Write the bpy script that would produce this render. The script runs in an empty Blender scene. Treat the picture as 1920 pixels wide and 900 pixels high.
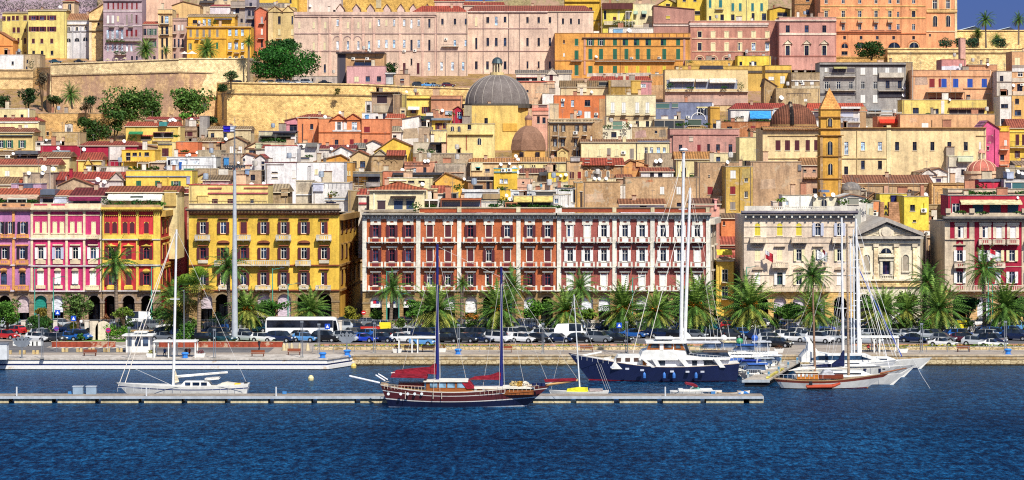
import bpy,math,random
from mathutils import Vector
R=random.Random(11)
sc=bpy.context.scene
COL=sc.collection
F,HZ,CX,CH=5085.0,288.0,960.0,30.0
def X(px,Y):return(px-CX)*Y/F
def Z(py,Y):return CH-(py-HZ)*Y/F
def YG(py,z=1.5):return(CH-z)*F/(py-HZ)
LAY=[(-120,1250),(-60,1150),(0,1050),(60,950),(110,900),(160,850),(200,780),(250,700),(300,620),(350,560),(400,500),(605,455),(800,300)]
def YL(py):
 for(a,A),(b,B)in zip(LAY,LAY[1:]):
  if py<=b:return A+(B-A)*(max(py,a)-a)/(b-a)
 return 455
def lin(c):
 c=c.lstrip('#');o=[]
 if len(c)<6:c=''.join(v*2 for v in c)
 for i in(0,2,4):
  v=int(c[i:i+2],16)/255
  o.append(v/12.92 if v<=.04045 else((v+.055)/1.055)**2.4)
 return o
MC={}
def nodes(m):
 m.use_nodes=True;nt=m.node_tree;b=nt.nodes['Principled BSDF']
 return nt,b
def N(nt,t,**k):
 n=nt.nodes.new(t)
 for a,v in k.items():
  if a in n.inputs.keys():n.inputs[a].default_value=v
  else:setattr(n,a,v)
 return n
def pos(nt,scale=(1,1,1)):
 g=N(nt,'ShaderNodeNewGeometry');mp=N(nt,'ShaderNodeMapping');mp.inputs['Scale'].default_value=scale
 nt.links.new(g.outputs['Position'],mp.inputs['Vector']);return mp.outputs['Vector']
def noise(nt,vec,s,d=4,r=.6):
 n=N(nt,'ShaderNodeTexNoise');n.inputs['Scale'].default_value=s;n.inputs['Detail'].default_value=d;n.inputs['Roughness'].default_value=r
 nt.links.new(vec,n.inputs['Vector']);return n.outputs['Fac']
def ramp(nt,fac,a,b,ca,cb):
 r=N(nt,'ShaderNodeValToRGB');e=r.color_ramp.elements
 e[0].position=a;e[1].position=b;e[0].color=(*ca,1);e[1].color=(*cb,1)
 nt.links.new(fac,r.inputs['Fac']);return r.outputs['Color']
def mul(nt,a,b,f=1.0,mode='MULTIPLY'):
 m=N(nt,'ShaderNodeMix',data_type='RGBA',blend_type=mode);m.inputs['Factor'].default_value=f
 nt.links.new(a,m.inputs['A'])if not isinstance(a,tuple)else setattr(m.inputs['A'],'default_value',a)
 nt.links.new(b,m.inputs['B'])if not isinstance(b,tuple)else setattr(m.inputs['B'],'default_value',b)
 return m.outputs['Result']
def bump(nt,bs,h,st,d=.05):
 b=N(nt,'ShaderNodeBump');b.inputs['Strength'].default_value=st;b.inputs['Distance'].default_value=d
 nt.links.new(h,b.inputs['Height']);nt.links.new(b.outputs['Normal'],bs.inputs['Normal'])
G_=lambda v:(v,v,v)
def M(kind,c='#808080'):
 key=(kind,c)
 if key in MC:return MC[key]
 m=bpy.data.materials.new(kind+'_'+c.strip('#'));MC[key]=m
 nt,b=nodes(m);L=nt.links
 col=lin(c);lu=col[0]*.3+col[1]*.6+col[2]*.1;ds=.2 if kind=='tile' else .11 if kind in('plaster','old')else .06 if kind in('plaster','old','tile','brick')else .04;col=[min(.93,(v*(1-ds)+lu*ds)*1.1)for v in col];rgb=(*col,1)
 b.inputs['Base Color'].default_value=rgb;b.inputs['Roughness'].default_value=.85
 b.inputs['Specular IOR Level'].default_value=.25
 if kind in('plaster','old'):
  k=1 if kind=='plaster' else 1.5
  v=pos(nt);big=noise(nt,v,.22,5,.65);st=noise(nt,pos(nt,(1.1,1.1,.12)),1.0,5,.65);fi=noise(nt,v,2.6,4,.75)
  c1=mul(nt,rgb,ramp(nt,big,.38,.68,(1-.2*k,1-.22*k,1-.2*k),G_(1.1)))
  c2=mul(nt,c1,ramp(nt,st,.34,.58,(1-.34*k,1-.34*k,1-.31*k),G_(1.06)),.7)
  c3=mul(nt,c2,ramp(nt,fi,.36,.62,G_(1-.19*k),G_(1.1)))
  if kind=='old':
   pa=noise(nt,v,.55,6,.7)
   mx=N(nt,'ShaderNodeMix',data_type='RGBA');L.new(ramp(nt,pa,.56,.62,G_(0),G_(.75)),mx.inputs['Factor'])
   L.new(c3,mx.inputs['A']);mx.inputs['B'].default_value=(.56,.44,.31,1);c3=mx.outputs['Result']
  L.new(c3,b.inputs['Base Color']);bump(nt,b,fi,.35,.04)
 elif kind=='tile':
  w=N(nt,'ShaderNodeTexWave',wave_type='BANDS',bands_direction='X');w.inputs['Scale'].default_value=.55;w.inputs['Distortion'].default_value=.4
  L.new(pos(nt),w.inputs['Vector'])
  v=pos(nt);n1=noise(nt,v,.5,5,.7);n2=noise(nt,pos(nt,(1,1,2)),3.2,3,.8)
  c1=mul(nt,rgb,ramp(nt,n1,.35,.66,(.6,.64,.66),(1.1,1.12,1.08)))
  c2=mul(nt,c1,ramp(nt,n2,.35,.62,(.55,.5,.5),(1.2,1.15,1.1)))
  c3=mul(nt,c2,ramp(nt,w.outputs['Fac'],.15,.75,(.6,.57,.57),(1.12,1.1,1.1)))
  L.new(c3,b.inputs['Base Color']);bump(nt,b,w.outputs['Fac'],.6,.12)
 elif kind in('stone','rubble'):
  v=pos(nt,(1,1,1));n1=noise(nt,v,.12,6,.7);n2=noise(nt,v,1.0,5,.8)
  sep=N(nt,'ShaderNodeSeparateXYZ');L.new(v,sep.inputs[0]);cm=N(nt,'ShaderNodeCombineXYZ');L.new(sep.outputs[0],cm.inputs[0]);L.new(sep.outputs[2],cm.inputs[1])
  br=N(nt,'ShaderNodeTexBrick');br.inputs['Scale'].default_value=.75 if kind=='stone' else .8;br.inputs['Mortar Size'].default_value=.035
  br.inputs['Color1'].default_value=(1.18,1.15,1.1,1);br.inputs['Color2'].default_value=(.68,.64,.56,1);br.inputs['Mortar'].default_value=(.66,.6,.5,1);br.inputs['Bias'].default_value=-.2
  L.new(cm.outputs[0],br.inputs['Vector'])
  c1=mul(nt,rgb,ramp(nt,n1,.35,.7,(.8,.74,.7),(1.35,1.32,1.22)))
  c2=mul(nt,c1,br.outputs['Color'],.8)
  c3=mul(nt,c2,ramp(nt,n2,.36,.62,(.66,.62,.56),(1.4,1.36,1.25)),.9)
  if kind=='rubble':
   rd=noise(nt,pos(nt,(1,1,.45)),.11,6,.8)
   mx=N(nt,'ShaderNodeMix',data_type='RGBA');L.new(ramp(nt,rd,.47,.56,G_(0),G_(.7)),mx.inputs['Factor'])
   L.new(c3,mx.inputs['A']);mx.inputs['B'].default_value=(.42,.25,.19,1);c3=mx.outputs['Result']
  L.new(c3,b.inputs['Base Color']);bump(nt,b,n2,.8,.15)
 elif kind=='brick':
  v=pos(nt);n1=noise(nt,v,.5,5,.7);n2=noise(nt,v,4,3,.8)
  c1=mul(nt,rgb,ramp(nt,n1,.35,.65,(.72,.7,.7),(1.1,1.1,1.1)))
  L.new(mul(nt,c1,ramp(nt,n2,.35,.65,(.78,.75,.75),(1.1,1.1,1.1))),b.inputs['Base Color'])
 elif kind=='glass':
  v=pos(nt);n1=noise(nt,v,.9,2,.5)
  L.new(mul(nt,rgb,ramp(nt,n1,.4,.62,(.35,.35,.4),(1.8,1.8,1.8))),b.inputs['Base Color'])
  b.inputs['Roughness'].default_value=.12;b.inputs['Specular IOR Level'].default_value=.6
 elif kind=='louver':
  w=N(nt,'ShaderNodeTexWave',wave_type='BANDS',bands_direction='Z');w.inputs['Scale'].default_value=2.2
  L.new(pos(nt),w.inputs['Vector'])
  L.new(mul(nt,rgb,ramp(nt,w.outputs['Fac'],.2,.7,G_(.62),G_(1.08))),b.inputs['Base Color']);b.inputs['Roughness'].default_value=.6
 elif kind=='paint':
  b.inputs['Roughness'].default_value=.5;b.inputs['Specular IOR Level'].default_value=.5
  n1=noise(nt,pos(nt),1.4,3,.6);L.new(mul(nt,rgb,ramp(nt,n1,.4,.65,G_(.86),G_(1.03))),b.inputs['Base Color'])
 elif kind=='car':
  b.inputs['Roughness'].default_value=.25;b.inputs['Coat Weight'].default_value=.6;b.inputs['Specular IOR Level'].default_value=.5
 elif kind=='metal':
  b.inputs['Roughness'].default_value=.45;b.inputs['Metallic'].default_value=.3
  n1=noise(nt,pos(nt,(1,1,.3)),1.2,4,.6);L.new(mul(nt,rgb,ramp(nt,n1,.35,.65,G_(.75),G_(1.05))),b.inputs['Base Color'])
 elif kind=='leaf':
  g=N(nt,'ShaderNodeNewGeometry')
  n1=noise(nt,pos(nt),.8,3,.6)
  c1=mul(nt,rgb,ramp(nt,g.outputs['Random Per Island'],0,1,(.42,.46,.42),(1.35,1.3,1.05)))
  L.new(mul(nt,c1,ramp(nt,n1,.35,.65,(.55,.6,.55),(1.25,1.2,1.1))),b.inputs['Base Color']);b.inputs['Roughness'].default_value=.6
 elif kind=='concrete':
  v=pos(nt);n1=noise(nt,v,.3,6,.7);n2=noise(nt,pos(nt,(1,1,.3)),1.5,4,.75)
  c1=mul(nt,rgb,ramp(nt,n1,.35,.65,G_(.7),G_(1.06)))
  L.new(mul(nt,c1,ramp(nt,n2,.35,.6,(.65,.62,.58),G_(1.08))),b.inputs['Base Color'])
 elif kind=='bark':
  w=N(nt,'ShaderNodeTexWave',wave_type='BANDS',bands_direction='Z');w.inputs['Scale'].default_value=1.3;w.inputs['Distortion'].default_value=2
  L.new(pos(nt),w.inputs['Vector']);L.new(mul(nt,rgb,ramp(nt,w.outputs['Fac'],.1,.8,G_(.45),G_(1.15))),b.inputs['Base Color'])
 elif kind=='cloth':
  n1=noise(nt,pos(nt,(1,1,3)),1.6,3,.6);L.new(mul(nt,rgb,ramp(nt,n1,.38,.62,G_(.62),G_(1.1))),b.inputs['Base Color'])
  bump(nt,b,n1,.6,.15)
 elif kind=='wood':
  n1=noise(nt,pos(nt,(.4,1,5)),1.5,4,.6);L.new(mul(nt,rgb,ramp(nt,n1,.35,.65,G_(.6),G_(1.15))),b.inputs['Base Color']);b.inputs['Roughness'].default_value=.4
 return m
class MB:
 def __init__(s):s.v=[];s.f=[];s.mi=[];s.ms=[]
 def m(s,m):
  if m not in s.ms:s.ms.append(m)
  return s.ms.index(m)
 def poly(s,pts,m):
  n=len(s.v);s.v+=[tuple(p)for p in pts];s.f.append(tuple(range(n,n+len(pts))));s.mi.append(s.m(m))
 def box(s,x0,x1,y0,y1,z0,z1,m):
  if x0>x1:x0,x1=x1,x0
  if z0>z1:z0,z1=z1,z0
  n=len(s.v);k=s.m(m)
  s.v+=[(x0,y0,z0),(x1,y0,z0),(x1,y1,z0),(x0,y1,z0),(x0,y0,z1),(x1,y0,z1),(x1,y1,z1),(x0,y1,z1)]
  for q in((0,1,5,4),(1,2,6,5),(2,3,7,6),(3,0,4,7),(4,5,6,7),(3,2,1,0)):
   s.f.append(tuple(n+i for i in q));s.mi.append(k)
 def prism(s,pts,y0,y1,m):
  s.poly([(x,y0,z)for x,z in pts],m);s.poly([(x,y1,z)for x,z in reversed(pts)],m)
  for(a,b),(c,d)in zip(pts,pts[1:]+pts[:1]):
   s.poly([(a,y0,b),(a,y1,b),(c,y1,d),(c,y0,d)],m)
 def zprism(s,pts,z0,z1,m):
  s.poly([(x,y,z1)for x,y in pts],m);s.poly([(x,y,z0)for x,y in reversed(pts)],m)
  for(a,b),(c,d)in zip(pts,pts[1:]+pts[:1]):
   s.poly([(a,b,z0),(c,d,z0),(c,d,z1),(a,b,z1)],m)
 def tube(s,p,q,r0,r1,m,n=6,caps=True):
  p,q=Vector(p),Vector(q);d=q-p
  if d.length<1e-6:return
  a=d.orthogonal().normalized();b=d.normalized().cross(a);k=s.m(m);o=len(s.v)
  for c,r in((p,r0),(q,r1)):
   for i in range(n):
    t=2*math.pi*i/n;s.v.append(tuple(c+(a*math.cos(t)+b*math.sin(t))*r))
  for i in range(n):
   j=(i+1)%n;s.f.append((o+i,o+j,o+n+j,o+n+i));s.mi.append(k)
  if caps:
   s.f.append(tuple(o+n+i for i in range(n)));s.mi.append(k)
   s.f.append(tuple(o+n-1-i for i in range(n)));s.mi.append(k)
 def line(s,pts,r,m,n=5):
  for a,b in zip(pts,pts[1:]):s.tube(a,b,r,r,m,n)
 def lathe(s,cx,cy,prof,m,n=16,a0=0,a1=2*math.pi,sy=1):
  k=s.m(m);o=len(s.v);full=abs(a1-a0-2*math.pi)<1e-6;c=n if full else n+1
  for r,z in prof:
   for i in range(c):
    t=a0+(a1-a0)*i/n;s.v.append((cx+r*math.cos(t),cy+r*math.sin(t)*sy,z))
  for j in range(len(prof)-1):
   for i in range(n):
    i2=(i+1)%c;s.f.append((o+j*c+i,o+j*c+i2,o+(j+1)*c+i2,o+(j+1)*c+i));s.mi.append(k)
 def loft(s,rings,m,caps=True,mf=None):
  o=len(s.v);n=len(rings[0])
  for r in rings:s.v+=[tuple(p)for p in r]
  for j in range(len(rings)-1):
   for i in range(n):
    i2=(i+1)%n;s.f.append((o+j*n+i,o+j*n+i2,o+(j+1)*n+i2,o+(j+1)*n+i));s.mi.append(s.m(mf(j,i)if mf else m))
  if caps:
   s.f.append(tuple(o+n-1-i for i in range(n)));s.mi.append(s.m(m))
   s.f.append(tuple(o+(len(rings)-1)*n+i for i in range(n)));s.mi.append(s.m(m))
 def mesh(s,name,o=(0,0,0),smooth=False):
  me=bpy.data.meshes.new(name)
  me.from_pydata([(x-o[0],y-o[1],z-o[2])for x,y,z in s.v],[],s.f)
  for m in s.ms:me.materials.append(m)
  me.polygons.foreach_set('material_index',s.mi)
  if smooth:me.polygons.foreach_set('use_smooth',[True]*len(s.f))
  me.update();return me
 def build(s,name,parent=None,o=None,smooth=False):
  if not s.f:return None
  if o is None:
   xs=[p[0]for p in s.v];ys=[p[1]for p in s.v];zs=[p[2]for p in s.v]
   o=((min(xs)+max(xs))/2,(min(ys)+max(ys))/2,min(zs))
  return put(s.mesh(name,o,smooth),name,parent,o)
WL={}
def put(me,name,parent,loc,rz=0):
 o=bpy.data.objects.new(name,me);COL.objects.link(o)
 pl=WL[parent.name]if parent else(0,0,0)
 if parent:o.parent=parent
 o.location=tuple(a-b for a,b in zip(loc,pl));o.rotation_euler=(0,0,rz)
 WL[o.name]=tuple(loc);return o
def tag(o,label,cat,group=None):
 o['label']=label;o['category']=cat;o['kind']='thing'
 if group:o['group']=group
 return o
def thing(name,label,cat,loc,group=None):
 return tag(put(None,name,None,loc),label,cat,group)
def copytree(src,loc,rz=0,s=None):
 def rec(o,par):
  c=o.copy();COL.objects.link(c)
  if par:c.parent=par
  WL[c.name]=WL.get(o.name,(0,0,0))
  for ch in kids.get(o.name,[]):rec(ch,c)
  return c
 kids={}
 def walk(o):
  kids[o.name]=list(o.children)
  for ch in o.children:walk(ch)
 walk(src);r=rec(src,None);r.location=loc;r.rotation_euler=(0,0,rz);WL[r.name]=tuple(loc)
 if s:r.scale=(s,s,s)
 return r
def structure(mb,name,smooth=False):
 o=mb.build(name,None,(0,0,0),smooth);o['kind']='structure';return o
TL=[0,0,1]
def tile(ox,oy,s):TL[:]=[ox,oy,s]
def tx(x):return TL[0]+x/TL[2]
def ty(y):return TL[1]+y/TL[2]
def wallfront(mb,x0,x1,z0,z1,Y,holes,m,dep=.28,mr=None):
 holes=[h for h in holes if h[0]>x0+.01 and h[1]<x1-.01 and h[2]>z0+.01 and h[3]<z1-.01]
 zs=sorted({z0,z1,*[h[2]for h in holes],*[h[3]for h in holes]})
 for a,b in zip(zs,zs[1:]):
  if b-a<1e-5:continue
  act=sorted([(h[0],h[1])for h in holes if h[2]<=a+1e-6 and h[3]>=b-1e-6]);x=x0
  for p,q in act:
   if p>x:mb.poly([(x,Y,a),(p,Y,a),(p,Y,b),(x,Y,b)],m)
   x=max(x,q)
  if x<x1:mb.poly([(x,Y,a),(x1,Y,a),(x1,Y,b),(x,Y,b)],m)
 mr=mr or m;D=Y+dep
 for p,q,a,b in holes:
  mb.poly([(p,Y,a),(p,Y,b),(p,D,b),(p,D,a)],mr);mb.poly([(q,Y,b),(q,Y,a),(q,D,a),(q,D,b)],mr)
  mb.poly([(p,Y,b),(q,Y,b),(q,D,b),(p,D,b)],mr);mb.poly([(q,Y,a),(p,Y,a),(p,D,a),(q,D,a)],mr)
  mb.poly([(p,D,a),(q,D,a),(q,D,b),(p,D,b)],M('flat','#15151c'))
def archfill(mb,x0,x1,z1,Y,m,n=6,dep=.28,r2=None):
 r=(x1-x0)/2;cx=(x0+x1)/2;zc=z1-r;rv=r2 or r
 for s in(-1,1):
  pts=[(cx+s*r,zc)]+[(cx+s*r*math.cos(math.pi/2*i/n),zc+rv*math.sin(math.pi/2*i/n))for i in range(1,n+1)]+[(cx+s*r,z1)]
  if s<0:pts=pts[::-1]
  mb.prism(pts,Y,Y+dep,m)
WC={}
def wcol(k):return{'b':'#5a2a34','r':'#8c2b33','g':'#2f6b55','w':'#f4f0ea','c':'#f3e3b4','u':'#2d52b0','y':'#d9c83c','t':'#2f7f86','e':'#9a8f86','n':'#8a5638','s':'#efece6','k':'#2c2430','l':'#bfc4d8','a':'#8b93a0'}.get(k,'#808080')
def shutter_mesh(w,h,c):
 key=('sh',round(w,2),round(h,2),c)
 if key not in WC:
  mb=MB();m=M('louver',c);f=M('flat2',c);t=min(.09,w*.16)
  mb.box(-w/2,-w/2+t,-.03,.03,0,h,f);mb.box(w/2-t,w/2,-.03,.03,0,h,f)
  for z in(0,h*.5-t/2,h-t):mb.box(-w/2+t,w/2-t,-.028,.028,z,z+t,f)
  mb.box(-w/2+t,w/2-t,-.012,.012,t,h*.5-t/2,m);mb.box(-w/2+t,w/2-t,-.012,.012,h*.5+t/2,h-t,m)
  WC[key]=mb.mesh('shutter')
 return WC[key]
def window(parent,st,xc,z0,w,h,Y,sur=None,fine=False,arch=False):
 """st: d dark pane, o pane with pale frame, s<col> pane with open shutters, c<col> closed shutters, h<col> half shut"""
 k=st[0];c=wcol(st[1])if len(st)>1 else '#e9e6e0'
 fr={'d':'#4a4048','o':'#f2efe8','s':'#f0ece4','c':c,'h':c,'p':'#d8d8dc'}.get(k,'#e9e6e0')
 if k=='s' and st[1]in 'bkg':fr='#8a3a48' if st[1]=='b' else '#dfe3e0'
 if len(st)>2:fr=wcol(st[2])
 tint=R.choice(['#1b2233','#222a3c','#171b28','#2a3346','#30405c','#1c2029'])
 if k=='p':tint=R.choice(['#a9c0d4','#c9d6de','#8fb0cc'])
 key=(st,round(w,2),round(h,2),sur,fine,arch,tint,round(Y)if fine else 0)
 if key not in WC:
  mb=MB();pn=MB();gl=M('glass',tint);f=M('flat2',fr);d=.2
  tgt=pn if fine else mb
  tgt.poly([(-w/2,d,0),(w/2,d,0),(w/2,d,h),(-w/2,d,h)],gl)
  t=max(.05,w*.07)
  if k in 'dosph':
   mb.box(-w/2,-w/2+t,.1,d-.004,0,h,f);mb.box(w/2-t,w/2,.1,d-.004,0,h,f)
   mb.box(-w/2+t,w/2-t,.1,d-.004,h-t,h,f);mb.box(-w/2+t,w/2-t,.1,d-.004,0,t,f)
   mb.box(-t/2,t/2,.1,d-.004,t,h-t,f)
   if h>1.3:mb.box(-w/2+t,-t/2,.11,d-.006,h*.7,h*.7+t*.8,f);mb.box(t/2,w/2-t,.11,d-.006,h*.7,h*.7+t*.8,f)
  lm=M('louver',c)
  if not fine:
   if k=='c':
    mb.box(-w/2+.01,-.02,.03,.08,.02,h-.02,lm);mb.box(.02,w/2-.01,.03,.08,.02,h-.02,lm)
   if k=='s':
    for s in(-1,1):mb.box(s*(w/2+.02),s*(w/2+.02+w*.46),-.06,-.005,0,h,lm)
   if k=='h':mb.box(0,w/2-.01,.03,.08,.02,h-.02,lm)
  mb.box(-w/2-.1,w/2+.1,-.1,-.002,-.12,-.002,M('flat2',sur or '#c9bda6'))
  if sur and not fine:
   sm=M('plaster',sur);q=max(.12,w*.14)
   if k!='s':
    mb.box(-w/2-q,-w/2,-.06,-.003,0,h,sm);mb.box(w/2,w/2+q,-.06,-.003,0,h,sm)
   mb.box(-w/2-q,w/2+q,-.1,-.003,h,h+q*1.1,sm)
  WC[key]=(mb.mesh('window'),pn.mesh('pane')if fine else None,c)
 me,pm,c=WC[key]
 o=put(me,'window',parent,(xc,Y,z0))
 if fine:
  put(pm,'pane',o,(xc,Y,z0))
  if k=='s':
   sm=shutter_mesh(w*.5,h,c)
   for s in(-1,1):
    put(sm,'shutter',o,(xc+s*(w*.5+w*.26),Y-.26,z0))
  if k=='c':
   sm=shutter_mesh(w*.5,h,c)
   for s in(-1,1):put(sm,'shutter',o,(xc+s*w*.25,Y+.06,z0))
  if k=='h':put(shutter_mesh(w*.5,h,c),'shutter',o,(xc+w*.25,Y+.06,z0))
 return o
def blob(mb,cx,cy,cz,rx,ry,rz,n,size,m,rnd=R):
 for _ in range(n):
  while True:
   a,b,c=rnd.uniform(-1,1),rnd.uniform(-1,1),rnd.uniform(-1,1);d=a*a+b*b+c*c
   if .15<d<1:break
  p=Vector((cx+a*rx,cy+b*ry,cz+c*rz));s=size*rnd.uniform(.6,1.3)
  u=Vector((rnd.uniform(-1,1),rnd.uniform(-1,1),rnd.uniform(-1,1))).normalized();v=u.orthogonal().normalized();w=u.cross(v)
  v=(v*math.cos(3*a)+w*math.sin(3*a));w=u.cross(v)
  mb.poly([p-v*s*.5,p+w*s*.32,p+v*s*.5,p-w*s*.32],m)
def extra(t,e,Y,wallc):
 """one add-on of a house: band, balc(ony), dark (opening), awn(ing), block, dish, ac, chim(ney), plant, pil(aster), tile (lean-to roof), gable, rail, pots"""
 p=e.split();k=p[0];q=[float(v)for v in p[1:]if not v.startswith('#')];cs=[v for v in p[1:]if v.startswith('#')]
 c=cs[0]if cs else wallc;s=Y/F
 x0,z0=X(tx(q[0]),Y),Z(ty(q[1]),Y)
 if k not in('dish','ac'):
  x1,z1=X(tx(q[2]),Y),Z(ty(q[3]),Y);xa,xb=min(x0,x1),max(x0,x1);za,zb=min(z0,z1),max(z0,z1)
 mb=MB()
 if k=='band':mb.box(xa,xb,Y-.22,Y-.003,za,zb,M('plaster',c));return mb.build('string_course',t)
 if k=='cor':mb.box(xa,xb,Y-.55,Y-.003,za+(zb-za)*.45,zb,M('plaster',c));mb.box(xa+.2,xb-.2,Y-.3,Y-.003,za,za+(zb-za)*.45-.002,M('plaster',c));return mb.build('cornice',t)
 if k=='pil':mb.box(xa,xb,Y-.16,Y-.003,za,zb,M('plaster',c));return mb.build('pilaster',t)
 if k=='pipe':mb.tube((xa,Y-.12,za),(xa,Y-.12,zb),.09,.09,M('metal',c),5);return mb.build('drainpipe',t)
 if k=='patch':
  mb.poly([(xa,Y-.012,za),(xb,Y-.012,za+.2),(xb-.3,Y-.012,zb),(xa+.2,Y-.012,zb-.2)],M('old',c));return mb.build('bare_plaster',t)
 if k=='dark':
  m=M('flat',c if cs else '#1c1a22');mb.box(xa,xb,Y-.05,Y-.004,za,zb,m)  # default near-black panel paints the shade inside an opening
  f=M('flat2','#b9b0a2');mb.box(xa-.08,xb+.08,Y-.16,Y-.004,zb+.002,zb+.14,f);mb.box(xa-.08,xb+.08,Y-.16,Y-.004,za-.14,za-.002,f)
  n=max(1,int((xb-xa)/2.2))
  for i in range(1,n):xx=xa+(xb-xa)*i/n;mb.box(xx-.06,xx+.06,Y-.12,Y-.052,za,zb,f)
  return mb.build('loggia',t)
 if k=='balc':
  mb.box(xa,xb,Y-1.1,Y-.003,za,za+.16,M('concrete','#cfc4b4'));b=mb.build('balcony',t)
  r=MB();m=M('flat2',cs[0]if cs else '#3a3438')
  if cs and c!='#3a3438' and(zb-za)>.5 and len(cs)<2:r.box(xa,xb,Y-1.1,Y-1.0,za+.16,zb,M('plaster',c));r.box(xa,xa+.1,Y-1.0,Y-.01,za+.16,zb,M('plaster',c));r.box(xb-.1,xb,Y-1.0,Y-.01,za+.16,zb,M('plaster',c))
  else:
   r.box(xa,xb,Y-1.1,Y-1.05,zb-.06,zb,m)
   n=max(4,int((xb-xa)/.3))
   for i in range(n+1):xx=xa+.02+(xb-xa-.04)*i/n;r.box(xx-.02,xx+.02,Y-1.09,Y-1.06,za+.16,zb-.06,m)
  r.build('railing',b);return b
 if k=='awn':
  m=M('cloth',c);mb.poly([(xa,Y-1.6,za),(xb,Y-1.6,za),(xb,Y-.02,zb),(xa,Y-.02,zb)],m);mb.poly([(xa,Y-1.6,za-.25),(xb,Y-1.6,za-.25),(xb,Y-1.6,za),(xa,Y-1.6,za)],m)
  for xx in(xa+.05,xb-.05):mb.tube((xx,Y-1.58,za),(xx,Y-.1,za-.3),.03,.03,M('flat2','#8a8a8a'),4)
  return mb.build('awning',t)
 if k=='perg':
  m=M('flat2',c);mb.box(xa,xb,Y-2.6,Y-.01,zb-.16,zb,m);n=max(2,int((xb-xa)/2.5))
  for i in range(n+1):xx=xa+.06+(xb-xa-.12)*i/n;mb.box(xx-.06,xx+.06,Y-2.55,Y-2.43,za,zb-.162,m)
  return mb.build('pergola',t)
 if k=='block':
  mb.box(xa,xb,Y-.35,Y+3.5,za,zb,M('plaster',c));mb.box(xa-.1,xb+.1,Y-.45,Y+3.6,zb+.001,zb+.15,M('concrete',c));return mb.build('roof_room',t)
 if k=='flatroof':
  mb.box(xa,xb,Y-1.2,Y+4,za,zb,M('metal',c));return mb.build('canopy_roof',t)
 if k=='tile':
  m=M('tile',c);h=zb-za;mb.poly([(xa,Y-.9,za),(xb,Y-.9,za),(xb,Y+4,zb),(xa,Y+4,zb)],m);mb.poly([(xa,Y-.9,za-.12),(xb,Y-.9,za-.12),(xb,Y-.9,za),(xa,Y-.9,za)],m)
  mb.poly([(xa,Y-.9,za-.12),(xa,Y-.9,za),(xa,Y+4,zb),(xa,Y+4,za-.12)],m);mb.poly([(xb,Y-.9,za),(xb,Y-.9,za-.12),(xb,Y+4,za-.12),(xb,Y+4,zb)],m)
  return mb.build('tiled_roof',t)
 if k=='gable':
  m=M('tile',cs[1]if len(cs)>1 else '#a0502e');xm=(xa+xb)/2 if len(q)<5 else X(tx(q[4]),Y);w=M('plaster',c)
  mb.prism([(xa,za),(xb,za),(xm,zb)],Y-.34,Y+5,w)
  for a,b in((xa-.3,xm),(xm,xb+.3)):
   pz=(za-.15,zb+.02)if a<xm-1e-6 and b==xm else(zb+.02,za-.15)
   mb.poly([(a,Y-.6,pz[0]+.16),(b,Y-.6,pz[1]+.16),(b,Y+5.2,pz[1]+.16),(a,Y+5.2,pz[0]+.16)],m);mb.poly([(a,Y-.6,pz[0]),(b,Y-.6,pz[1]),(b,Y-.6,pz[1]+.16),(a,Y-.6,pz[0]+.16)],m)
  return mb.build('gable',t)
 if k=='chim':
  mb.box(xa,xb,Y+.5,Y+.5+max(.5,xb-xa),za,zb,M('plaster',c));mb.box(xa-.08,xb+.08,Y+.4,Y+.6+max(.5,xb-xa),zb+.001,zb+.15,M('tile','#9a5a3a'));return mb.build('chimney',t)
 if k=='rail':
  m=M('flat2',c if cs else '#5a5458');mb.box(xa,xb,Y-.1,Y-.05,zb-.06,zb,m);n=max(3,int((xb-xa)/.7))
  for i in range(n+1):xx=xa+(xb-xa)*i/n;mb.box(xx-.025,xx+.025,Y-.1,Y-.05,za,zb-.06,m)
  return mb.build('railing',t)
 if k=='bal':
  m=M('plaster',c);mb.box(xa,xb,Y-.25,Y-.02,zb-.14,zb,m);mb.box(xa,xb,Y-.25,Y-.02,za,za+.12,m);n=max(3,int((xb-xa)/.32))
  for i in range(n):xx=xa+(xb-xa)*(i+.5)/n;w=.16 if i%12 in(0,11)else .07;mb.box(xx-w,xx+w,Y-.2,Y-.07,za+.121,zb-.141,m)
  return mb.build('balustrade',t)
 if k=='plant':
  m=M('leaf',c if cs else '#2f5a1e');n=int((xb-xa)*(zb-za)*9)+20
  for i in range(max(1,int((xb-xa)/1.6))):
   f=(i+.5)/max(1,int((xb-xa)/1.6));hh=(zb-za)*R.uniform(.6,1.05)
   blob(mb,xa+(xb-xa)*f,Y-1.9,za+hh/2,1.15,.6,hh/2,80,.4,m)
  return mb.build('roof_garden_plant',t)
 if k=='dish':
  r=q[2]*Y/F/TL[2];m=M('flat2','#f2f2f0');o=(x0,Y-.5,z0);b=Vector((.35,-.85,.4)).normalized();u=b.orthogonal().normalized();v=b.cross(u);rings=[]
  for rr,d in((.05,-.22),(.55,-.14),(1,0.0)):
   rings.append([tuple(Vector(o)+(u*math.cos(2*math.pi*i/10)+v*math.sin(2*math.pi*i/10))*rr*r+b*d*r)for i in range(10)])
  mb.loft(rings,m);mb.tube(o,(x0,Y-.3,z0-r*1.7),.04,.04,M('flat2','#777777'),4);return mb.build('satellite_dish',t)
 if k=='ac':
  w=1.0*.5;mb.box(x0-w,x0+w,Y-.42,Y-.02,z0-.35,z0+.35,M('flat2','#e6e4de'));mb.tube((x0-.12,Y-.43,z0),(x0-.12,Y-.425,z0),.27,.27,M('flat2','#555555'),8);return mb.build('air_conditioner',t)
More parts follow.
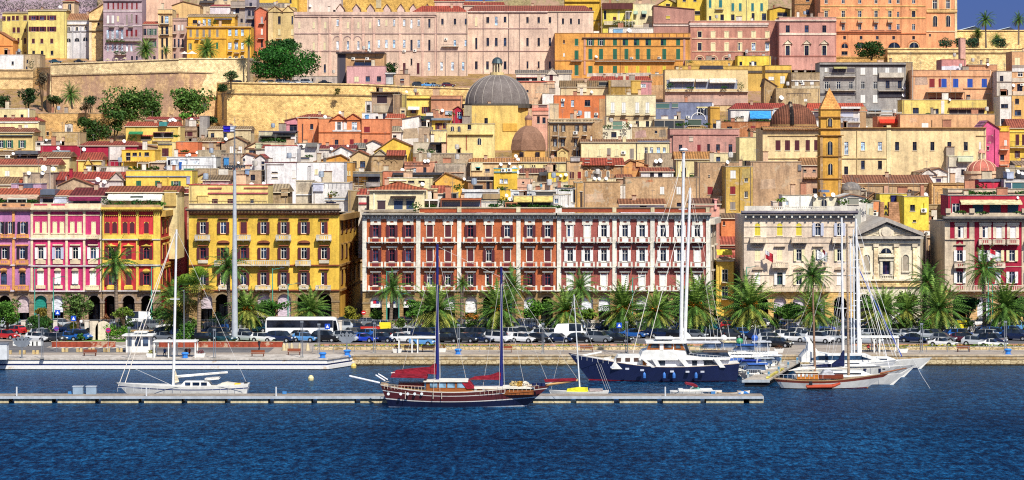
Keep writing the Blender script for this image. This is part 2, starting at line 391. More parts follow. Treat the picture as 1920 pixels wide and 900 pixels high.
 if k=='arc':
  r=(xb-xa)/2;cx=(xa+xb)/2;m=M('plaster',c);n=8;th=.22
  for i in range(n):
   a,b=math.pi*i/n,math.pi*(i+1)/n
   mb.prism([(cx+(r)*math.cos(a),za+r*math.sin(a)),(cx+(r+th)*math.cos(a),za+(r+th)*math.sin(a)),(cx+(r+th)*math.cos(b),za+(r+th)*math.sin(b)),(cx+r*math.cos(b),za+r*math.sin(b))],Y-.14,Y-.004,m)
  return mb.build('arch_moulding',t)
 if k=='aw':
  r=(xb-xa)/2;m=M('glass','#1d2433');cx=(xa+xb)/2;pts=[(xa,za),(xb,za)]+[(cx+r*math.cos(math.pi*i/8),zb-r+r*math.sin(math.pi*i/8))for i in range(9)]
  mb.prism(pts,Y-.03,Y-.004,m);f=M('plaster',cs[0]if cs else '#e8dcc0')
  for i in range(8):
   a,b=math.pi*i/8,math.pi*(i+1)/8;th=.18
   mb.prism([(cx+r*math.cos(a),zb-r+r*math.sin(a)),(cx+(r+th)*math.cos(a),zb-r+(r+th)*math.sin(a)),(cx+(r+th)*math.cos(b),zb-r+(r+th)*math.sin(b)),(cx+r*math.cos(b),zb-r+r*math.sin(b))],Y-.12,Y-.005,f)
  mb.box(xa-.18,xa,Y-.12,Y-.005,za,zb-r,f);mb.box(xb,xb+.18,Y-.12,Y-.005,za,zb-r,f);mb.box(cx-.04,cx+.04,Y-.07,Y-.031,za,zb,M('flat2','#d8d4cc'))
  return mb.build('arched_window',t)
def winrows(W):
 out=[]
 for row in W.split(';'):
  if not row.strip():continue
  a,b=row.split(':');a=a.split();st,w,y0,y1=a[0],float(a[1]),float(a[2]),float(a[3]);sur=a[4]if len(a)>4 else None
  for x in b.split():out.append((st,float(x),w,y0,y1,sur))
 return out
NH=[0]
def house(label,x0,y0,x1,y1,c,roof='F',W='',E='',cat='house',name='house',depth=10,Y=None,kind='plaster',down=9,group=None):
 """facade box in survey px; depth layer from its visible foot y1"""
 NH[0]+=1
 a0,b0,a1,b1=tx(x0),ty(y0),tx(x1),ty(y1)
 if Y is None:Y=YL(b1)+NH[0]%7*.13
 xa,xb,zt,zb=X(a0,Y),X(a1,Y),Z(b0,Y),Z(b1,Y)
 if Y<845 or down!=9:zb-=down
 else:zb-=4
 m=M(kind,c);t=thing(name,label,cat,((xa+xb)/2,Y,zb),group)
 rp=roof.split();rk=rp[0];rn=[float(v)for v in rp[1:]if v[0]!='#'];rc=[v for v in rp[1:]if v[0]=='#']
 rh=(rn[0]if rn else 0)/TL[2]*Y/F;wt=zt-rh if rk in 'TGH' else zt
 wins=winrows(W);holes=[];wl=[]
 for st,x,w,ya,yb,sur in wins:
  wx=X(tx(x),Y);ww=w/TL[2]*Y/F;za,zc=Z(ty(yb),Y),Z(ty(ya),Y)
  if st[0]=='s':ww*=.55
  if wx-ww/2>xa+.05 and wx+ww/2<xb-.05 and zc<wt-.05:
   holes.append((wx-ww/2,wx+ww/2,za,zc));wl.append((st,wx,za,ww,zc-za,sur))
 mb=MB();wallfront(mb,xa,xb,zb,wt,Y,holes,m)
 D=Y+depth
 mb.poly([(xb,Y,zb),(xb,D,zb),(xb,D,wt),(xb,Y,wt)],m);mb.poly([(xa,D,zb),(xa,Y,zb),(xa,Y,wt),(xa,D,wt)],m);mb.poly([(xb,D,zb),(xa,D,zb),(xa,D,wt),(xb,D,wt)],m)
 mb.poly([(xa,Y,wt),(xb,Y,wt),(xb,D,wt),(xa,D,wt)],M('concrete','#a89a86'))
 if rk=='G':
  ax=xa+(xb-xa)*(rn[1]if len(rn)>1 else .5)
  mb.prism([(xa,wt),(xb,wt),(ax,zt)],Y,D,m)
 mb.build('wall',t)
 r=MB()
 if rk=='F':
  pc=M('concrete',rc[0]if rc else '#c2b49a');r.box(xa-.08,xb+.08,Y-.1,Y+.25,wt,wt+.14,pc);r.box(xa-.08,xa+.2,Y+.25,D,wt,wt+.14,pc);r.box(xb-.2,xb+.08,Y+.25,D,wt,wt+.14,pc);r.build('parapet',t)
  w=xb-xa
  for _ in range(0 if w<3 else R.choice((1,1,2,2,3)if w>8 else(0,1,1,2))):
   q=MB();cx=xa+w*R.uniform(.15,.85);h=R.uniform(.7,2.2);e=R.choice((.3,.4,.5,.9));q.box(cx-e,cx+e,Y+2,Y+2.8,wt,wt+h,M('plaster',R.choice(['#d8c8a8','#c08060','#e8e0d0','#a89888','#e0b890'])));q.box(cx-e-.1,cx+e+.1,Y+1.9,Y+2.9,wt+h+.002,wt+h+.12,M('tile','#9a6a4a'));q.build('chimney',t)
  for _ in range(R.choice((0,1,1,2,2))):
   q=MB();cx=xa+w*R.uniform(.1,.9);h=R.uniform(2,3.6);am=M('flat2','#6d6a6a');q.tube((cx,Y+3,wt),(cx,Y+3,wt+h),.04,.03,am,4)
   for i in range(4):q.box(cx-.5+.05*i,cx+.5-.05*i,Y+2.99,Y+3.01,wt+h-.15-i*.22,wt+h-.11-i*.22,am)
   q.build('antenna',t)
 elif rk in 'TH':
  tm=M('tile',rc[0]if rc else '#a8502e');ins=(rn[1]if len(rn)>1 else 0)/TL[2]*Y/F;ov=.35;ym=(Y+D)/2
  e=[(xa-ov,Y-ov,wt),(xb+ov,Y-ov,wt),(xb+ov,D+ov,wt),(xa-ov,D+ov,wt)];p,q2=(xa-ov+ins,ym,zt),(xb+ov-ins,ym,zt)
  r.poly([e[0],e[1],q2,p],tm);r.poly([e[2],e[3],p,q2],tm);r.poly([e[1],e[2],q2],tm);r.poly([e[3],e[0],p],tm)
  r.box(xa-ov,xb+ov,Y-ov,Y-ov+.12,wt-.14,wt-.002,M('flat2','#d9cdb4'));r.build('roof',t)
  if xb-xa>7:
   q=MB();cx=xa+(xb-xa)*R.uniform(.2,.8);q.box(cx-.35,cx+.35,ym-1.6,ym-.9,wt+rh*.4,zt+.5,M('plaster','#c9a688'));q.box(cx-.42,cx+.42,ym-1.7,ym-.8,zt+.501,zt+.62,M('tile','#8a4a30'));q.build('chimney',t)
 elif rk=='G':
  tm=M('tile',rc[0]if rc else '#a8502e');ov=.35;k=.1
  for(p,zp),(q2,zq)in(((xa-ov,wt-ov*.3),(ax,zt+.02)),((ax,zt+.02),(xb+ov,wt-ov*.3))):
   a,b_,c_,d_=(p,Y-ov,zp+.18),(q2,Y-ov,zq+.18),(q2,D+ov,zq+.18),(p,D+ov,zp+.18)
   r.poly([a,b_,c_,d_],tm);r.poly([(p,Y-ov,zp),(q2,Y-ov,zq),b_,a],M('flat2','#8a6248'))
  r.build('roof',t)
 if rk=='F' and xb-xa>6 and R.random()<.45:
  q=MB();cx=R.uniform(xa+1,xb-1);q.tube((cx,Y+1.2,wt),(cx,Y+1.2,wt+.9),.04,.04,M('flat2','#888888'),4);q.lathe(cx,Y+1.2,[(.02,wt+.9),(.45,wt+1.0),(.5,wt+1.5),(.45,wt+2.0),(.05,wt+2.05)],M('plaster',R.choice(['#cfc8bc','#a8b8c8','#d8d4cc'])),8);q.build('water_tank',t)
 if kind=='old' or R.random()<.35:
  q=MB();cx=R.choice((xa+.4,xb-.4));q.tube((cx,Y-.1,zb),(cx,Y-.1,wt-.1),.07,.07,M('flat2','#8a7a6c'),4);q.build('drainpipe',t)
 if rk!='F' and R.random()<.5:
  q=MB();cx=R.uniform(xa,xb);q.tube((cx,Y+depth*.5,wt),(cx,Y+depth*.5,zt+1.6),.035,.03,M('flat2','#6d6a6a'),4);q.box(cx-.4,cx+.4,Y+depth*.5-.01,Y+depth*.5+.01,zt+1.4,zt+1.45,M('flat2','#6d6a6a'));q.build('antenna',t)
 for st,wx,za,ww,hh,sur in wl:window(t,st,wx,za,ww,hh,Y,sur)
 for e in E.split(';'):
  if e.strip():extra(t,e.strip(),Y,c)
 return t
YF=455.0
def bx(mb,x0,y0,x1,y1,out,m,inn=.003,Y=YF):
 mb.box(X(tx(x0),Y),X(tx(x1),Y),Y-out,Y-inn,Z(ty(y1),Y),Z(ty(y0),Y),m)
def palace(label,cat,x0,y0,x1,c,ybase=607,depth=16,kind='plaster',parts=(),wins=(),arches=(),arcy=(830,1057),arc_c='#9a8878',bandy=790,ar=None,name='palace',blinds={},inner_shade='#17161d',sidec=None):
 """x0,y0,x1 in survey px (y0 = top of wall); arches: centres; arcy: crown and foot"""
 Y=YF;xa,xb,zt,zb=X(tx(x0),Y),X(tx(x1),Y),Z(ty(y0),Y),1.5
 t=thing(name,label,cat,((xa+xb)/2,Y,zb));s=Y/F/TL[2]
 zband=Z(ty(bandy),Y)
 holes=[];wl=[]
 for st,x,w,ya,yb,sur,arch in wins:
  wx=X(tx(x),Y);ww=w*s;za,zc=Z(ty(yb),Y),Z(ty(ya),Y);holes.append((wx-ww/2,wx+ww/2,za,zc));wl.append((st,wx,za,ww,zc-za,sur,arch))
 mb=MB();m=M(kind,c)
 wallfront(mb,xa,xb,zband,zt,Y,holes,m,.34)
 for(st,wx,za,ww,hh,sur,arch)in wl:
  if arch:archfill(mb,wx-ww/2,wx+ww/2,za+hh,Y+.001,M('plaster',sur)if sur else m,6,.3)
 D=Y+depth
 for x in(xa,xb):mb.poly([(x,Y,zb),(x,D,zb),(x,D,zt),(x,Y,zt)],M('plaster',sidec)if sidec else m)
 mb.poly([(xa,Y,zt),(xb,Y,zt),(xb,D,zt),(xa,D,zt)],M('concrete','#a39584'));mb.poly([(xb,D,zb),(xa,D,zb),(xa,D,zt),(xb,D,zt)],m)
 mb.build('wall',t)
 for st,wx,za,ww,hh,sur,arch in wl:window(t,st,wx,za,ww,hh,Y,sur,fine=True)
 r=(ar or 52)*s;am=M('stone',arc_c);mb=MB();pl=M('plaster',inner_shade)
 ac=[X(tx(a),Y)for a in arches];zc=Z(ty(arcy[0]),Y);edges=[xa]
 zsp=zc-r
 for a in ac:edges+=[max(a-r,xa+.05),min(a+r,xb-.05)]
 edges.append(xb)
 for i in range(0,len(edges),2):
  if edges[i+1]-edges[i]>.05:mb.box(edges[i],edges[i+1],Y,Y+.9,zb,zsp,am);mb.box(edges[i]-.07,edges[i+1]+.07,Y-.1,Y+.8,zsp-.25,zsp+.05,M('plaster',arc_c));mb.box(edges[i]-.07,edges[i+1]+.07,Y-.08,Y+.8,zb,zb+.5,M('plaster','#8f8478'))
 for i in range(0,len(edges),2):
  if edges[i+1]-edges[i]>.05:mb.box(edges[i],edges[i+1],Y,Y+.9,zsp,zc+.01,am)
 for a in ac:archfill(mb,max(a-r,xa+.05),min(a+r,xb-.05),zc+.01,Y,am,8,.9)
 mb.box(xa,xb,Y,Y+.9,zc+.01,zband,am)
 n=8
 for a in ac:
  for i in range(n):
   p,q=math.pi*i/n,math.pi*(i+1)/n;th=.28;C=lambda t_,rr:(a+rr*math.cos(t_),zsp+rr*math.sin(t_))
   mb.prism([C(p,r),C(p,r+th),C(q,r+th),C(q,r)],Y-.09,Y-.004,M('plaster',arc_c))
 mb.build('arcade',t)
 q=MB();q.poly([(xa,Y+4.5,zb),(xb,Y+4.5,zb),(xb,Y+4.5,zband),(xa,Y+4.5,zband)],pl)  # near-black wall colour paints the shade inside the portico
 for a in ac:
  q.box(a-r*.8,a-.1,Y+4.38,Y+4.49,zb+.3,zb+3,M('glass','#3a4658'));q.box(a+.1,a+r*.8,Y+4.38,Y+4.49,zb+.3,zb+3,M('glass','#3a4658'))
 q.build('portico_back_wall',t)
 for i,(bc,low)in blinds.items():
  a=ac[i];zl=zc-(zc-zb)*low;b=MB();pts=[(a-r+.03,zl),(a+r-.03,zl)]+[(a+(r-.03)*math.cos(math.pi*j/8),zsp+(r-.03)*math.sin(math.pi*j/8))for j in range(9)]
  b.prism(pts,Y+.5,Y+.56,M('cloth',bc));bo=b.build('arch_blind',t)
  if bc=='#f1eff4':
   l=MB();l.box(a-r*.5,a,Y+.44,Y+.49,zsp-.25,zsp+.3,M('flat2','#c8203c'));l.box(a,a+r*.5,Y+.44,Y+.49,zsp-.25,zsp+.3,M('flat2','#28347a'));l.build('shop_emblem',bo)
 return t
def seg(t,name,cells):
 mb=MB()
 for x0,y0,x1,y1,out,m in cells:bx(mb,x0,y0,x1,y1,out,m)
 return mb.build(name,t)
def hood(t,x,y,w,c,st='flat'):
 mb=MB();m=M('plaster',c)
 if st=='flat':bx(mb,x-w/2,y,x+w/2,y+9,.45,m);bx(mb,x-w*.4,y+9.1,x+w*.4,y+16,.2,m)
 elif st=='ped':
  Y=YF;mb.prism([(X(tx(x-w/2),Y),Z(ty(y+14),Y)),(X(tx(x+w/2),Y),Z(ty(y+14),Y)),(X(tx(x+w*.12),Y),Z(ty(y+3),Y)),(X(tx(x),Y),Z(ty(y-10),Y)),(X(tx(x-w*.12),Y),Z(ty(y+3),Y))],Y-.35,Y-.003,m)
  bx(mb,x-w*.42,y+14.2,x+w*.42,y+20,.18,m)
 elif st=='seg':
  Y=YF;pts=[]
  for i in range(9):a=math.pi*i/8;pts.append((X(tx(x+w/2*math.cos(a)),Y),Z(ty(y+12-22*math.sin(a)),Y)))
  mb.prism(pts,Y-.4,Y-.003,m);bx(mb,x-w*.42,y+13,x+w*.42,y+26,.16,m)
 mb.build('window_hood',t)
def balcony(t,x0,y0,x1,y1,c,style='bal',out=1.2,rc=None):
 Y=YF;mb=MB();m=M('plaster',c);h=(y1-y0)
 bx(mb,x0-3,y1,x1+3,y1+6,out,m)
 n=max(2,int((x1-x0)/60)+1)
 for i in range(n):
  xx=x0+5+(x1-x0-10)*i/(n-1);bx(mb,xx-4,y1+6.1,xx+4,y1+18,out*.75,m)
 b=mb.build('balcony',t);r=MB();rm=M('plaster',rc or c);xa,xb=X(tx(x0),Y),X(tx(x1),Y);za,zb=Z(ty(y1),Y),Z(ty(y0),Y);o=Y-out
 if style=='bal':
  r.box(xa,xb,o,o+.2,zb-.14,zb,rm);r.box(xa,xb,o,o+.2,za,za+.12,rm);k=max(3,int((xb-xa)/.3))
  for i in range(k):xx=xa+(xb-xa)*(i+.5)/k;w=.22 if i in(0,k-1)else .075;r.box(xx-w,xx+w,o+.04,o+.16,za+.121,zb-.141,rm)
  for s in(xa,xb-.12):r.box(s,s+.12,o+.2,Y-.02,zb-.14,zb,rm);r.box(s+.03,s+.09,o+.2,Y-.02,za,zb-.141,M('plaster',rc or c))
 else:
  g=M('flat2','#3b3032');pc=rm
  r.box(xa,xb,o,o+.06,zb-.08,zb,pc)
  for xx in(xa,xb-.3):r.box(xx,xx+.3,o-.02,o+.28,za,zb+.12,pc)
  cx=(xa+xb)/2;pw=(xb-xa)*.21;r.box(cx-pw,cx+pw,o,o+.1,za,zb-.09,M('wood' if style[0]!='#' else 'flat2',style if style[0]=='#' else '#7a2c30'))
  k=max(4,int((xb-xa)/.35))
  for i in range(k):xx=xa+.3+(xb-xa-.6)*(i+.5)/k;r.box(xx-.015,xx+.015,o+.02,o+.05,za,zb-.08,g)
 r.build('railing',b);return b
def brackets(t,x0,x1,y0,y1,step,c,out=.7,w=5):
 mb=MB();m=M('plaster',c);x=x0
 while x<x1:bx(mb,x,y0,x+w,y1,out,m);x+=step
 mb.build('cornice_brackets',t)
def cornice(t,x0,x1,y0,y1,c,out=.9):
 seg(t,'cornice',[(x0,y0,x1,y0+(y1-y0)*.5,out,M('plaster',c)),(x0+2,y0+(y1-y0)*.5+.1,x1-2,y1,out*.6,M('plaster',c))])
def quoin(t,xs,y0,y1,w,c,cap=None):
 for x in xs:seg(t,'pilaster',[(x-w/2,y0,x+w/2,y1,.22,M('plaster',c)),(x-w/2-3,y0+8,x+w/2+3,y0+15,.3,M('plaster',cap or c))])
W_=lambda st,x,w,a,b,sur=None,arch=False:(st,x,w,a,b,sur,arch)
tile(0,370,4.5)
OR='#e6a050';
ws=[]
for x in(-195,-95,-5,10,85,195)[1:]:
 if x in(-5,):continue
 ws+=[W_('sk',x,44,205,305,OR,True),W_('sk',x-5,44,420,518,OR,True),W_('dk',x-8,52,628,738,OR,True)]if x!=10 else[W_('sk',x,30,205,305,OR,True),W_('sk',35,44,420,518,OR,True),W_('dk',32,52,628,738,OR,True)]
ws=[w for w in ws if not(w[1]<80 and w[1]>40)]
ws=[W_('sk',88,40,205,305,OR,True),W_('sk',195,44,205,305,OR,True),W_('sk',5,36,205,305,OR,True),W_('sk',38,46,422,518,OR,True),W_('sk',190,46,422,518,OR,True),W_('dk',32,52,630,738,OR,True),W_('dk',190,52,630,738,OR,True),W_('dk',-110,52,630,738,OR,True),W_('sk',-110,46,422,518,OR,True)]
t=palace('lilac arcaded palace with orange trim and dark shutters, at the left edge','palace',-320,118,262,'#c77fb4',wins=ws,arches=(-110,40,195),arcy=(828,0),blinds={2:('#c9b6bb',.62)},ar=52)
quoin(t,(115,),118,790,20,OR);quoin(t,(-55,),118,790,20,OR)
cornice(t,-320,262,84,118,'#c9a080');seg(t,'parapet',[(-320,48,262,84,.3,M('plaster','#d8a06c'))])
for y in(338,566,782):seg(t,'string_course',[(-320,y,262,y+12,.35,M('plaster','#cfc6cf'))])
for x in(38,190):hood(t,x,398,104,OR);balcony(t,x-52,526,x+52,560,OR,'bal',.7)
for x in(195,62):balcony(t,x-50,310,x+50,336,OR,'bal',.7)
for x in(32,190):balcony(t,x-56,742,x+56,778,OR,'bal',.9);hood(t,x,604,60,OR,'seg')
for x in(40,195):seg(t,'parapet_opening',[(x-18,58,x+18,72,.36,M('flat','#3b2c34'))])
CR='#f0d9b0';ws=[]
for x in(315,375,463,523,610,670,790):ws.append(W_('cc',x,38,205,308,CR,True))
for i,x in enumerate((345,490,637,787)):ws.append(W_('sw' if i!=1 else 'sl',x,48,422,520,CR,True));ws.append(W_('cs',x-2,54,622,740,CR,True))
t=palace('magenta arcaded palace with cream pilasters and white shutters','palace',262,118,858,'#ce2a70',wins=ws,arches=(345,485,637,795),arcy=(828,0),blinds={0:('#1f8f80',.75),1:('#d9dde8',.6)})
quoin(t,(270,415,563,712,856),112,790,20,CR)
seg(t,'frieze_band',[(262,148,858,154,.12,M('plaster',CR))])
cornice(t,262,858,88,118,CR);seg(t,'parapet',[(262,52,858,88,.3,M('plaster','#f0d2a8')),(290,56,402,68,.34,M('plaster','#d3345c')),(436,56,550,68,.34,M('plaster','#d3345c'))])
seg(t,'string_course',[(262,315,858,345,.2,M('plaster',CR)),(262,345.1,858,355,.45,M('plaster','#e3d9d0'))])
for y in(572,785):seg(t,'string_course',[(262,y,858,y+11,.4,M('plaster','#d8ccd0'))])
for x in(345,490,637,787):
 hood(t,x,396,84,CR);hood(t,x-2,606,58,CR,'seg');seg(t,'window_apron',[(x-42,528,x+42,562,.28,M('plaster',CR))]);seg(t,'window_apron',[(x-40,742,x+40,770,.24,M('plaster',CR))])
for x in(490,637):seg(t,'air_conditioner',[(x-26,706,x-4,730,.5,M('flat2','#e8e8e8')),(x+2,706,x+24,730,.5,M('flat2','#e8e8e8'))])
balcony(t,740,318,836,342,CR,'bal',1.1);balcony(t,734,742,840,774,CR,'bal',1.1)
for x in(345,490,637):seg(t,'twin_arch_moulding',[(x-60,300,x+60,310,.18,M('plaster',CR))])
YE='#f4c93a';ws=[]
for x in(905,967,1055,1115,1235):ws.append(W_('cb',x,38,208,306,YE,True))
for i,x in enumerate((938,1085,1236)):ws.append(W_('sb' if i!=1 else 'cb',x,50,424,520,YE,True));ws.append(W_('sb' if i!=1 else 'cb',x,50,626,740,YE,True))
t=palace('red arcaded palace with bright yellow pilasters and maroon shutters','palace',865,118,1355,'#cf2c34',wins=ws,arches=(930,1085,1240),arcy=(828,0),depth=46)
quoin(t,(868,1011,1160),112,790,22,YE);seg(t,'corner_pilaster',[(1296,112,1354,790,.26,M('plaster',YE))])
cornice(t,855,1375,84,118,YE);brackets(t,860,1370,100,112,18,'#7a5a2a',1.05,8);seg(t,'parapet',[(860,62,1355,84,.2,M('plaster','#b89a70'))])
seg(t,'string_course',[(865,314,1355,350,.18,M('plaster',YE)),(865,350.1,1355,360,.42,M('plaster','#c8c2c0'))]);seg(t,'string_course',[(865,528,1355,562,.18,M('plaster',YE)),(865,566,1355,578,.42,M('plaster','#c8c2c0'))])
seg(t,'string_course',[(865,783,1355,794,.42,M('plaster','#c8c2c0'))]);seg(t,'frieze_band',[(880,150,1296,156,.1,M('plaster',YE))])
for x in(938,1085,1236):hood(t,x,396,98,YE,'ped');hood(t,x,612,62,YE,'seg');seg(t,'window_apron',[(x-36,746,x+36,776,.24,M('plaster',YE))])
balcony(t,1180,318,1282,346,YE,'bal',1.1);balcony(t,1180,744,1282,776,YE,'bal',1.1)
def sidewall(label_parent,x0,y0,x1,yb1,Yb,c,rows,cols,wc='#5a2228',sc_='#cfa23a',kind='plaster',bands=()):
 """receding street front from (x0 at YF) to photo column x1 at depth Yb"""
 A=(X(tx(x0),YF),YF+.05);B=(X(tx(x1),Yb),Yb);zt=Z(ty(y0),YF);mb=MB();mb.poly([(A[0],A[1],1.5),(B[0],B[1],1.5),(B[0],B[1],zt),(A[0],A[1],zt)],M(kind,c))
 mb.poly([(A[0],A[1],zt),(B[0],B[1],zt),(A[0]-6,B[1],zt)],M('concrete','#a39584'))
 w=mb.build('street_front',label_parent);d=Vector((B[0]-A[0],B[1]-A[1],0));n=Vector((d.y,-d.x,0)).normalized();L=d.length;d.normalize()
 def slab(s0,s1,z0,z1,out,m,nm):
  q=MB();a=Vector((A[0],A[1],0));P=lambda s,o,z:(a+d*s+n*o+Vector((0,0,z)))
  p=[P(s0,.003,z0),P(s1,.003,z0),P(s1,out,z0),P(s0,out,z0),P(s0,.003,z1),P(s1,.003,z1),P(s1,out,z1),P(s0,out,z1)]
  for f in((0,1,2,3),(7,6,5,4),(3,2,6,7),(1,5,6,2),(0,3,7,4),(0,4,5,1)):q.poly([p[i]for i in f],m)
  return q.build(nm,label_parent)
 slab(0,L,zt-.9,zt+.05,.8,M('plaster',sc_),'cornice')
 for zz in bands:slab(0,L,Z(ty(zz),YF)-.2,Z(ty(zz),YF)+.15,.35,M('plaster',sc_),'string_course')
 for ya,yb in rows:
  z0,z1=Z(ty(yb),YF),Z(ty(ya),YF)
  for i in range(cols):
   s=L*(i+.5)/cols;slab(s-1.3,s+1.3,z0-.1,z1+.35,.1,M('plaster',sc_),'window_surround');o=slab(s-.7,s+.7,z0,z1,.16,M('louver',wc),'shuttered_window')
   slab(s-1.2,s+1.2,z1+.45,z1+.7,.5,M('plaster',sc_),'window_hood')
 return w
sidewall(t,1357,118,1490,0,478,'#c22a36',((208,306),(424,520),(626,740)),4,bands=(350,572,788))
tile(0,370,4.5)
tile(340,370,4.5);BR='#b0602c';SV='#d8cdb4';ws=[]
cols=(183,355,525,695,865,1035,1205)
st1=('sb','sb','cb','sb','sb','sb','hb');st2=('sb','sb','sb','sb','sb','sb','sb');st3=('sb','sb','sb','sb','sb','sb','hb')
for i,x in enumerate(cols):
 ws+=[W_(st1[i]+'w',x,50,208,306,BR),W_(st2[i]+('w' if i>2 else ''),x,50,424,520,BR),W_(st3[i]+'w',x,50,634,738,BR)]
t=palace('bright yellow palace with maroon shutters and brown bracketed cornice','palace',64,148,1333,'#ffc31c',wins=ws,arches=(205,345,530,697,868,1035,1210),arcy=(815,0),arc_c='#8f7a58',ar=58,blinds={0:('#c8b8c0',.5),3:('#cdbccb',.8),4:('#cdbccb',.85)},depth=20)
cornice(t,40,1350,94,116,'#8e7a66',1.3);brackets(t,66,1330,116,134,12,'#b5683a',.8,7);seg(t,'frieze_band',[(64,134,1333,149,.35,M('plaster','#a8642e'))])
seg(t,'parapet',[(64,57,1333,94,.1,M('plaster','#e3d2a4')),(60,52,1336,58,.25,M('plaster','#c2ac84'))])
for y in(568,778):seg(t,'string_course',[(64,y,1333,y+11,.3,M('plaster','#8c4a2c'))])
for i,x in enumerate(cols):
 hood(t,x,172,88,'#8c5a38');
 if i in(1,3,5):hood(t,x,372,108,'#8f4f30','seg')
 else:hood(t,x,400,84,'#a85c34')
 seg(t,'window_surround',[(x-32,196,x-26,306,.1,M('plaster','#c8682c')),(x+26,196,x+32,306,.1,M('plaster','#c8682c'))])
 hood(t,x,602 if i==6 else 612,84,'#a0583a')
for x in(183,525,865,1205):balcony(t,x-62,314,x+62,356,SV,'bal',1.15)
balcony(t,285,528,915,570,SV,'bal',1.2);balcony(t,968,528,1094,570,SV,'bal',1.15)
for x in(183,1205):seg(t,'window_apron',[(x-42,528,x+42,556,.26,M('plaster',SV))])
balcony(t,630,740,756,774,SV,'bal',1.1);balcony(t,1138,740,1262,774,SV,'bal',1.1)
for x in(355,525,865,1035):balcony(t,x-38,740,x+38,770,SV,'bal',.5)
sidewall(t,1335,148,1512,0,486,'#e0b028',((208,306),(424,520),(634,738)),5,'#4a2a28','#a07a38',bands=(572,782))
WH='#f2ead8'
def brick_palace(label,x0,x1,c,wins_,arches,pil,left=None,blinds={},shc='#7a2c30'):
 ws=[];
 for x,a,b,d in wins_:ws+=[W_(a,x,48,236,334,WH),W_(b,x,48,444,540,WH),W_(d,x,48,650,742,WH)]
 t=palace(label,'palace',x0,180,x1,c,wins=ws,arches=arches,arcy=(835,0),arc_c='#96825f',kind='brick',ar=50,blinds=blinds,depth=22)
 cornice(t,x0-6,x1+6,132,158,'#b9b3a4',1.2)
 seg(t,'frieze_band',[(x0,158.2,x1,184,.15,M('plaster','#d9d6cc'))]);brackets(t,x0+10,x1-8,158.3,174,34,'#f2ead8',.7,9)
 for x in pil:seg(t,'pilaster',[(x-18,184.2,x+18,786,.25,M('plaster',WH))])
 for x,a,b,d in wins_:
  seg(t,'window_surround',[(x-46,186,x+46,200,.14,M('plaster',WH)),(x-42,200.1,x-14,214,.14,M('plaster',WH)),(x+14,200.1,x+42,214,.14,M('plaster',WH)),(x-44,214.1,x+44,232,.16,M('plaster',WH)),(x-32,232.1,x-25,338,.1,M('plaster',WH)),(x+25,232.1,x+32,338,.1,M('plaster',WH))])
  for y in(412,622):
   hood(t,x,y,92,WH);seg(t,'window_surround',[(x-32,y+18,x-25,y+128,.1,M('plaster',WH)),(x+25,y+18,x+32,y+128,.1,M('plaster',WH))])
  for y in(340,548,748):balcony(t,x-62,y,x+62,y+34,WH,shc,1.15)
 for y in(376,584,785):seg(t,'string_course',[(x0,y,x1,y+8,.3,M('plaster',WH))])
 return t
tile(670,370,4.5)
t=brick_palace('orange brick palace with white pilasters and maroon shutters',45,1678,'#c26a3e',[(155,'sb','sb','sb'),(292,'sb','sb','sb'),(430,'sb','sb','sb'),(612,'cb','cb','sbw'),(765,'cb','cb','sbw'),(955,'sb','cb','sbw'),(1110,'cb','sbw','hbw'),(1265,'sbw','cb','cb'),(1455,'sbw','cb','sb'),(1606,'sbw','cb','sb')],(158,297,437,612,775,960,1110,1265,1455,1600),(62,515,860,1360),blinds={0:('#f1eff4',.42),1:('#f1eff4',.42),2:('#f1eff4',.42),4:('#e8e6ee',.5),5:('#eeeef2',.6),8:('#dfe3ee',.6)})
seg(t,'parapet',[(525,92,1672,128,.25,M('brick','#b0532c')),(522,84,1675,92,.4,M('plaster','#cdbf9c'))])
for x in(860,1358):seg(t,'parapet_block',[(x-18,80,x+18,126,.5,M('plaster','#e2d2a8'))])
tile(1010,370,4.5)
t=brick_palace('brick red palace with white pilasters and white shutters',150,1448,'#a65b52',[(265,'hww','sww','cw'),(410,'cw','sww','cw'),(550,'sww','sww','cw'),(728,'sww','sww','cw'),(872,'sww','sww','cw'),(1050,'sww','sww','cw'),(1190,'sww','sww','cw'),(1338,'sww','cw','cw')],(260,410,555,728,872,1050,1195,1340),(172,640,960,1430),blinds={1:('#dfe3ee',.55),2:('#dfe3ee',.55),4:('#e8e8f0',.5),0:('#dfe3ee',.55)},shc='#e9e6e2')
seg(t,'parapet',[(195,92,1448,126,.25,M('brick','#a04a30')),(190,84,1455,92,.4,M('plaster','#8a7860'))])
for x in(638,960,1425):seg(t,'parapet_block',[(x-16,84,x+16,126,.5,M('plaster','#d8c89c'))])
sidewall(t,1448,184,1500,0,470,'#c8b8a0',((236,334),(444,540),(650,742)),2,'#8a8078','#d8cdb8')
tile(1340,360,4.287);TL_=list(TL)
ws=[];ST='#e8d8c4'
for i,(x,a,b,d)in enumerate(((345,'cy','cc','cw'),(523,'cy','cc','swg'),(677,'cy','scw','sc'),(830,'slw','scw','sc'),(1005,'slw','scw','cw'))):
 ws+=[W_(a,x,44,250,350,ST,True),W_(b,x,42,462,555,ST),W_(d,x,44,648,745,ST)]
t=palace('cream stone palace with arched top windows and balustraded roof terrace','palace',235,188,1125,'#f5d9bd',wins=ws,arches=(380,525,677,835,1010),arcy=(842,0),arc_c='#c9ad74',ar=52,bandy=800,blinds={1:('#cfc4d6',.6),2:('#d8d0de',.7),3:('#d8d0de',.7)},depth=18)
cornice(t,210,1150,150,180,'#8e8790',1.4);brackets(t,240,1120,184,206,62,'#f4ecdc',.9,12);brackets(t,250,1120,206.2,209,31,'#c9beb8',.5,20)
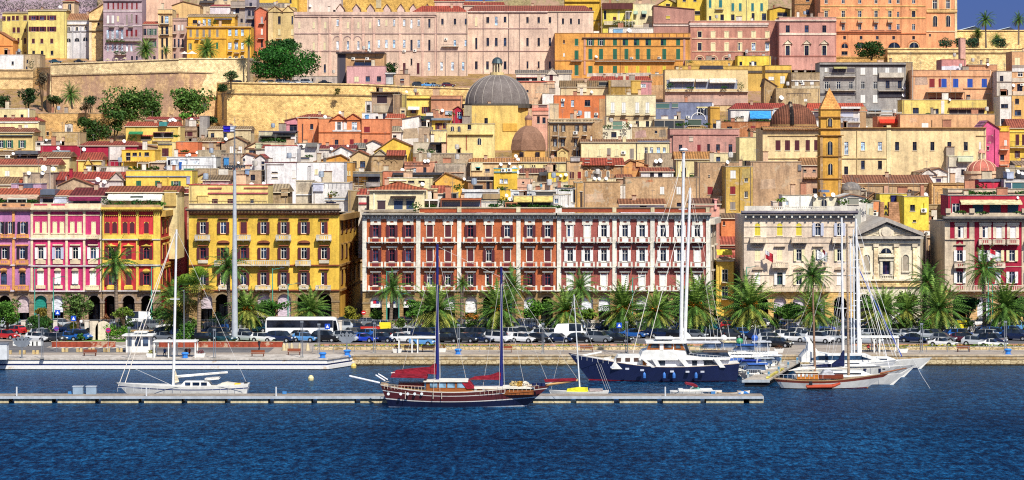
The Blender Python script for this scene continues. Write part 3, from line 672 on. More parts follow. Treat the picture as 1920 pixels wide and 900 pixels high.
seg(t,'frieze_band',[(235,206.5,1125,216,.3,M('plaster','#d9cdbc'))]);seg(t,'parapet',[(238,112,450,150,.2,M('plaster','#e9e3cf')),(900,112,1118,150,.2,M('plaster','#e9e3cf')),(450,143,900,150,.2,M('plaster','#e9e3cf'))])
extra(t,'bal 450 116 900 142 #e9e3cf',YF,'#e9e3cf')
for y in(275,362,405,665,800):seg(t,'string_course',[(235,y,1125,y+4,.12,M('plaster','#d8c6ae'))])
for x in(345,677,1005):balcony(t,x-62,362,x+62,402,'#e0ccae','bal',1.2);hood(t,x,430,90,'#cdb99c');hood(t,x,612,88,'#cdb293','seg')
for x in(523,830):balcony(t,x-62,564,x+62,602,'#e0ccae','bal',1.2);hood(t,x,432,90,'#cdb99c')
balcony(t,380,758,920,792,'#e0cca8','bal',1.2)
q=MB();q.poly([(X(tx(1125),YF),YF,1.5),(X(tx(1215),478),478,1.5),(X(tx(1215),478),478,Z(ty(96),YF)),(X(tx(1125),YF),YF,Z(ty(186),YF))],M('plaster','#c9ccc0'));q.build('street_front',t)
tile(1580,360,4.285)
Y=YF;xa,xb=X(tx(118),Y),X(tx(622),Y);zt=Z(ty(352),Y)
t=thing('temple_front_church','pale stone church with a columned temple front and triangular pediment','church',((xa+xb)/2,Y,1.5))
mb=MB();S1=M('stone','#e6dac0');S2=M('plaster','#f3e3c4');xc=X(tx(348),Y)
hl=[(X(tx(322),Y),X(tx(378),Y),Z(ty(662),Y),Z(ty(558),Y))]
wallfront(mb,xa,xb,1.5,zt,Y,hl,S2,.5);mb.box(xa,xb,Y+.5,Y+30,1.5,zt-.01,S2);mb.build('wall',t)
mb=MB();ap=Z(ty(236),Y);mb.prism([(xa,zt),(xb,zt),(xc,ap-.5)],Y-.2,Y+30,S2);mb.build('pediment',t)
mb=MB()
for a,b in(((xa-.4,zt),(xc,ap)),((xc,ap),(xb+.4,zt))):
 mb.prism([(a[0],a[1]-.05),(b[0],b[1]-.05),(b[0],b[1]+.6),(a[0],a[1]+.6)],Y-1.2,Y+30,M('plaster','#b5aca0'))
 for i in range(22):
  f=(i+.5)/22;x=a[0]+(b[0]-a[0])*f;z=a[1]+(b[1]-a[1])*f-.3;mb.box(x-.1,x+.1,Y-.85,Y-.21,z,z+.2,M('plaster','#8d8680'))
mb.box(xa-.4,xb+.4,Y-1.1,Y-.21,zt-.5,zt-.06,M('plaster','#cfc4b0'));
for i in range(40):x=xa+(xb-xa)*(i+.5)/40;mb.box(x-.09,x+.09,Y-.8,Y-.21,zt-.75,zt-.502,M('plaster','#8d8680'))
mb.build('raking_cornice',t)
mb=MB();ez=Z(ty(318),Y)
for r,o in((1.25,.42),(.85,.6)):
 pts=[(xc+r*math.cos(2*math.pi*i/14),ez+r*math.sin(2*math.pi*i/14))for i in range(14)];mb.prism(pts,Y-o,Y-.2,M('plaster','#e9dcc0'))
for s in(-1,1):
 for i in range(5):mb.prism([(xc+s*1.3,ez-.7+i*.25),(xc+s*(4.5+i*.5),ez-1.2+i*.12),(xc+s*(4.4+i*.5),ez-1.05+i*.12)][::s],Y-.32,Y-.2,M('plaster','#d9c9a8'))
mb.build('carved_relief',t)
for x in(148,265,430,578):
 seg(t,'column',[(x-16,442,x+16,662,.35,S1),(x-22,418,x+22,441,.5,M('plaster','#e0d0b0')),(x-20,662.2,x+20,700,.45,S1)])
seg(t,'entablature',[(118,385,622,412,.45,S2),(118,412.2,622,417,.2,S2)])
extra(t,'aw 305 450 392 488 #e8dcc0',Y,'#e8dcc0')
seg(t,'door_hood',[(285,505,412,522,.6,S2),(292,540,408,552,.45,S2),(300,552.2,318,662,.3,S2),(382,552.2,400,662,.3,S2)])
mb=MB();mb.box(hl[0][0],hl[0][1],Y+.3,Y+.36,hl[0][2],hl[0][3],M('glass','#2a2a4a'));xx=(hl[0][0]+hl[0][1])/2;mb.box(xx-.05,xx+.05,Y+.24,Y+.299,hl[0][2],hl[0][3],M('flat2','#5a2a44'));mb.build('window',t)
for x in(194,506):
 mb=MB();cx=X(tx(x),Y);r=24/4.285*Y/F;z0,z1=Z(ty(632),Y),Z(ty(504),Y);pts=[(cx-r,z0),(cx+r,z0)]+[(cx+r*math.cos(math.pi*i/8),z1-r+r*math.sin(math.pi*i/8))for i in range(9)]
 mb.prism(pts,Y-.04,Y-.003,M('plaster','#b3a68f'));mb.box(cx-r*1.25,cx-r,Y-.2,Y-.004,z0,z1-r,S2);mb.box(cx+r,cx+r*1.25,Y-.2,Y-.004,z0,z1-r,S2);mb.box(cx-r*1.4,cx+r*1.4,Y-.3,Y-.004,z0-.3,z0-.01,S2)
 for i in range(8):
  a,b=math.pi*i/8,math.pi*(i+1)/8;mb.prism([(cx+r*math.cos(a),z1-r+r*math.sin(a)),(cx+1.25*r*math.cos(a),z1-r+1.25*r*math.sin(a)),(cx+1.25*r*math.cos(b),z1-r+1.25*r*math.sin(b)),(cx+r*math.cos(b),z1-r+r*math.sin(b))],Y-.2,Y-.004,S2)
 mb.build('niche',t)
extra(t,'bal 300 668 405 698 #e6dcc4',Y,'#e6dcc4');seg(t,'string_course',[(118,700,622,712,.6,S2),(118,740,622,760,.4,M('stone','#cbb88e')),(118,712.2,622,739,.2,M('stone','#d8c8a0'))])
for x in(180,348,500):
 mb=MB();cx=X(tx(x),Y);r=46/4.285*Y/F;zz=Z(ty(822),Y)-r;mb.prism([(cx-r,1.5),(cx+r,1.5)]+[(cx+r*math.cos(math.pi*i/8),zz+r*math.sin(math.pi*i/8))for i in range(9)],Y-.05,Y-.003,M('flat','#1a171c'));mb.build('archway',t)
q=MB();q.poly([(xb,Y+.1,1.5),(X(tx(685),480),480,1.5),(X(tx(685),480),480,zt),(xb,Y+.1,zt)],M('plaster','#d2c5ab'));q.build('side_wall',t)
ws=[]
for x,a,b,d in((940,'hww','sww','sww'),(1137,'hww','sww','cw'),(1248,'cw','scw','cw'),(1360,'cw','scw','swl'),(1500,'cw','sww','sww'),(1600,'cw','sww','sww')):
 ws+=[W_(a,x+8,44,278,368,'#e2d2b8'),W_(b,x,46,468,556,'#e2d2b8'),W_(d,x,46,640,732,'#e2d2b8')]
t=palace('crimson palace with beige trim, flowered terrace and white shutters, right edge','palace',820,240,1660,'#a81238',wins=ws,arches=(940,1138,1380,1560),arcy=(836,0),arc_c='#c9ab84',ar=56,bandy=800,blinds={1:('#dfe2ee',.75)},sidec='#d2b894')
cornice(t,800,1665,196,226,'#8b8680',1.4);seg(t,'frieze_band',[(820,226.2,1660,240,.3,M('plaster','#c8b79c'))]);seg(t,'parapet',[(830,168,1655,194,.4,M('plaster','#d5c2a2'))])
seg(t,'stucco_facing',[(820,242,862,786,.07,M('plaster','#d9c5a5')),(1018,242,1058,786,.09,M('plaster','#d9c5a5')),(1438,242,1475,786,.09,M('plaster','#d9c5a5')),(862,382,912,786,.05,M('plaster','#d9c5a5')),(968,382,1018,786,.05,M('plaster','#d9c5a5'))])
seg(t,'string_course',[(820,374,1060,384,.3,M('plaster','#d9c5a5')),(820,596,1660,600,.1,M('plaster','#d9c5a5'))])
for x in(948,1145,1256,1368,1508,1608):seg(t,'window_surround',[(x-50,246,x+50,262,.3,M('plaster','#e6d8bc')),(x-46,262.1,x+46,274,.16,M('plaster','#e6d8bc')),(x-48,274.1,x-24,370,.06,M('plaster','#e6d8bc')),(x+24,274.1,x+48,370,.06,M('plaster','#e6d8bc'))])
for x in(1137,1248,1360,1508):balcony(t,x-48,378,x+48,414,'#dccbb0','bal',1.1)
for x in(940,1248):balcony(t,x-48,566,x+48,602,'#dccbb0','bal',1.1);
hood(t,940,412,100,'#cdb998','ped');hood(t,1248,614,90,'#cdb998')
balcony(t,866,746,1655,790,'#dccbb0','bal',1.2)
for x in(845,1035,1455):seg(t,'parapet_block',[(x-20,132,x+20,168,.7,M('plaster','#d5c2a2'))])
TL[:]=[1580,360,4.285]
house('crimson rooftop penthouse with a beige awning and big blue windows',848,30,1640,190,'#b5163c','F #8a8a86','ou 62 92 165: 910','dark 1045 92 1130 165 #2c5266;dark 1180 92 1270 165 #2c4a5c;dark 1325 92 1410 165 #2c5266;awn 940 62 1430 88 #e0d0a0;balc 850 168 1640 186 #c9b898;plant 862 146 1010 172;plant 1055 150 1160 180;plant 1380 150 1430 172;dish 1404 45 12',cat='penthouse',name='penthouse',Y=YF+1.8,depth=8,down=0)
def terr(Y):
 K=[(455,1.5),(475,2.5),(520,10),(560,15),(600,20),(700,28),(780,35),(800,40),(850,51.2),(900,61.3),(950,70),(1300,70),(1500,40),(6000,0)]
 for(a,A),(b,B)in zip(K,K[1:]):
  if Y<=b:return A+(B-A)*(max(Y,a)-a)/(b-a)
 return 0
mb=MB();earth=M('rubble','#8f7a52');ys=[455+i*8 for i in range(106)]+[1400,1600,2500,6000];
for a,b in zip(ys,ys[1:]):
 w=300 if b<1400 else 4000
 n=24
 for i in range(n):
  x0,x1=-w+2*w*i/n,-w+2*w*(i+1)/n;mb.poly([(x0,a,terr(a)),(x1,a,terr(a)),(x1,b,terr(b)),(x0,b,terr(b))],earth)
structure(mb,'hillside')
nt,b=None,None
def flatmat(name,fn):
 m=bpy.data.materials.new(name);nt,b=nodes(m);b.inputs['Specular IOR Level'].default_value=.2;b.inputs['Roughness'].default_value=.9;fn(nt,b);return m
def asph(nt,b):
 v=pos(nt);n=noise(nt,v,.12,6,.7);n2=noise(nt,v,1.5,4,.7)
 c=mul(nt,ramp(nt,n,.35,.65,(.11,.105,.11),(.22,.21,.21)),ramp(nt,n2,.3,.7,G_(.8),G_(1.1)));nt.links.new(c,b.inputs['Base Color'])
def pave(nt,b):
 v=pos(nt);n=noise(nt,v,.2,6,.7);n2=noise(nt,v,2,4,.7)
 c=mul(nt,ramp(nt,n,.35,.65,(.34,.28,.23),(.50,.43,.36)),ramp(nt,n2,.3,.7,G_(.82),G_(1.1)));nt.links.new(c,b.inputs['Base Color'])
ASPH=flatmat('asphalt',asph);PAVE=flatmat('promenade_paving',pave)
Z0=1.5
QW,QE=377.0,384.0;XQ=X(612,QW)
mb=MB();mb.box(-300,300,386,700,-2,Z0-.004,ASPH);structure(mb,'road')
mb=MB();pts=[(-200,QW+.5),(XQ,QW+.5),(X(660,QE),QE+.2),(220,QE+.2),(220,404),(-200,404)]
mb.zprism(pts,-1,Z0,PAVE);structure(mb,'promenade')
mb=MB();mb.zprism([(-200,404.1),(-200,428),(X(250,428),428),(X(250,404),404.1)],Z0-.2,Z0+.002,PAVE);structure(mb,'pavement')
mb=MB();mb.zprism([(X(395,404),404.1),(X(395,407),407.5),(X(600,407),407.5),(X(600,404),404.1)],Z0-.2,Z0+.002,PAVE);structure(mb,'kerb_pavement')
mb=MB();mb.box(-120,X(505,390),388.5,398.5,1.4,Z0+.006,ASPH);mb.box(-120,X(90,400),398.5,413,1.4,Z0+.006,ASPH);structure(mb,'quay_road')
mb=MB();mb.box(-200,220,449.5,455,1.3,Z0+.12,PAVE);structure(mb,'arcade_pavement')
mb=MB();w=M('flat2','#cfcac2')
for i in range(15):
 x=X(415+0*i,402)+0;a=X(100+i*14,400)
 if i<13:mb.poly([(a,397,Z0+.012),(a+.55,397,Z0+.006),(a+1.8,403,Z0+.006),(a+1.25,403,Z0+.006)],w)
for i in range(40):a=-80+i*4;mb.poly([(a,446,Z0+.006),(a+2,446,Z0+.006),(a+2,446.25,Z0+.006),(a,446.25,Z0+.006)],w)
structure(mb,'road_markings')
def quaymat(nt,b):
 v=pos(nt);vo=N(nt,'ShaderNodeTexVoronoi',feature='DISTANCE_TO_EDGE');vo.inputs['Scale'].default_value=1.5;nt.links.new(pos(nt,(1,1,1.4)),vo.inputs['Vector'])
 n=noise(nt,v,.5,5,.7);base=ramp(nt,n,.35,.65,(.50,.38,.20),(.72,.60,.38));c=mul(nt,base,ramp(nt,vo.outputs['Distance'],.0,.09,(.35,.3,.24),(1.05,1.05,1.05)))
 sep=N(nt,'ShaderNodeSeparateXYZ');nt.links.new(v,sep.inputs[0]);
 c2=mul(nt,c,ramp(nt,sep.outputs[2],.16,.3,(.12,.1,.07),(1,1,1)));nt.links.new(c2,b.inputs['Base Color'])
QM=flatmat('quay_stone',quaymat)
def quaytop(nt,b):
 v=pos(nt);n=noise(nt,v,.35,6,.75);n2=noise(nt,pos(nt,(1,1,.4)),1.2,4,.7);c=mul(nt,ramp(nt,n,.4,.62,(.48,.33,.16),(.66,.56,.40)),ramp(nt,n2,.35,.6,(.7,.62,.5),(1.05,1.05,1.05)));nt.links.new(c,b.inputs['Base Color'])
QT=flatmat('quay_coping',quaytop)
t=thing('stone_quay_wall','long ochre rubble stone quay wall with a plain coping course','quay wall',(X(1300,QE),QE,0))
mb=MB();mb.box(X(660,QE),220,QE-.05,QE+.8,-2,.86,QM);mb.build('rubble_face',t)
mb=MB();mb.box(X(660,QE),220,QE-.12,QE+.7,.861,1.3,QT);mb.box(X(660,QE),220,QE-.22,QE+.7,1.301,Z0+.02,M('concrete','#cbb89c'));mb.build('coping',t)
def rust(nt,b):
 n=noise(nt,pos(nt,(.35,1,.6)),1.0,6,.75);n2=noise(nt,pos(nt),3,3,.7);c=mul(nt,ramp(nt,n,.6,.7,(.86,.85,.83),(.6,.38,.18)),ramp(nt,n2,.3,.7,G_(.85),G_(1.05)));nt.links.new(c,b.inputs['Base Color'])
RM=flatmat('stained_white_concrete',rust)
t=thing('concrete_quay','white concrete quay face with a navy stripe and rust stains','quay',(X(300,QW),QW,0))
def qface(z0,z1,out,m,n):
 mb=MB();a=(-200,QW-out);b_=(XQ+out,QW-out);c=(X(660,QE)+out,QE-out*.5);mb.zprism([a,b_,c,(c[0],c[1]+1),(-200,QW+1)],z0,z1,m);return mb.build(n,t)
qface(1.34,1.53,.25,M('concrete','#cfc6bc'),'coping');qface(.8,1.339,.1,RM,'upper_face');qface(.56,.799,.0,M('flat2','#1c2c5e'),'navy_stripe');qface(.08,.559,.35,RM,'fender_beam');qface(-2,.059,.1,M('flat','#141418'),'waterline_shadow_strip')
m=bpy.data.materials.new('harbour_water');nt,b=nodes(m)
gm=N(nt,'ShaderNodeNewGeometry')
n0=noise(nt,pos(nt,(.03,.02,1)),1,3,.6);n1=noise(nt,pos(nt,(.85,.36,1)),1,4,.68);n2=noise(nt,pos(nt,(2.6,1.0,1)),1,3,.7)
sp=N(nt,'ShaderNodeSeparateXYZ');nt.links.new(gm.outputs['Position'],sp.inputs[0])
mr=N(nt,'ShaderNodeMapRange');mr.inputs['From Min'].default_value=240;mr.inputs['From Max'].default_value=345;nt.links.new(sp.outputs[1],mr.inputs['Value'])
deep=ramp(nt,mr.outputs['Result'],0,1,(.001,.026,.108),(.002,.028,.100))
c=mul(nt,deep,ramp(nt,n0,.36,.62,(.6,.62,.68),(1.5,1.4,1.3)));c=mul(nt,c,ramp(nt,n1,.40,.64,(.3,.35,.4),(3.2,2.2,1.7)));c=mul(nt,c,ramp(nt,n2,.42,.62,(.42,.5,.55),(3.0,2.2,1.8)));df=N(nt,'ShaderNodeBsdfDiffuse');nt.links.new(c,df.inputs[0]);gl=N(nt,'ShaderNodeBsdfGlossy');gl.inputs['Color'].default_value=(.45,.62,.85,1);gl.inputs['Roughness'].default_value=.16;ms=N(nt,'ShaderNodeMixShader');m3=N(nt,'ShaderNodeMapRange');m3.inputs['From Min'].default_value=290;m3.inputs['From Max'].default_value=375;m3.inputs['To Min'].default_value=.1;m3.inputs['To Max'].default_value=.45  # ripple highlights and dark troughs are painted into the diffuse colour
nt.links.new(sp.outputs[1],m3.inputs['Value']);nt.links.new(m3.outputs['Result'],ms.inputs[0]);nt.links.new(df.outputs[0],ms.inputs[1]);nt.links.new(gl.outputs[0],ms.inputs[2]);nt.links.new(ms.outputs[0],nt.nodes['Material Output'].inputs[0])
ad=N(nt,'ShaderNodeMath',operation='ADD');nt.links.new(n1,ad.inputs[0]);m2=N(nt,'ShaderNodeMath',operation='MULTIPLY');m2.inputs[1].default_value=.45;nt.links.new(n2,m2.inputs[0]);nt.links.new(m2.outputs[0],ad.inputs[1])
bp=N(nt,'ShaderNodeBump');bp.inputs['Strength'].default_value=1.0;bp.inputs['Distance'].default_value=.55;nt.links.new(ad.outputs[0],bp.inputs['Height']);nt.links.new(bp.outputs['Normal'],df.inputs['Normal']);nt.links.new(bp.outputs['Normal'],gl.inputs['Normal'])
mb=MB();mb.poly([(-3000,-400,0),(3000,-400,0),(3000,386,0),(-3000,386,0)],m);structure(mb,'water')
w=bpy.data.worlds.new('World');sc.world=w;w.use_nodes=True;nt=w.node_tree;bg=nt.nodes['Background']
sk=nt.nodes.new('ShaderNodeTexSky');sk.sky_type='NISHITA';sk.sun_disc=False;EL,AZ=math.radians(46),math.radians(22)
sd=Vector((math.sin(AZ)*math.cos(EL),-math.cos(AZ)*math.cos(EL),math.sin(EL)))
sk.sun_elevation=EL;sk.sun_rotation=math.atan2(sd.x,sd.y);sk.altitude=10;sk.air_density=1.0;sk.dust_density=.4;sk.ozone_density=2
tc=nt.nodes.new('ShaderNodeTexCoord');sx=nt.nodes.new('ShaderNodeSeparateXYZ');nt.links.new(tc.outputs['Generated'],sx.inputs[0])
rp=nt.nodes.new('ShaderNodeValToRGB');e=rp.color_ramp.elements;e[0].position=0;e[0].color=(.12,.16,.52,1);e[1].position=.45;e[1].color=(1,1,1,1);x=e.new(.12);x.color=(.11,.18,.42,1)
nt.links.new(sx.outputs[2],rp.inputs['Fac']);mx=nt.nodes.new('ShaderNodeMix');mx.data_type='RGBA';mx.blend_type='MULTIPLY';mx.inputs['Factor'].default_value=1
nt.links.new(sk.outputs[0],mx.inputs['A']);nt.links.new(rp.outputs[0],mx.inputs['B']);nt.links.new(mx.outputs['Result'],bg.inputs[0]);bg.inputs[1].default_value=.12
L=bpy.data.lights.new('sun','SUN');L.energy=5.0;L.angle=math.radians(.5);L.color=(1,.94,.82);so=bpy.data.objects.new('sun',L);COL.objects.link(so);so.rotation_euler=sd.to_track_quat('Z','Y').to_euler();so.location=(0,200,200)
cm=bpy.data.cameras.new('camera');co=bpy.data.objects.new('camera',cm);COL.objects.link(co);co.location=(0,0,CH);co.rotation_euler=(math.pi/2,0,0)
cm.sensor_width=36;cm.lens=F/1920*36;cm.shift_y=-(450-HZ)/1920;cm.clip_start=1;cm.clip_end=9000;sc.camera=co
sc.view_settings.view_transform='Standard';sc.view_settings.look='None';sc.view_settings.exposure=0
sc.render.engine='CYCLES';sc.cycles.max_bounces=5;sc.cycles.diffuse_bounces=2;sc.cycles.glossy_bounces=2;sc.cycles.caustics_reflective=False;sc.cycles.caustics_refractive=False;sc.cycles.use_denoising=False;sc.cycles.filter_width=1.15;sc.cycles.sample_clamp_indirect=1;sc.cycles.blur_glossy=2
H=house
tile(0,0,4)
H('dark wooded ridge house row, pale lilac, above the yellow convent',0,-60,700,60,'#b9a3b0','F','d 20 -30 0: 60 180 300 420 560','plant 0 -10 470 70 #3a4a34;plant 560 -15 770 60 #3a4a34',Y=1020)
H('peach blank-walled house behind the mauve apartment block',1060,-60,1350,200,'#ecc0a0','F','','',Y=960)
H('pale yellow convent with brown shutters and a shallow tiled roof',208,62,496,500,'#ecd976','T 16 6 #b09a70','sb 64 115 150: 250 314 388;sb 64 200 236: 250 314 388;cb 22 290 324: 250 314 388;d 20 380 412: 252 316 390','band 208 436 496 500 #e0a850;dish 452 52 12;pipe 210 80 210 410 #8a8a8a',Y=900)
H('long yellow wing with small brown windows, left of the convent',18,80,210,425,'#e6d06c','T 16 8 #a08a6a','sb 24 122 156: 30 66;cb 22 118 152: 100 130;cb 26 115 152: 188;cb 22 205 245: 105 138;cb 14 215 240: 188;cb 16 285 328: 106 138 188;d 14 392 420: 188','',Y=908)
H('orange plastered house with a sloping roof, cut by the left edge',-60,235,97,395,'#f3a048','G 70 .3 #c07848','','band -60 340 97 348 #e08838',Y=895)
H('low white house with one small square window on the left rampart',-60,412,175,528,'#f3efea','F #d8d0c4','d 16 460 486: 95','')
H('ochre ruined wall house with two dark windows beside the white house',175,408,300,600,'#cdb184','F #b09a70','d 12 448 474: 205;d 12 498 526: 200;d 14 590 616: 228','plant 222 418 262 518 #3c5228',kind='old',Y=864)
H('pale blue-grey church nave with lunette windows and buttressed roof',495,95,700,474,'#d4d3d6','T 55 0 #b07a50','','band 495 232 690 240 #8a8890;pil 540 180 550 470 #b9babf;pil 600 180 610 470 #b9babf;aw 500 288 530 316 #c8c4be;aw 562 284 594 312 #c8c4be;aw 624 280 656 308 #c8c4be;cor 495 180 665 190 #e0d6c0;aw 506 200 524 232;aw 568 200 586 230;aw 634 196 650 226',cat='church',name='church_nave',Y=902)
H('cream curved-gable church front with a single round window',668,30,776,474,'#ead2a0','G 70 1 #b9946a','','cor 668 150 776 162 #b0986c;cor 668 228 776 240 #b0986c;dark 732 172 746 190;pil 668 160 688 470 #f0dcb0',cat='church',name='church_facade_block',Y=898,kind='stone')
H('small cream bell tower with arched opening and red cap',470,-6,556,240,'#e9c99c','T 14 20 #c04a2a','','aw 512 28 534 78 #e9c99c;cor 468 8 558 18 #c8a878',cat='bell tower',name='bell_tower',Y=915)
H('tall mauve apartment block with flowered balconies and white blinds',775,-40,1066,462,'#b59ca4','F','cw 18 115 175: 810 846;cc 14 120 160: 884;ce 12 112 182: 952;ce 14 105 165: 988;sb 12 112 178: 1024;w 14 0 60: 0;cr 12 20 70: 812 850 886 918 952 990 1026;pw 18 222 290: 808 844 880 916;cr 16 222 275: 952 988 1022;pr 14 328 385: 808 844 880 916 952 986;d 14 420 452: 990 1026','cor 770 2 1066 16 #9a8890;band 775 80 1066 88 #d8c8c8;band 775 190 1066 198 #d8c8c8;balc 796 262 1060 310;plant 800 290 940 320;balc 820 176 860 205;balc 895 176 930 205;balc 965 170 1000 205;balc 860 382 950 412;plant 862 384 950 408',cat='apartment block',name='apartment_block',Y=888)
H('narrow mauve house with dark green windows and red tiled roof',1070,155,1185,452,'#c3a09a','T 26 0 #c0563a','dg 24 215 265: 1085;sg 30 215 262: 1122 1158;sg 26 310 350: 1124 1158;dg 18 420 448: 1158','balc 1072 262 1176 288;pipe 1072 200 1072 440',Y=889)
H('pale orange house with grey roof, behind the yellow hotel',1290,12,1500,200,'#f0c47a','G 30 .4 #a89484','d 34 42 70: 1326','',Y=930)
H('slender cream tower house with dark tall windows and balconies',1184,72,1292,450,'#eec988','F','dk 16 120 175: 1217;pw 28 120 175: 1250;dk 16 198 262: 1217;dk 22 198 262: 1252;dk 16 286 355: 1217 1252;dk 14 372 445: 1217','cor 1180 98 1296 108 #d8b070;balc 1200 228 1270 262;balc 1200 158 1270 182;pil 1186 110 1196 450 #f6dca8;band 1184 268 1292 274 #d8b070;band 1184 190 1292 194 #d8b070',Y=890)
H('greyish pink house with small balconies beside the yellow hotel',1290,136,1402,450,'#c9a594','F','de 13 185 235: 1310;cw 14 185 228: 1340 1368;de 14 292 355: 1310 1340 1370;dk 14 402 440: 1310','balc 1296 230 1326 256;balc 1356 225 1384 256;balc 1296 338 1326 360;balc 1356 338 1384 360;band 1290 150 1402 156 #a88878',Y=891)
H('golden yellow palace with a roof terrace and green blinds',1402,200,1882,455,'#f2b713','F','ce 18 222 275: 1430 1480 1528 1572 1630;pu 24 218 268: 1724;pu 20 218 268: 1772 1818;sg 22 325 372: 1426;cg 16 318 365: 1628;pw 26 318 368: 1724 1772;pw 20 318 368: 1818;dg 20 320 360: 1576','cor 1390 200 1886 214 #d8a02c;band 1402 286 1700 292 #d89a20;balc 1464 262 1494 298;balc 1510 262 1540 302;balc 1552 262 1582 302;balc 1762 262 1792 298;balc 1712 360 1744 388;balc 1758 365 1796 400;balc 1808 360 1836 388;aw 1716 424 1736 442;aw 1762 424 1782 442;aw 1808 418 1828 440;pipe 1700 215 1700 430',cat='palace',name='palace',Y=886)
H('yellow rooftop storey with terrace parasol above the golden palace',1410,98,1760,202,'#eeb418','T 22 0 #b0926a','dg 34 150 180: 1462;pg 22 142 190: 1532 1570','rail 1402 176 1880 200 #c8922c;flatroof 1610 138 1740 150 #5a5560;plant 1580 140 1620 190',Y=892,cat='penthouse',name='penthouse')
H('white house with crimson roof edge, top of the hill',1575,28,1725,110,'#e9dfe4','T 20 20 #b03a44','','',Y=975)
H('grey stone block with long terraces, beside the salmon tower',1730,10,1850,200,'#b0a294','F','d 26 60 100: 1780;pw 20 70 110: 1760;dk 18 140 170: 1812','balc 1735 40 1846 60',Y=965)
H('tall grey block with dark balconies left of the salmon house',1838,-60,1925,430,'#a29aa0','F','d 20 20 55: 1880;d 20 80 120: 1870 1900;d 22 150 200: 1900;d 22 230 300: 1900','balc 1840 30 1925 52;balc 1850 120 1925 145;pipe 1856 0 1856 400',Y=912)
H('cream low buildings under the hilltop wall with dark roof',1480,-50,1740,60,'#dfc79c','F','d 30 -20 5: 1540 1610 1690','flatroof 1500 5 1610 22 #5e5a5a',Y=990)
tile(480,0,4)
H('sandy castle rampart wall along the top of the hill',30,-60,1560,72,'#cfb066','F #b89a5a','','band 900 -60 940 60 #c8b890',kind='stone',cat='rampart',name='rampart_wall',Y=1010)
H('yellow hilltop house with a dark door above the salmon tower',-20,-50,310,40,'#edc430','F','dk 14 -10 24: 260','',Y=1000)
H('grey-roofed low house above the salmon tower',0,15,230,110,'#c3ae98','T 30 6 #8f8478','','',Y=960)
H('small cream villa with stepped white terraces on the hilltop',385,-20,640,95,'#ecd6c4','F','d 18 74 96: 588','chim 400 40 412 60 #ddd;dish 408 44 10',Y=950)
H('salmon apartment tower with grey balconies beside the big tree',-10,55,92,425,'#d9734e','G 30 .4 #b0602e','sl 14 125 180: 44;cw 14 215 260: 44;dk 14 300 355: 44;cw 12 375 410: 44','balc 16 262 60 292;balc 22 175 62 180;pipe 0 80 0 420',Y=905)
H('sandy apartment house with zigzag gables behind the big tree',90,58,290,430,'#dcc07c','F','du 20 122 180: 175;du 12 120 180: 272;cc 16 218 262: 175 272;dg 20 300 342: 175','gable 86 90 200 48 #dcc07c #b87a4a;gable 196 90 290 45 #dcc07c #b87a4a;balc 152 262 196 292;pil 92 95 128 420 #e8cc90',Y=903)
e_='cor 285 92 1352 128 #d9b8a4;band 290 248 1586 254 #c0a094;band 400 380 1586 386 #c0a094'
for x in(465,545,625,712,795,875,1072,1240,1340):e_+=';pil %d 130 %d 640 #e9c0a8'%(x,x+18)
for x0 in(584,660,736):e_+=';arc %d 300 %d 300 #b09490'%(x0,x0+52)
H('long pink-grey monumental building with rows of narrow windows',282,92,1588,660,'#dfc1a8','F #d0b8a4','cc 14 165 212: 325 433 520 690 768 855;pw 16 145 195: 612 922 1036 1112 1220;cc 14 148 192: 978;pw 14 145 212: 1166;dk 16 142 208: 1300;dc 18 140 185: 1398 1492 1574;cc 14 318 372: 325 433 514;pw 16 308 372: 612 690 768 848;pw 18 298 358: 922 978 1036 1112 1220;dk 16 298 382: 1166 1300;pw 18 300 345: 1492 1574;dk 16 482 545: 516;cb 20 472 555: 1112 1216;pw 18 464 528: 1298 1392 1474 1554;d 22 592 625: 1296 1392 1474 1552;dk 16 470 500: 1036',e_+';ac 1112 384;ac 1192 380;ac 836 376;dark 1160 440 1172 488;pipe 1352 112 1352 640 #6a5a60;pipe 1420 390 1420 640 #8a7878;pipe 1522 390 1522 640 #8a7878;ac 1424 295;balc 1392 335 1520 350',cat='monumental building',name='monumental_building',Y=868,depth=40)
for i,x in enumerate((632,752,858,982,1086,1180,1285)):
 H(['first','second','third','fourth','fifth','sixth','seventh'][i]+' small pink gabled dormer from the left on the long pink roof',x-26,30,x+26,86,'#e6c4b4','G 40 .5 #c0a090','dw 12 52 80: %d'%x if i in(2,3,4,5)else '','',Y=885,down=2,group='gabled dormers on the long pink roof',name='roof_dormer',cat='dormer')
H('red tiled attic roof at the right end of the long pink building',1160,38,1600,112,'#e0b8a4','T 62 90 #b8482e','','band 1350 96 1590 106 #efe6e0',Y=880,down=1,name='attic_roof',cat='roof')
H('red tiled roof house with pink gable behind the long building',1340,-30,1560,50,'#e2b4a0','T 40 10 #b4482c','d 10 18 32: 1582','',Y=960)
H('low red tiled roof with grey end gable on the hilltop',1560,10,1860,75,'#cfb09c','T 30 8 #b04a2e','','',Y=955)
e_='cor 1580 84 2190 98 #ecd2c0;band 1586 210 2190 215 #c8a498;band 1586 380 2190 385 #c8a498;pipe 1704 96 1704 640 #8a7074;pipe 1894 96 1894 640 #6a5a60;pipe 1975 96 1975 600 #6a5a60;pipe 2264 96 2264 300 #6a5a60'
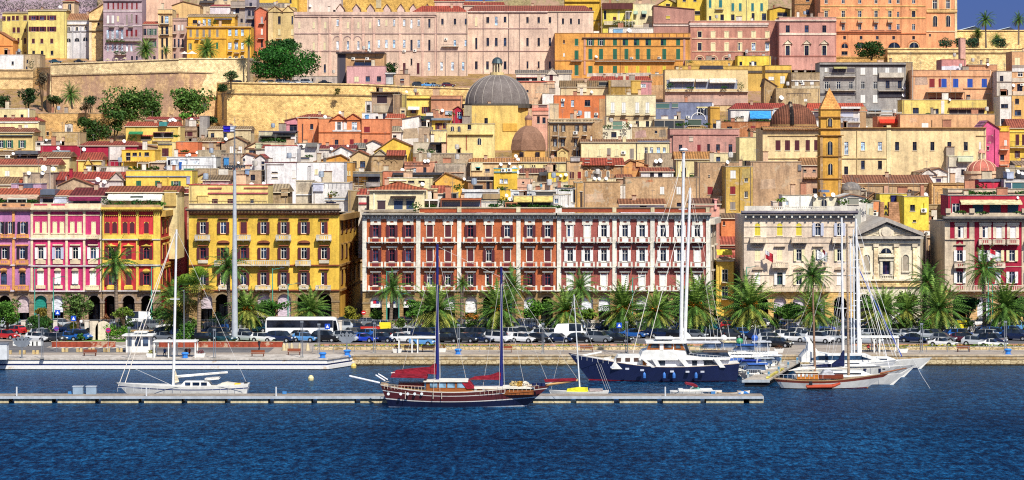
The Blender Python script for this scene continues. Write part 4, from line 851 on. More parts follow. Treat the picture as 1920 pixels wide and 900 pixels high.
H('big pink palace with red tiled roof behind the grey dome',1586,16,2530,655,'#e6c6ac','T 70 60 #a8523a','cc 16 130 195: 1652;d 22 128 172: 1738;pw 20 125 190: 1802;d 20 125 168: 1868;dc 18 128 172: 2036 2120 2204;d 16 138 180: 2302 2362;dc 14 142 182: 2422;dc 16 284 368: 1652;dc 20 284 345: 1738 1802 1868;dc 18 284 345: 2036 2120 2204;dc 20 460 520: 1652 1736 1868;dc 14 460 515: 2036 2120 2204',e_,cat='palace',name='palace',Y=872,depth=40)
H('small tan pavilion with an overhanging roof and shaded glass front',612,395,962,632,'#cfa06a','F #5a4a48','','flatroof 600 393 964 402 #4a4044;dark 610 405 672 628 #4a4550;dark 740 468 892 496 #6a86b8;perg 742 450 892 470 #a89080;ac 730 440;ac 834 440;band 690 430 942 436 #4a3c34',Y=822,down=3,depth=14)
H('low pink annexe with three small windows in front of the pavilion',680,497,972,640,'#dba3a0','F #c89a90','cc 32 574 612: 754;dk 32 572 612: 838;dk 32 572 612: 922','band 680 626 972 634 #c88a88',Y=815,down=3,depth=6)
H('little beige kiosk house with brown door right of the pink annexe',1046,558,1150,640,'#d6ab84','F #a07a60','du 30 590 622: 1096','dark 1085 606 1110 634 #6a3a30;flatroof 970 546 1048 556 #dcd8d4;block 975 556 1028 632 #d0d4d0',Y=816,down=3,depth=6)
H('grey stucco garden wall behind the parked cars on the terrace',272,572,612,632,'#cfc0b4','F','','dark 418 588 430 622',Y=846,down=3,depth=2,cat='garden wall',name='garden_wall',kind='old')
tile(960,0,4)
H('mustard yellow tall house with white framed window at the hilltop',395,-60,668,260,'#e6b90e','F','dw 26 55 100: 590','cor 395 10 660 22 #b89420;pil 655 0 668 250 #c89a10;band 610 150 655 156 #8a7a40',Y=935)
H('lemon yellow terraced apartment with brown awning and plants',680,25,910,262,'#e9da4e','F #8a5a4a','dw 18 78 145: 698;cc 16 80 150: 800;cw 30 86 140: 872;cb 26 126 150: 770','flatroof 676 28 906 70 #6a3e3a;balc 690 160 920 188 #d8c89c;plant 752 155 920 188;perg 850 86 900 200 #ece6dc;band 660 200 1060 206 #c8b078',Y=925)
H('cream apartment with striped awnings above the ochre palace',905,30,1070,262,'#ece0b0','F','d 30 100 130: 920 990','awn 902 82 942 104 #9ab0a0;awn 972 80 1010 102 #9ab0a0;balc 910 190 1062 212 #e8dcc8;dark 920 210 1060 214',Y=928)
H('brownish pink blank house with a small round opening',1062,42,1370,262,'#bc8878','G 26 .0 #a07868','','band 1060 180 1345 196 #e3cfc0;dark 1155 120 1185 140 #c8b040;cor 1070 170 1340 182 #c89a88',Y=915)
H('yellow gabled chapel with small circular window at the hilltop',1085,-10,1250,70,'#eed23a','G 50 .5 #c8a838','','dark 1155 30 1185 52 #3a2a28',Y=950,cat='chapel',name='chapel')
H('bright yellow building with grey drainpipes behind the chapel',1240,-60,1465,170,'#f2cd2a','F','d 24 -10 12: 1292 1372;d 12 30 48: 1456','dark 1372 84 1410 110;pipe 1430 0 1430 160',Y=945)
H('pale yellow apartment house with turquoise shutters and a balcony',1460,-60,1920,165,'#f2e07c','F','ct 20 0 58: 1486;ct 24 0 55: 1564;ct 20 24 82: 1656 1712 1804 1872;dk 26 108 152: 1576 1656;dk 22 98 152: 1808;dk 32 100 152: 1890;dk 18 120 152: 1486','balc 1526 45 1588 72;pipe 1758 0 1758 165 #9a9080',cat='apartment house',Y=940)
H('white flat roof terrace with blue water tanks behind the ochre palace',728,212,1060,262,'#e9e2d6','F','','dish 880 228 18;block 760 222 830 250 #7ab0d8;rail 732 205 1058 222 #c8c8c8',Y=910)
e_='cor 526 280 1338 292 #8a6a50;band 322 448 1290 456 #c48a50;band 540 342 1290 348 #c89040;pil 538 292 552 560 #d8a090;pil 1284 292 1300 520 #d8a090;balc 440 420 524 460;balc 624 418 1222 462;dish 632 425 12;ac 896 436;ac 1104 434;pipe 812 290 812 560 #9a6a40;patch 560 545 1050 575 #d8c8b8'
for i in range(15):e_+=';pil %d 252 %d 280 #b8784a'%(545+i*53,549+i*53)
H('long ochre palace with green shutters and an iron balcony',322,250,1338,585,'#e6a03a','F #b98a5c','d 12 300 326: 390;cg 28 290 342: 484;sg 50 290 342: 588 670;cg 30 290 342: 772 1246;hg 42 290 342: 850 935 1022 1136;cg 30 378 445: 484;cg 30 366 446: 588 668 772 858 942 1024 1142 1246;cw 12 398 424: 390;cg 30 488 565: 484;cg 32 494 550: 588 668 772;cy 26 494 550: 858 942 1024 1142;d 12 522 545: 392',e_,cat='palace',name='palace',Y=864,depth=14)
e_='cor 1330 172 1925 200 #e3cfc0;band 1350 284 1920 292 #e0c0a0;band 1350 382 1920 388 #e0c0a0;pil 2036 175 2050 420 #f3e8d0'
for x in(1408,1508,1610,1710,1812,1915):e_+=';arc %d 450 %d 450 #f0d8a8;dark %d 432 %d 448'%(x-32,x+32,x-14,x+14)
H('brownish pink palace with rows of cream framed yellow windows',1338,158,2052,470,'#c58872','F #d8b8a4','dk 28 236 280 #f3dcae: 1408;cc 28 236 280 #f3dcae: 1508 1610 1710 1812 1915;dk 28 322 380 #f3dcae: 1408;cc 28 322 380 #f3dcae: 1508 1610;hc 28 322 380 #f3dcae: 1710;pw 28 322 380 #f3dcae: 1812 1915',e_,cat='palace',name='palace',Y=876)
H('ruined ochre stone wall below the brownish pink palace',1300,452,1700,500,'#c9a860','F','','plant 1320 455 1340 475 #8a8a40',kind='stone',Y=862,cat='stone wall',name='stone_wall')
H('yellow rooftop room with antennas, left of the grey flats',1692,420,1940,500,'#f2cf28','F #5a4a4a','dk 20 462 490: 1716 1824','dark 1780 468 1802 486;rail 1750 385 1910 420 #8a8a90',Y=852)
H('mustard terrace house with lattice parapet under the pink palace',1232,496,1930,600,'#d9b04a','F #a8904c','','band 1410 530 1925 548 #5a5048;flatroof 1410 492 1580 548 #4c4a52;dark 1420 512 1585 545 #4a5258',Y=842)
H('modern cream terraced flats with white awnings and glass doors',1146,524,1770,790,'#ecd092','F #b8965c','dw 50 712 742: 1230;cr 36 712 738: 1230 1322 1418 1510;dk 30 740 780: 1292 1700','dark 1160 600 1690 668 #8a90a4;awn 1180 588 1370 608 #d8cec0;awn 1376 590 1470 608 #d8cec0;awn 1480 588 1680 618 #d8cec0;balc 1150 668 1770 690 #ead098;plant 1160 605 1200 665;plant 1310 640 1360 668;plant 1570 640 1610 668;plant 1690 610 1730 668;pil 1366 600 1376 670 #ecd092;band 1146 690 1770 740 #cfa894;band 1146 740 1770 790 #c8a898',cat='block of flats',name='block_of_flats',Y=812)
H('cream terrace house with red and white strip roof, below the pink palace',30,520,445,650,'#e8dcc8','T 28 0 #8a8078','cb 26 560 605: 294','tile 32 564 236 582 #b8402e;dark 36 582 230 606 #3c4250;dish 236 590 14;band 30 608 330 614 #c8b098;gable 258 560 345 512 #ece0cc #d0c0a8',Y=835)
H('peach stuccoed house with small square windows right of the dome',15,612,320,800,'#e6b98e','F #d8785c','d 16 674 692: 116 186 218;d 14 755 768: 190','patch 180 640 320 700 #cfae8c;rail 240 630 320 655 #888;band 20 608 262 616 #c85a48',kind='old',Y=790)
H('brown shingle roofed cream house behind the orange block',365,600,760,720,'#e6cf9c','T 52 0 #8c7048','','band 370 655 720 662 #c8a878;dark 650 616 756 642 #2c3036;dish 598 690 12;block 490 630 560 690 #ecd8b0',Y=815)
H('mustard parapet house with grey rolled screens',726,604,965,726,'#b8923a','F #e0c890','','band 745 600 890 650 #b8a488;block 895 610 965 700 #d9b048',Y=808,kind='old')
H('low pink house with a long red tiled roof below the ochre palace',580,568,1046,680,'#d9979a','T 38 30 #b8482e','pw 40 628 656: 985','',Y=830)
H('ochre patched masonry block under the right end of the ochre palace',1040,560,1150,705,'#d9b07c','F','','patch 1050 570 1140 640 #e0a050',kind='old',Y=832)
tile(1440,0,4)
H('yellow turret room with a blue ribbon window on the hilltop',12,52,165,155,'#e8bd18','G 18 .5 #c8a020','du 74 92 122: 107','chim 42 40 50 60 #a04030',Y=905)
H('exposed brown masonry block beside the orange palace',200,-60,392,128,'#b58a62','F','de 26 70 110: 298;de 26 -10 12: 298','band 200 28 392 34 #a08058',kind='stone',Y=895)
e_='band 392 42 1182 48 #f6c470;band 392 128 1182 138 #f6c470;cor 510 232 1000 250 #c8784c;bal 612 222 1000 244 #dca078;pipe 998 0 998 350 #7a3c38;arc 552 348 598 348 #d88048;band 510 250 1186 256 #c86830'
for x in(436,564,688,810,914,1092):e_+=';band %d 62 %d 72 #f0c070'%(x-30,x+30)
for x in(564,690,810,914):e_+=';balc %d 150 %d 170 #e8b078'%(x-18,x+18)
for a,b in((552,600),(654,740),(900,992)):e_+=';aw %d 318 %d 360 #d8884c'%(a,b)
H('large orange palace with white windows and a sculpture terrace',392,-60,1188,422,'#f0a267','F','ow 24 -10 25: 436 564 688 810 914 976 1092;ow 26 80 130 #f6c880: 436;ow 26 80 145 #f6c880: 564 688 810 914;ow 18 88 140: 976;dk 26 82 140 #f6c880: 1092;ow 24 180 226: 564 688 810 914 976 1092;dk 20 270 294: 574 698 820 942 1092;dg 46 384 412: 574',e_+';aw 1060 318 1130 360 #f0d098;arc 1048 350 1136 350 #d8884c',cat='palace',name='palace',Y=878,depth=30)
H('orange hotel wing with quoins, rust cornice and arched windows',1188,-60,1418,300,'#efa46c','F','ow 34 0 68 #f0d098: 1252;ow 30 0 66 #f0d098: 1350','cor 1188 78 1418 98 #e8c078;bal 1188 66 1418 84 #e8c078;aw 1238 118 1268 200 #f3d8a0;aw 1336 116 1366 200 #f3d8a0;pil 1400 0 1418 290 #f3d8a0;pil 1270 0 1280 70 #f3d8a0;band 1188 232 1418 240 #e0c8a0;dark 1208 256 1222 270',cat='hotel',name='hotel_wing',Y=900)
H('dusty pink palace with triangular pediments over blue windows',85,130,512,432,'#d2998a','F #e3c8b4','du 30 190 244: 148 290 422;du 30 342 416 #f5e4c4: 148 290 422','cor 50 148 512 162 #efdcc6;band 85 248 512 262 #f0dcc4;gable 120 330 178 300 #f3e0c0 #e0c8a8;gable 262 330 320 302 #f3e0c0 #e0c8a8;gable 392 330 452 302 #f3e0c0 #e0c8a8;band 85 416 512 424 #b87868;pil 504 160 512 420 #c88878',cat='palace',name='palace',Y=870)
H('grey concrete flats with balconies and hanging laundry',388,470,1034,890,'#a9a59f','F #8c8478','cw 34 505 560: 712;cw 34 505 560: 804;cw 30 505 545: 895 988;ow 30 612 668: 440 530 622;ow 30 612 668: 712 804;dk 30 605 665: 897 988;cw 34 710 770: 712 804;cw 20 505 540: 436;dk 36 825 860: 810','cor 388 484 1034 496 #3a3436;dark 460 512 650 545 #5a5660;awn 490 500 590 510 #b8b070;balc 422 544 656 578;balc 432 650 656 682;band 388 700 656 712 #55525c;balc 830 545 1018 582 #cfc6b4;balc 830 650 1018 684;band 830 690 1000 730 #44424c;dish 1018 660 14;dish 1016 715 14;pipe 660 500 660 740 #8a8680;pipe 824 500 824 740 #8a8680;pipe 1028 500 1028 740;dark 850 825 930 860 #b8c0c8;perg 740 825 850 860 #9ab',cat='block of flats',name='block_of_flats',Y=798,depth=12)
H('blank tan party wall house right of the grey flats',1034,468,1086,760,'#b59a74','F','','',Y=800,kind='old')
H('pale apricot block with four bright blue windows and red shutters',1078,528,1715,770,'#eeb27e','F #cfa080','cr 40 590 655: 1230;cr 18 590 655: 1288;cu 40 590 655: 1320 1408 1515 1622;dr 30 710 755: 1502','band 1078 568 1715 574 #d89868;pil 1366 525 1374 750 #f3c8a0;pil 1664 525 1672 660 #f3c8a0;perg 1182 692 1465 745 #6a5a4c;patch 1100 575 1200 640 #c8a890;band 1465 660 1688 668 #c88c5c;pipe 1084 500 1084 745 #ece0d0;dark 1632 706 1668 836 #b08c68;band 1210 735 1460 748 #8a3a34',cat='block of flats',name='block_of_flats',Y=793)
H('pink chimney-topped roof room with a white base on the apricot block',1302,448,1485,532,'#d79089','F #c87870','cw 30 492 504: 1392','band 1302 496 1485 526 #e3e0ea;block 1442 290 1480 440 #e0aa96',Y=796)
H('tan roof parapets and sheds between the apricot block and the bastion',1500,486,1720,535,'#d89a6c','F','','dish 1648 484 12;band 1500 488 1640 494 #a87850',Y=803)
H('white narrow house with dark shuttered windows at the right side',1716,535,1828,900,'#d9d0c2','F #a89a8c','dr 26 568 612: 1752;de 54 674 716: 1774;de 54 788 832: 1774','band 1716 610 1828 616 #a89a8c;pil 1716 620 1740 900 #c8bba8',Y=786)
H('tall apricot tower block cut by the right edge with balconies',1830,388,2020,700,'#e4ae78','F','cc 38 432 488: 1870;ow 38 540 575: 1892;du 40 630 690: 1888','band 1830 512 1940 538 #e8e4dc;band 1830 584 1940 616 #d8c8b0;balc 1830 684 1940 716 #d8c0a4;dish 1840 640 14;ac 1904 634;band 1830 488 1940 512 #a8988c',Y=799,cat='apartment tower',name='apartment_tower')
H('orange-yellow house with a grey vent pipe at the right edge',1830,716,2020,900,'#e8b45c','F','dk 30 740 780: 1868;dk 50 825 868: 1874','pipe 1838 760 1910 868 #b8b8b8',Y=781)
H('yellow roof terrace house with a brown veranda roof',1008,750,1640,860,'#f0d468','F','db 46 808 852: 1108;dg 52 815 855: 1254','tile 1352 760 1632 818 #8a5a3c;dark 1360 820 1620 855 #4a4048;pil 1298 755 1322 852 #ece2d8;band 1008 856 1640 862 #b08a5c;dish 1362 748 10;plant 1180 846 1210 858',Y=776)
H('narrow pale yellow wall left of the white narrow house',1700,836,1740,900,'#efd47a','F','','',Y=779)
H('tan plain house with cream blinds under the flats terraces',176,546,388,770,'#b9a078','F #9a875f','cw 26 606 642: 215 260 330','band 176 600 386 608 #e0d8cc;band 176 645 386 680 #c8b898;dark 180 682 380 710 #4a4650;dish 168 686 14;dish 302 690 16;dish 330 715 14;ac 250 610',kind='old',Y=796)
H('yellow side house with green shutters and stairs to the roof',-20,492,176,660,'#f0c040','F #a8904c','cw 36 570 625: 110;cw 40 575 600: 24','pil 160 540 176 665 #f6d020;band -20 526 172 544 #7a6a58',Y=805)
H('tan stone gable wall in front of the yellow side house',-30,590,70,745,'#bd9a64','G 60 .1 #9a7a50','d 10 720 736: 24','',kind='old',Y=788)
H('beige low roof with railings and dishes below the tan house',60,665,390,745,'#cdb07c','F #cbb894','cw 24 742 760: 282','dish 100 732 18;rail 140 700 320 718',kind='old',Y=783)
H=house
tile(0,195,4)
H('cream flat house with two blue windows at the left edge, upper',-60,38,218,112,'#f0dfa0','F #e6e0d4','du 22 82 105: 40;du 22 78 108: 165','band 210 35 220 110 #f4f0ea')
H('pale yellow hipped house with a long red roof, left edge',-80,98,290,258,'#f0dc9c','T 30 40 #b04a34','cw 26 154 178: 196','band -60 134 288 142 #f4f0e6;chim 262 98 276 122 #d84038;tile -60 146 110 178 #8c2a38')
H('sandy palace with green shutters under a grey cornice, left edge',-80,178,248,352,'#e6c87a','T 32 10 #a0623c','sg 52 272 328: 10 70 166','cor -80 232 246 244 #5f6a68;balc 30 328 110 352;band -80 345 246 352 #b8985c',cat='palace',name='palace')
H('sandstone retaining wall with dry grass in front of the rampart',286,70,760,240,'#c0a070','F','','dark 350 210 366 236;plant 500 100 560 180 #7a6a44',kind='stone',Y=764,cat='retaining wall',name='retaining_wall')
H('beige blank wall house with a wavy top beside the trees',392,212,600,312,'#d9bb84','F #c8ae80','','dish 462 285 12;patch 480 225 590 290 #c8a868',kind='old')
H('white low terraces house left of the crimson roof house',248,280,400,345,'#e9e4dc','F #9a8f88','dk 26 290 312: 290','dish 350 270 10;dark 330 268 390 290')
H('crimson long house with satellite dishes and a skylight',304,314,600,405,'#b5173e','F #9a5a4c','','dish 440 330 14;dish 452 358 14;flatroof 400 348 530 372 #9ab0b8')
H('crimson gable wall house under a hipped red tile roof',592,278,1028,478,'#b0153f','T 34 60 #a4462e','dk 14 400 420: 830','dish 632 340 16;dish 934 278 14;band 815 316 940 420 #e6ddd6;band 816 318 822 470 #b0a49c;band 590 312 1020 318 #c0a8a0')
H('yellow garden house with red roof, green awning and planted terrace',944,130,1330,280,'#efcf58','T 36 6 #b8502c','','awn 970 206 1076 220 #2c8a5a;tile 1062 210 1150 238 #c85038;tile 1150 200 1300 214 #8a2f28;dark 1056 238 1130 268 #3a4038;dark 1154 214 1298 250 #3c3a3e;flatroof 1198 134 1255 166 #4a9a98;plant 960 215 1050 272;plant 1304 225 1346 248;chim 1050 232 1062 274 #f0d060')
H('red tiled roof with white dishes behind the garden house',1098,94,1330,140,'#d8b890','T 24 6 #a83c30','','dish 1278 122 14;dish 1300 116 14;dish 1316 124 12')
H('small yellow house with a red roof beside the grey tower',1404,96,1500,165,'#f0d878','T 20 2 #a83a34','dk 10 132 144: 1480','dish 1440 118 14;tile 1404 132 1496 158 #b04030')
H('blank grey stair tower at the foot of the yellow rampart',1496,92,1556,250,'#a9a39c','F #c0b8ac','','',depth=5)
H('cream lower garden storey with a brown veranda and plants',1120,170,1352,280,'#f0d27c','F','','balc 1150 262 1290 280 #f0c850')
H('brown shuttered low house with overhanging eaves',1348,172,1476,252,'#b99c7c','F #7a5a44','cb 40 208 245: 1378 1424','band 1350 196 1476 206 #8a7058',kind='old')
H('beige tiled house with a blue and white rooftop sign panel behind',1562,164,1880,262,'#e3cf9c','T 26 8 #a88a60','dk 26 218 254: 1594 1688;d 30 240 252: 1804','block 1676 168 1726 208 #2018c0;block 1728 168 1760 206 #c8d4ec;band 1562 190 1870 196 #d8c494')
H('stone house with white doors and a pointed roof peak',1396,250,1650,372,'#cdb080','T 30 10 #a08458','cw 24 320 366: 1454 1524;cw 14 310 330: 1414','dish 1478 364 12;chim 1552 330 1598 372 #b89a78;chim 1590 262 1620 290 #c0a478',kind='old')
H('orange plastered house with a dish beside the stone house',1322,284,1484,395,'#ee8046','F','','plant 1370 338 1410 360;dish 1404 386 12;dish 1424 380 12;band 1322 360 1484 366 #d86c38')
H('ochre old house with two white shuttered doors',1660,248,1850,374,'#cbb68e','G 40 .6 #a08458','cw 26 318 368: 1736 1802','dish 1696 262 14;band 1628 284 1686 292 #d8683c',kind='old')
H('cream house with brown shutters and a chimney, centre left',1184,290,1320,395,'#efc853','F #cfc8a0','cb 50 332 392: 1240','band 1184 296 1290 304 #6a7080;pil 1292 292 1318 395 #f0d890')
H('pale yellow gable house below the garden house',980,286,1190,360,'#efd27a','G 40 .0 #c0704a','','dark 1100 305 1176 350 #a89070')
H('golden house with blue windows and a leafy terrace',912,348,1160,490,'#f2c12a','F #e0b030','du 34 365 390: 962 1010;du 16 362 390: 1050;du 34 362 390: 1100;du 34 395 425: 962','tile 930 404 1140 430 #e8b030;plant 930 465 1200 495;perg 1040 440 1130 478 #e8dcc8;band 916 430 1140 436 #d09820')
H('cream hipped house beside the golden house with white awning',1130,422,1260,492,'#dcb894','T 14 6 #e8e0d8','d 26 432 444: 1180','dish 1246 478 12')
H('white rooftop loft with three large glass panels',1250,400,1620,500,'#e8ecec','F #cfd4d4','du 20 420 458: 1268;pw 60 416 458: 1308 1380;pw 76 412 458: 1460','rail 1255 460 1600 480 #b8b8b8;block 1346 440 1362 485 #2068c8;plant 1390 480 1460 498',cat='rooftop loft',name='rooftop_loft')
H('beige rooftops with a small tiled turret, behind the white loft',1480,350,1660,440,'#d0bd96','F','cw 26 380 398: 1600','chim 1550 335 1600 380 #9a7a64;dish 1478 364 10;pipe 1636 380 1636 440',kind='old')
H('tan rooftop tower with a blue umbrella and steel scaffolding',1660,374,1820,500,'#b9a084','F','','rail 1660 372 1830 386 #3a3438;block 1680 408 1716 462 #3c9ae0;rail 1650 440 1830 500 #6a6a6e;dark 1690 480 1760 498',kind='old')
H('white gabled house with two small windows under the steel mast',1820,372,1960,500,'#ece6e0','G 30 .2 #c0704a','d 16 408 430: 1830;d 22 425 448: 1904','dish 1836 478 14;dish 1790 440 10;band 1840 455 1890 462 #b03038')
H('cream and teal rooftop cottage at the right of the mast',1846,290,1960,375,'#e6cf9c','G 36 .6 #b8966a','dt 44 345 366: 1890','band 1846 330 1950 336 #8a5a44')
H('low grey tiled roofs with a dark dome car-like canopy, left',-60,358,300,410,'#b0966c','T 24 0 #a0805c','','dark 130 372 280 404;flatroof 120 350 290 376 #6a6c74;dish 102 372 12;dish 152 382 12;dish 222 374 14;ac 60 395',kind='old')
H('cream house with a brown tiled roof and a long fascia',294,358,520,512,'#f0dc98','T 40 4 #9a6e48','','pipe 470 400 470 505;dark 352 410 356 412')
H('pale yellow long house with a broad red tile roof, left edge',-80,412,428,548,'#f3dc98','T 44 4 #b05438','cw 34 500 540: 54','pipe 292 460 292 545 #d8c898')
H('yellow house with red tile roof and garage door',584,362,760,508,'#f0cc58','T 58 20 #b04a30','cw 44 462 502: 668','gable 640 455 690 405 #f0c850 #c08048;tile 690 440 760 460 #a08468;dark 705 460 730 500')
H('white low terrace with pergola between the crimson and golden houses',722,470,930,515,'#e9dfd2','F','','perg 760 476 800 505 #8a8078;rail 830 430 925 470 #a8a8a8')
H('grey concrete rooftop block with big white satellite dishes',172,518,402,650,'#bca58c','F #a89888','','dish 220 518 16;dish 332 480 24;dish 322 516 16;dish 402 486 18;pipe 376 490 376 650 #c8c0b8;patch 200 560 360 640 #c8b090',kind='old')
H('brown tiled low roof with a red chimney block, left edge',-80,548,175,640,'#d8bc8c','T 52 0 #a07850','','chim 142 565 168 598 #c85838;dish 160 612 16;dish 70 640 14;band -60 602 170 612 #ece0cc',kind='old')
H('red roofed house with a crimson chimney and white gable',424,508,925,640,'#e6dcd8','T 58 0 #b23e2a','dk 22 606 640: 516','chim 516 488 540 570 #a81c38;gable 820 575 930 515 #cfc0b8 #a08878;tile 424 512 560 566 #a83c2c;dish 738 566 20;dish 786 582 16')
H('beige gabled house with one dark framed window, left',428,556,716,650,'#cdb18c','G 60 .45 #b8442c','dk 26 605 642: 518','pipe 496 544 496 576 #e8e4e0',kind='old')
H('cream penthouse block with satellite dishes on its flat roof',716,576,1002,625,'#f0e2a4','F','','dish 940 568 16;pil 788 580 796 622 #d8c88c')
H('bright yellow long house with navy shutters and a grey ledge',944,500,1440,636,'#f4cd3e','F','cg 38 575 615: 1040 1182;sg 66 578 632: 1320','band 944 540 1430 548 #7a86a8;pil 1256 545 1268 620 #e0b830;band 1400 548 1424 600 #a8a8c8')
H('beige flat house with a green edged terrace above the yellow palace',1460,486,1640,560,'#c8ae86','F','','band 1380 484 1460 492 #4a9a6a;band 1640 490 1714 530 #e6e0d0',kind='old')
H('yellow gable with a small red window, left of the tiled pink house',1432,520,1600,600,'#efd27c','G 50 .6 #c8a878','cb 22 576 590: 1472','band 1560 530 1640 540 #a89070')
H('pink plastered house with a brown ribbed tile roof',1520,536,1714,640,'#dcb0b4','T 34 0 #8c7452','cw 20 596 612: 1700','dark 1560 598 1575 612;dish 1648 612 14',kind='old')
H('tan flat tower behind the steel mast with grey satellite dishes',1712,500,1960,620,'#c8aa88','F','d 34 530 575: 1826 1896','dish 1822 580 16;dish 1890 605 18;block 1840 495 1870 530 #88a8d0;pipe 1750 505 1750 610',kind='old')
H('brown tiled veranda house between the yellow long houses',1340,596,1520,640,'#c8b08c','T 34 0 #b08a5c','','plant 1300 600 1320 640')
H('lilac lean-to roof house at the left with grey skylight roof',84,600,310,670,'#c9a3c0','F #8c8a9c','','flatroof 150 604 250 634 #6a6e84')
H('terrace house with red hipped roof and hedge, above the lilac palace',-80,634,312,745,'#d8c0a8','T 46 60 #c4592c','','dark -60 690 280 735 #4a5058;plant -60 692 70 740;plant 225 700 290 740;perg 76 706 220 735 #c8ccc0;awn -60 684 290 704 #c8a890',Y=468)
H('orange tiled veranda house with grey lattice beside it',300,646,556,745,'#ded8d8','T 40 20 #c05a34','dk 80 708 740: 360','band 300 700 540 706 #c88868;flatroof 310 640 420 680 #6c7484;pil 400 704 410 745 #eee;block 412 706 500 742 #c9cfe0',Y=467)
H('maroon roofed loft with purple awning above the magenta palace',530,628,836,765,'#cfc4bc','T 60 20 #7c2f30','','awn 525 688 764 714 #7c2048;dark 550 712 760 750 #5a5a68;bal 540 748 756 766 #e6cba0;pil 660 714 672 750 #cfc8c0',Y=466.5)
H('long brown tile roof house with a white awning and full roof garden',806,616,1330,770,'#efdc9c','T 44 0 #a0522f','','awn 812 674 1220 712 #efece4;plant 765 690 860 762;plant 850 716 980 766 #3c6a26;plant 980 700 1090 766 #2a5a28;plant 1090 700 1180 766;plant 1170 705 1245 766 #4a7a26;block 1234 655 1322 765 #c8a858;flatroof 985 690 1080 704 #3a4a44',Y=466)
H('narrow tan house with one white window, in the alley gap',1326,640,1470,1400,'#c6a074','T 28 0 #a03c2e','dw 30 712 764: 1358;dk 24 885 900: 1365;dk 36 1010 1060: 1365;cb 30 1120 1180: 1370','chim 1445 620 1452 665 #5a5a62;chim 1462 625 1480 665 #5a5a62;balc 1330 1060 1396 1090;balc 1330 1180 1396 1210;balc 1330 940 1396 955;awn 1330 820 1390 840 #c84038',kind='old',Y=492,down=0)
H('pale yellow stepped attic above the yellow palace with maroon stripes',1416,608,2010,760,'#f2d47c','F #c85a54','db 32 728 742: 1528;cb 44 712 745: 1612 1728;dk 26 714 742: 1890','band 1560 664 2010 674 #b04a58;band 1560 626 1664 634 #c05a58;block 1484 690 1560 745 #efcf78;rail 1420 725 2000 748 #a89878;band 1830 625 2010 632 #c05a58',Y=473)
tile(480,195,4)
H('white and brown modern house with a big dark window, under the rampart',868,-78,1085,60,'#b99c80','F #8a7058','','dark 908 -60 982 -6 #3a2a34;flatroof 860 -92 1080 -84 #7a6450;band 880 -2 1010 12 #b8a284;band 880 12 1060 60 #c8b89c;dark 895 20 965 45 #3a3844')
H('white slim house with a navy shutter left of the modern house',820,-20,880,60,'#ece6de','F','dk 26 20 66: 845;du 24 5 50: 845','')
H('tan party wall house beside the modern house',1028,-70,1080,75,'#b0906c','F','','',kind='old')
H('yellow house with maroon shutters and a white parasol terrace',1130,-62,1315,75,'#efd058','F #c8ac58','sb 54 22 70: 1272;sb 40 30 68: 1180','band 1130 -40 1310 -32 #8a7848;awn 1140 20 1226 38 #f3efe8;cor 1130 -46 1315 -38 #d8b048')
H('olive wall house left of the yellow parasol house',1080,-68,1134,40,'#b5a45c','F','','dish 1130 -92 10')
H('salmon blank house with a dark slit, under the pink palace terrace',1312,-60,1545,80,'#d4946c','F #c08060','cc 30 40 68: 1362','band 1312 -38 1540 -30 #6a5048;dish 1398 48 14;rail 1320 40 1345 75;block 1420 55 1470 80 #c0d0e0')
H('tiny crimson gabled cabin with white framed door',1478,18,1552,112,'#b8183c','G 26 .5 #c02c48','ow 30 58 100: 1526','block 1520 94 1550 110 #3a8ad8;plant 1458 55 1476 100')
H('cream low terrace house under the parasol terrace',1058,30,1250,72,'#e6d3a8','F','dg 26 48 64: 1102','dark 1110 100 1130 105')
H('white house with dark windows between two orange gables and the stair',795,68,980,120,'#ebe6e2','F','dk 22 92 112: 908;dk 22 70 115: 962','block 822 84 846 112 #58a0d8;dish 632 65 12')
H('pink house with a navy ribbon window behind the orange house',214,104,310,210,'#dc8f9a','G 20 .9 #d080a0','dk 56 156 204: 280','rail 150 180 215 205;band 214 150 310 154 #b87080')
H('slate flat canopy and pergola with white posts at the rampart foot',20,206,300,310,'#d4cca8','F #8a8490','','flatroof 130 206 300 220 #3c3a48;dark 40 240 260 280 #3a4438;flatroof 30 236 265 246 #4a4a44;plant 40 255 240 285;block 262 245 300 290 #ecebea',kind='old')
H('big orange house with gabled roof and small blue window',312,72,555,292,'#ec9258','T 26 80 #a85438','du 24 150 190: 418;dk 8 150 290: 350','pipe 466 110 466 290 #c87038;dish 520 96 14;dark 396 98 404 106;pil 312 90 320 290 #f09858')
H('orange twin-gabled house with white shutters and zigzag eaves',470,112,800,305,'#ec9258','F','sw 52 134 196: 622;pw 40 134 198: 738;cw 24 138 190: 668;dk 28 268 305: 604;cr 30 265 305: 718;dk 70 285 308: 506','gable 560 120 680 80 #ec8644 #c85a34;gable 660 120 796 76 #ec8644 #c85a34;band 470 208 800 214 #c86c34;bal 575 196 790 206 #f0f0ea')
H('orange flat annexe with brick red shutter vents',792,116,1008,305,'#e98e58','F #d87038','cr 44 170 214: 832;cr 30 264 292: 822','band 792 216 1008 222 #c86830')
H('white gabled house with a terracotta roof right of the annexe',978,70,1108,190,'#ebe2da','T 38 10 #c8592e','dk 14 125 150: 1040','band 1020 110 1096 165 #c8845c')
H('white house with a slanting roof line and bare plaster base',1096,88,1225,264,'#ece6dc','G 22 1 #6a6470','','patch 1100 180 1220 262 #cdb490;dish 1084 240 12',kind='plaster')
H('small white cottage with grey hipped roof',966,164,1088,284,'#e9e2d8','T 42 30 #a89c80','dk 26 234 252: 1040','')
H('navy glazed loft with white terrace, upper centre',1222,110,1330,180,'#cfc8c0','F','dk 66 132 168: 1278','flatroof 1236 90 1330 128 #3a4048;plant 1220 80 1250 120')
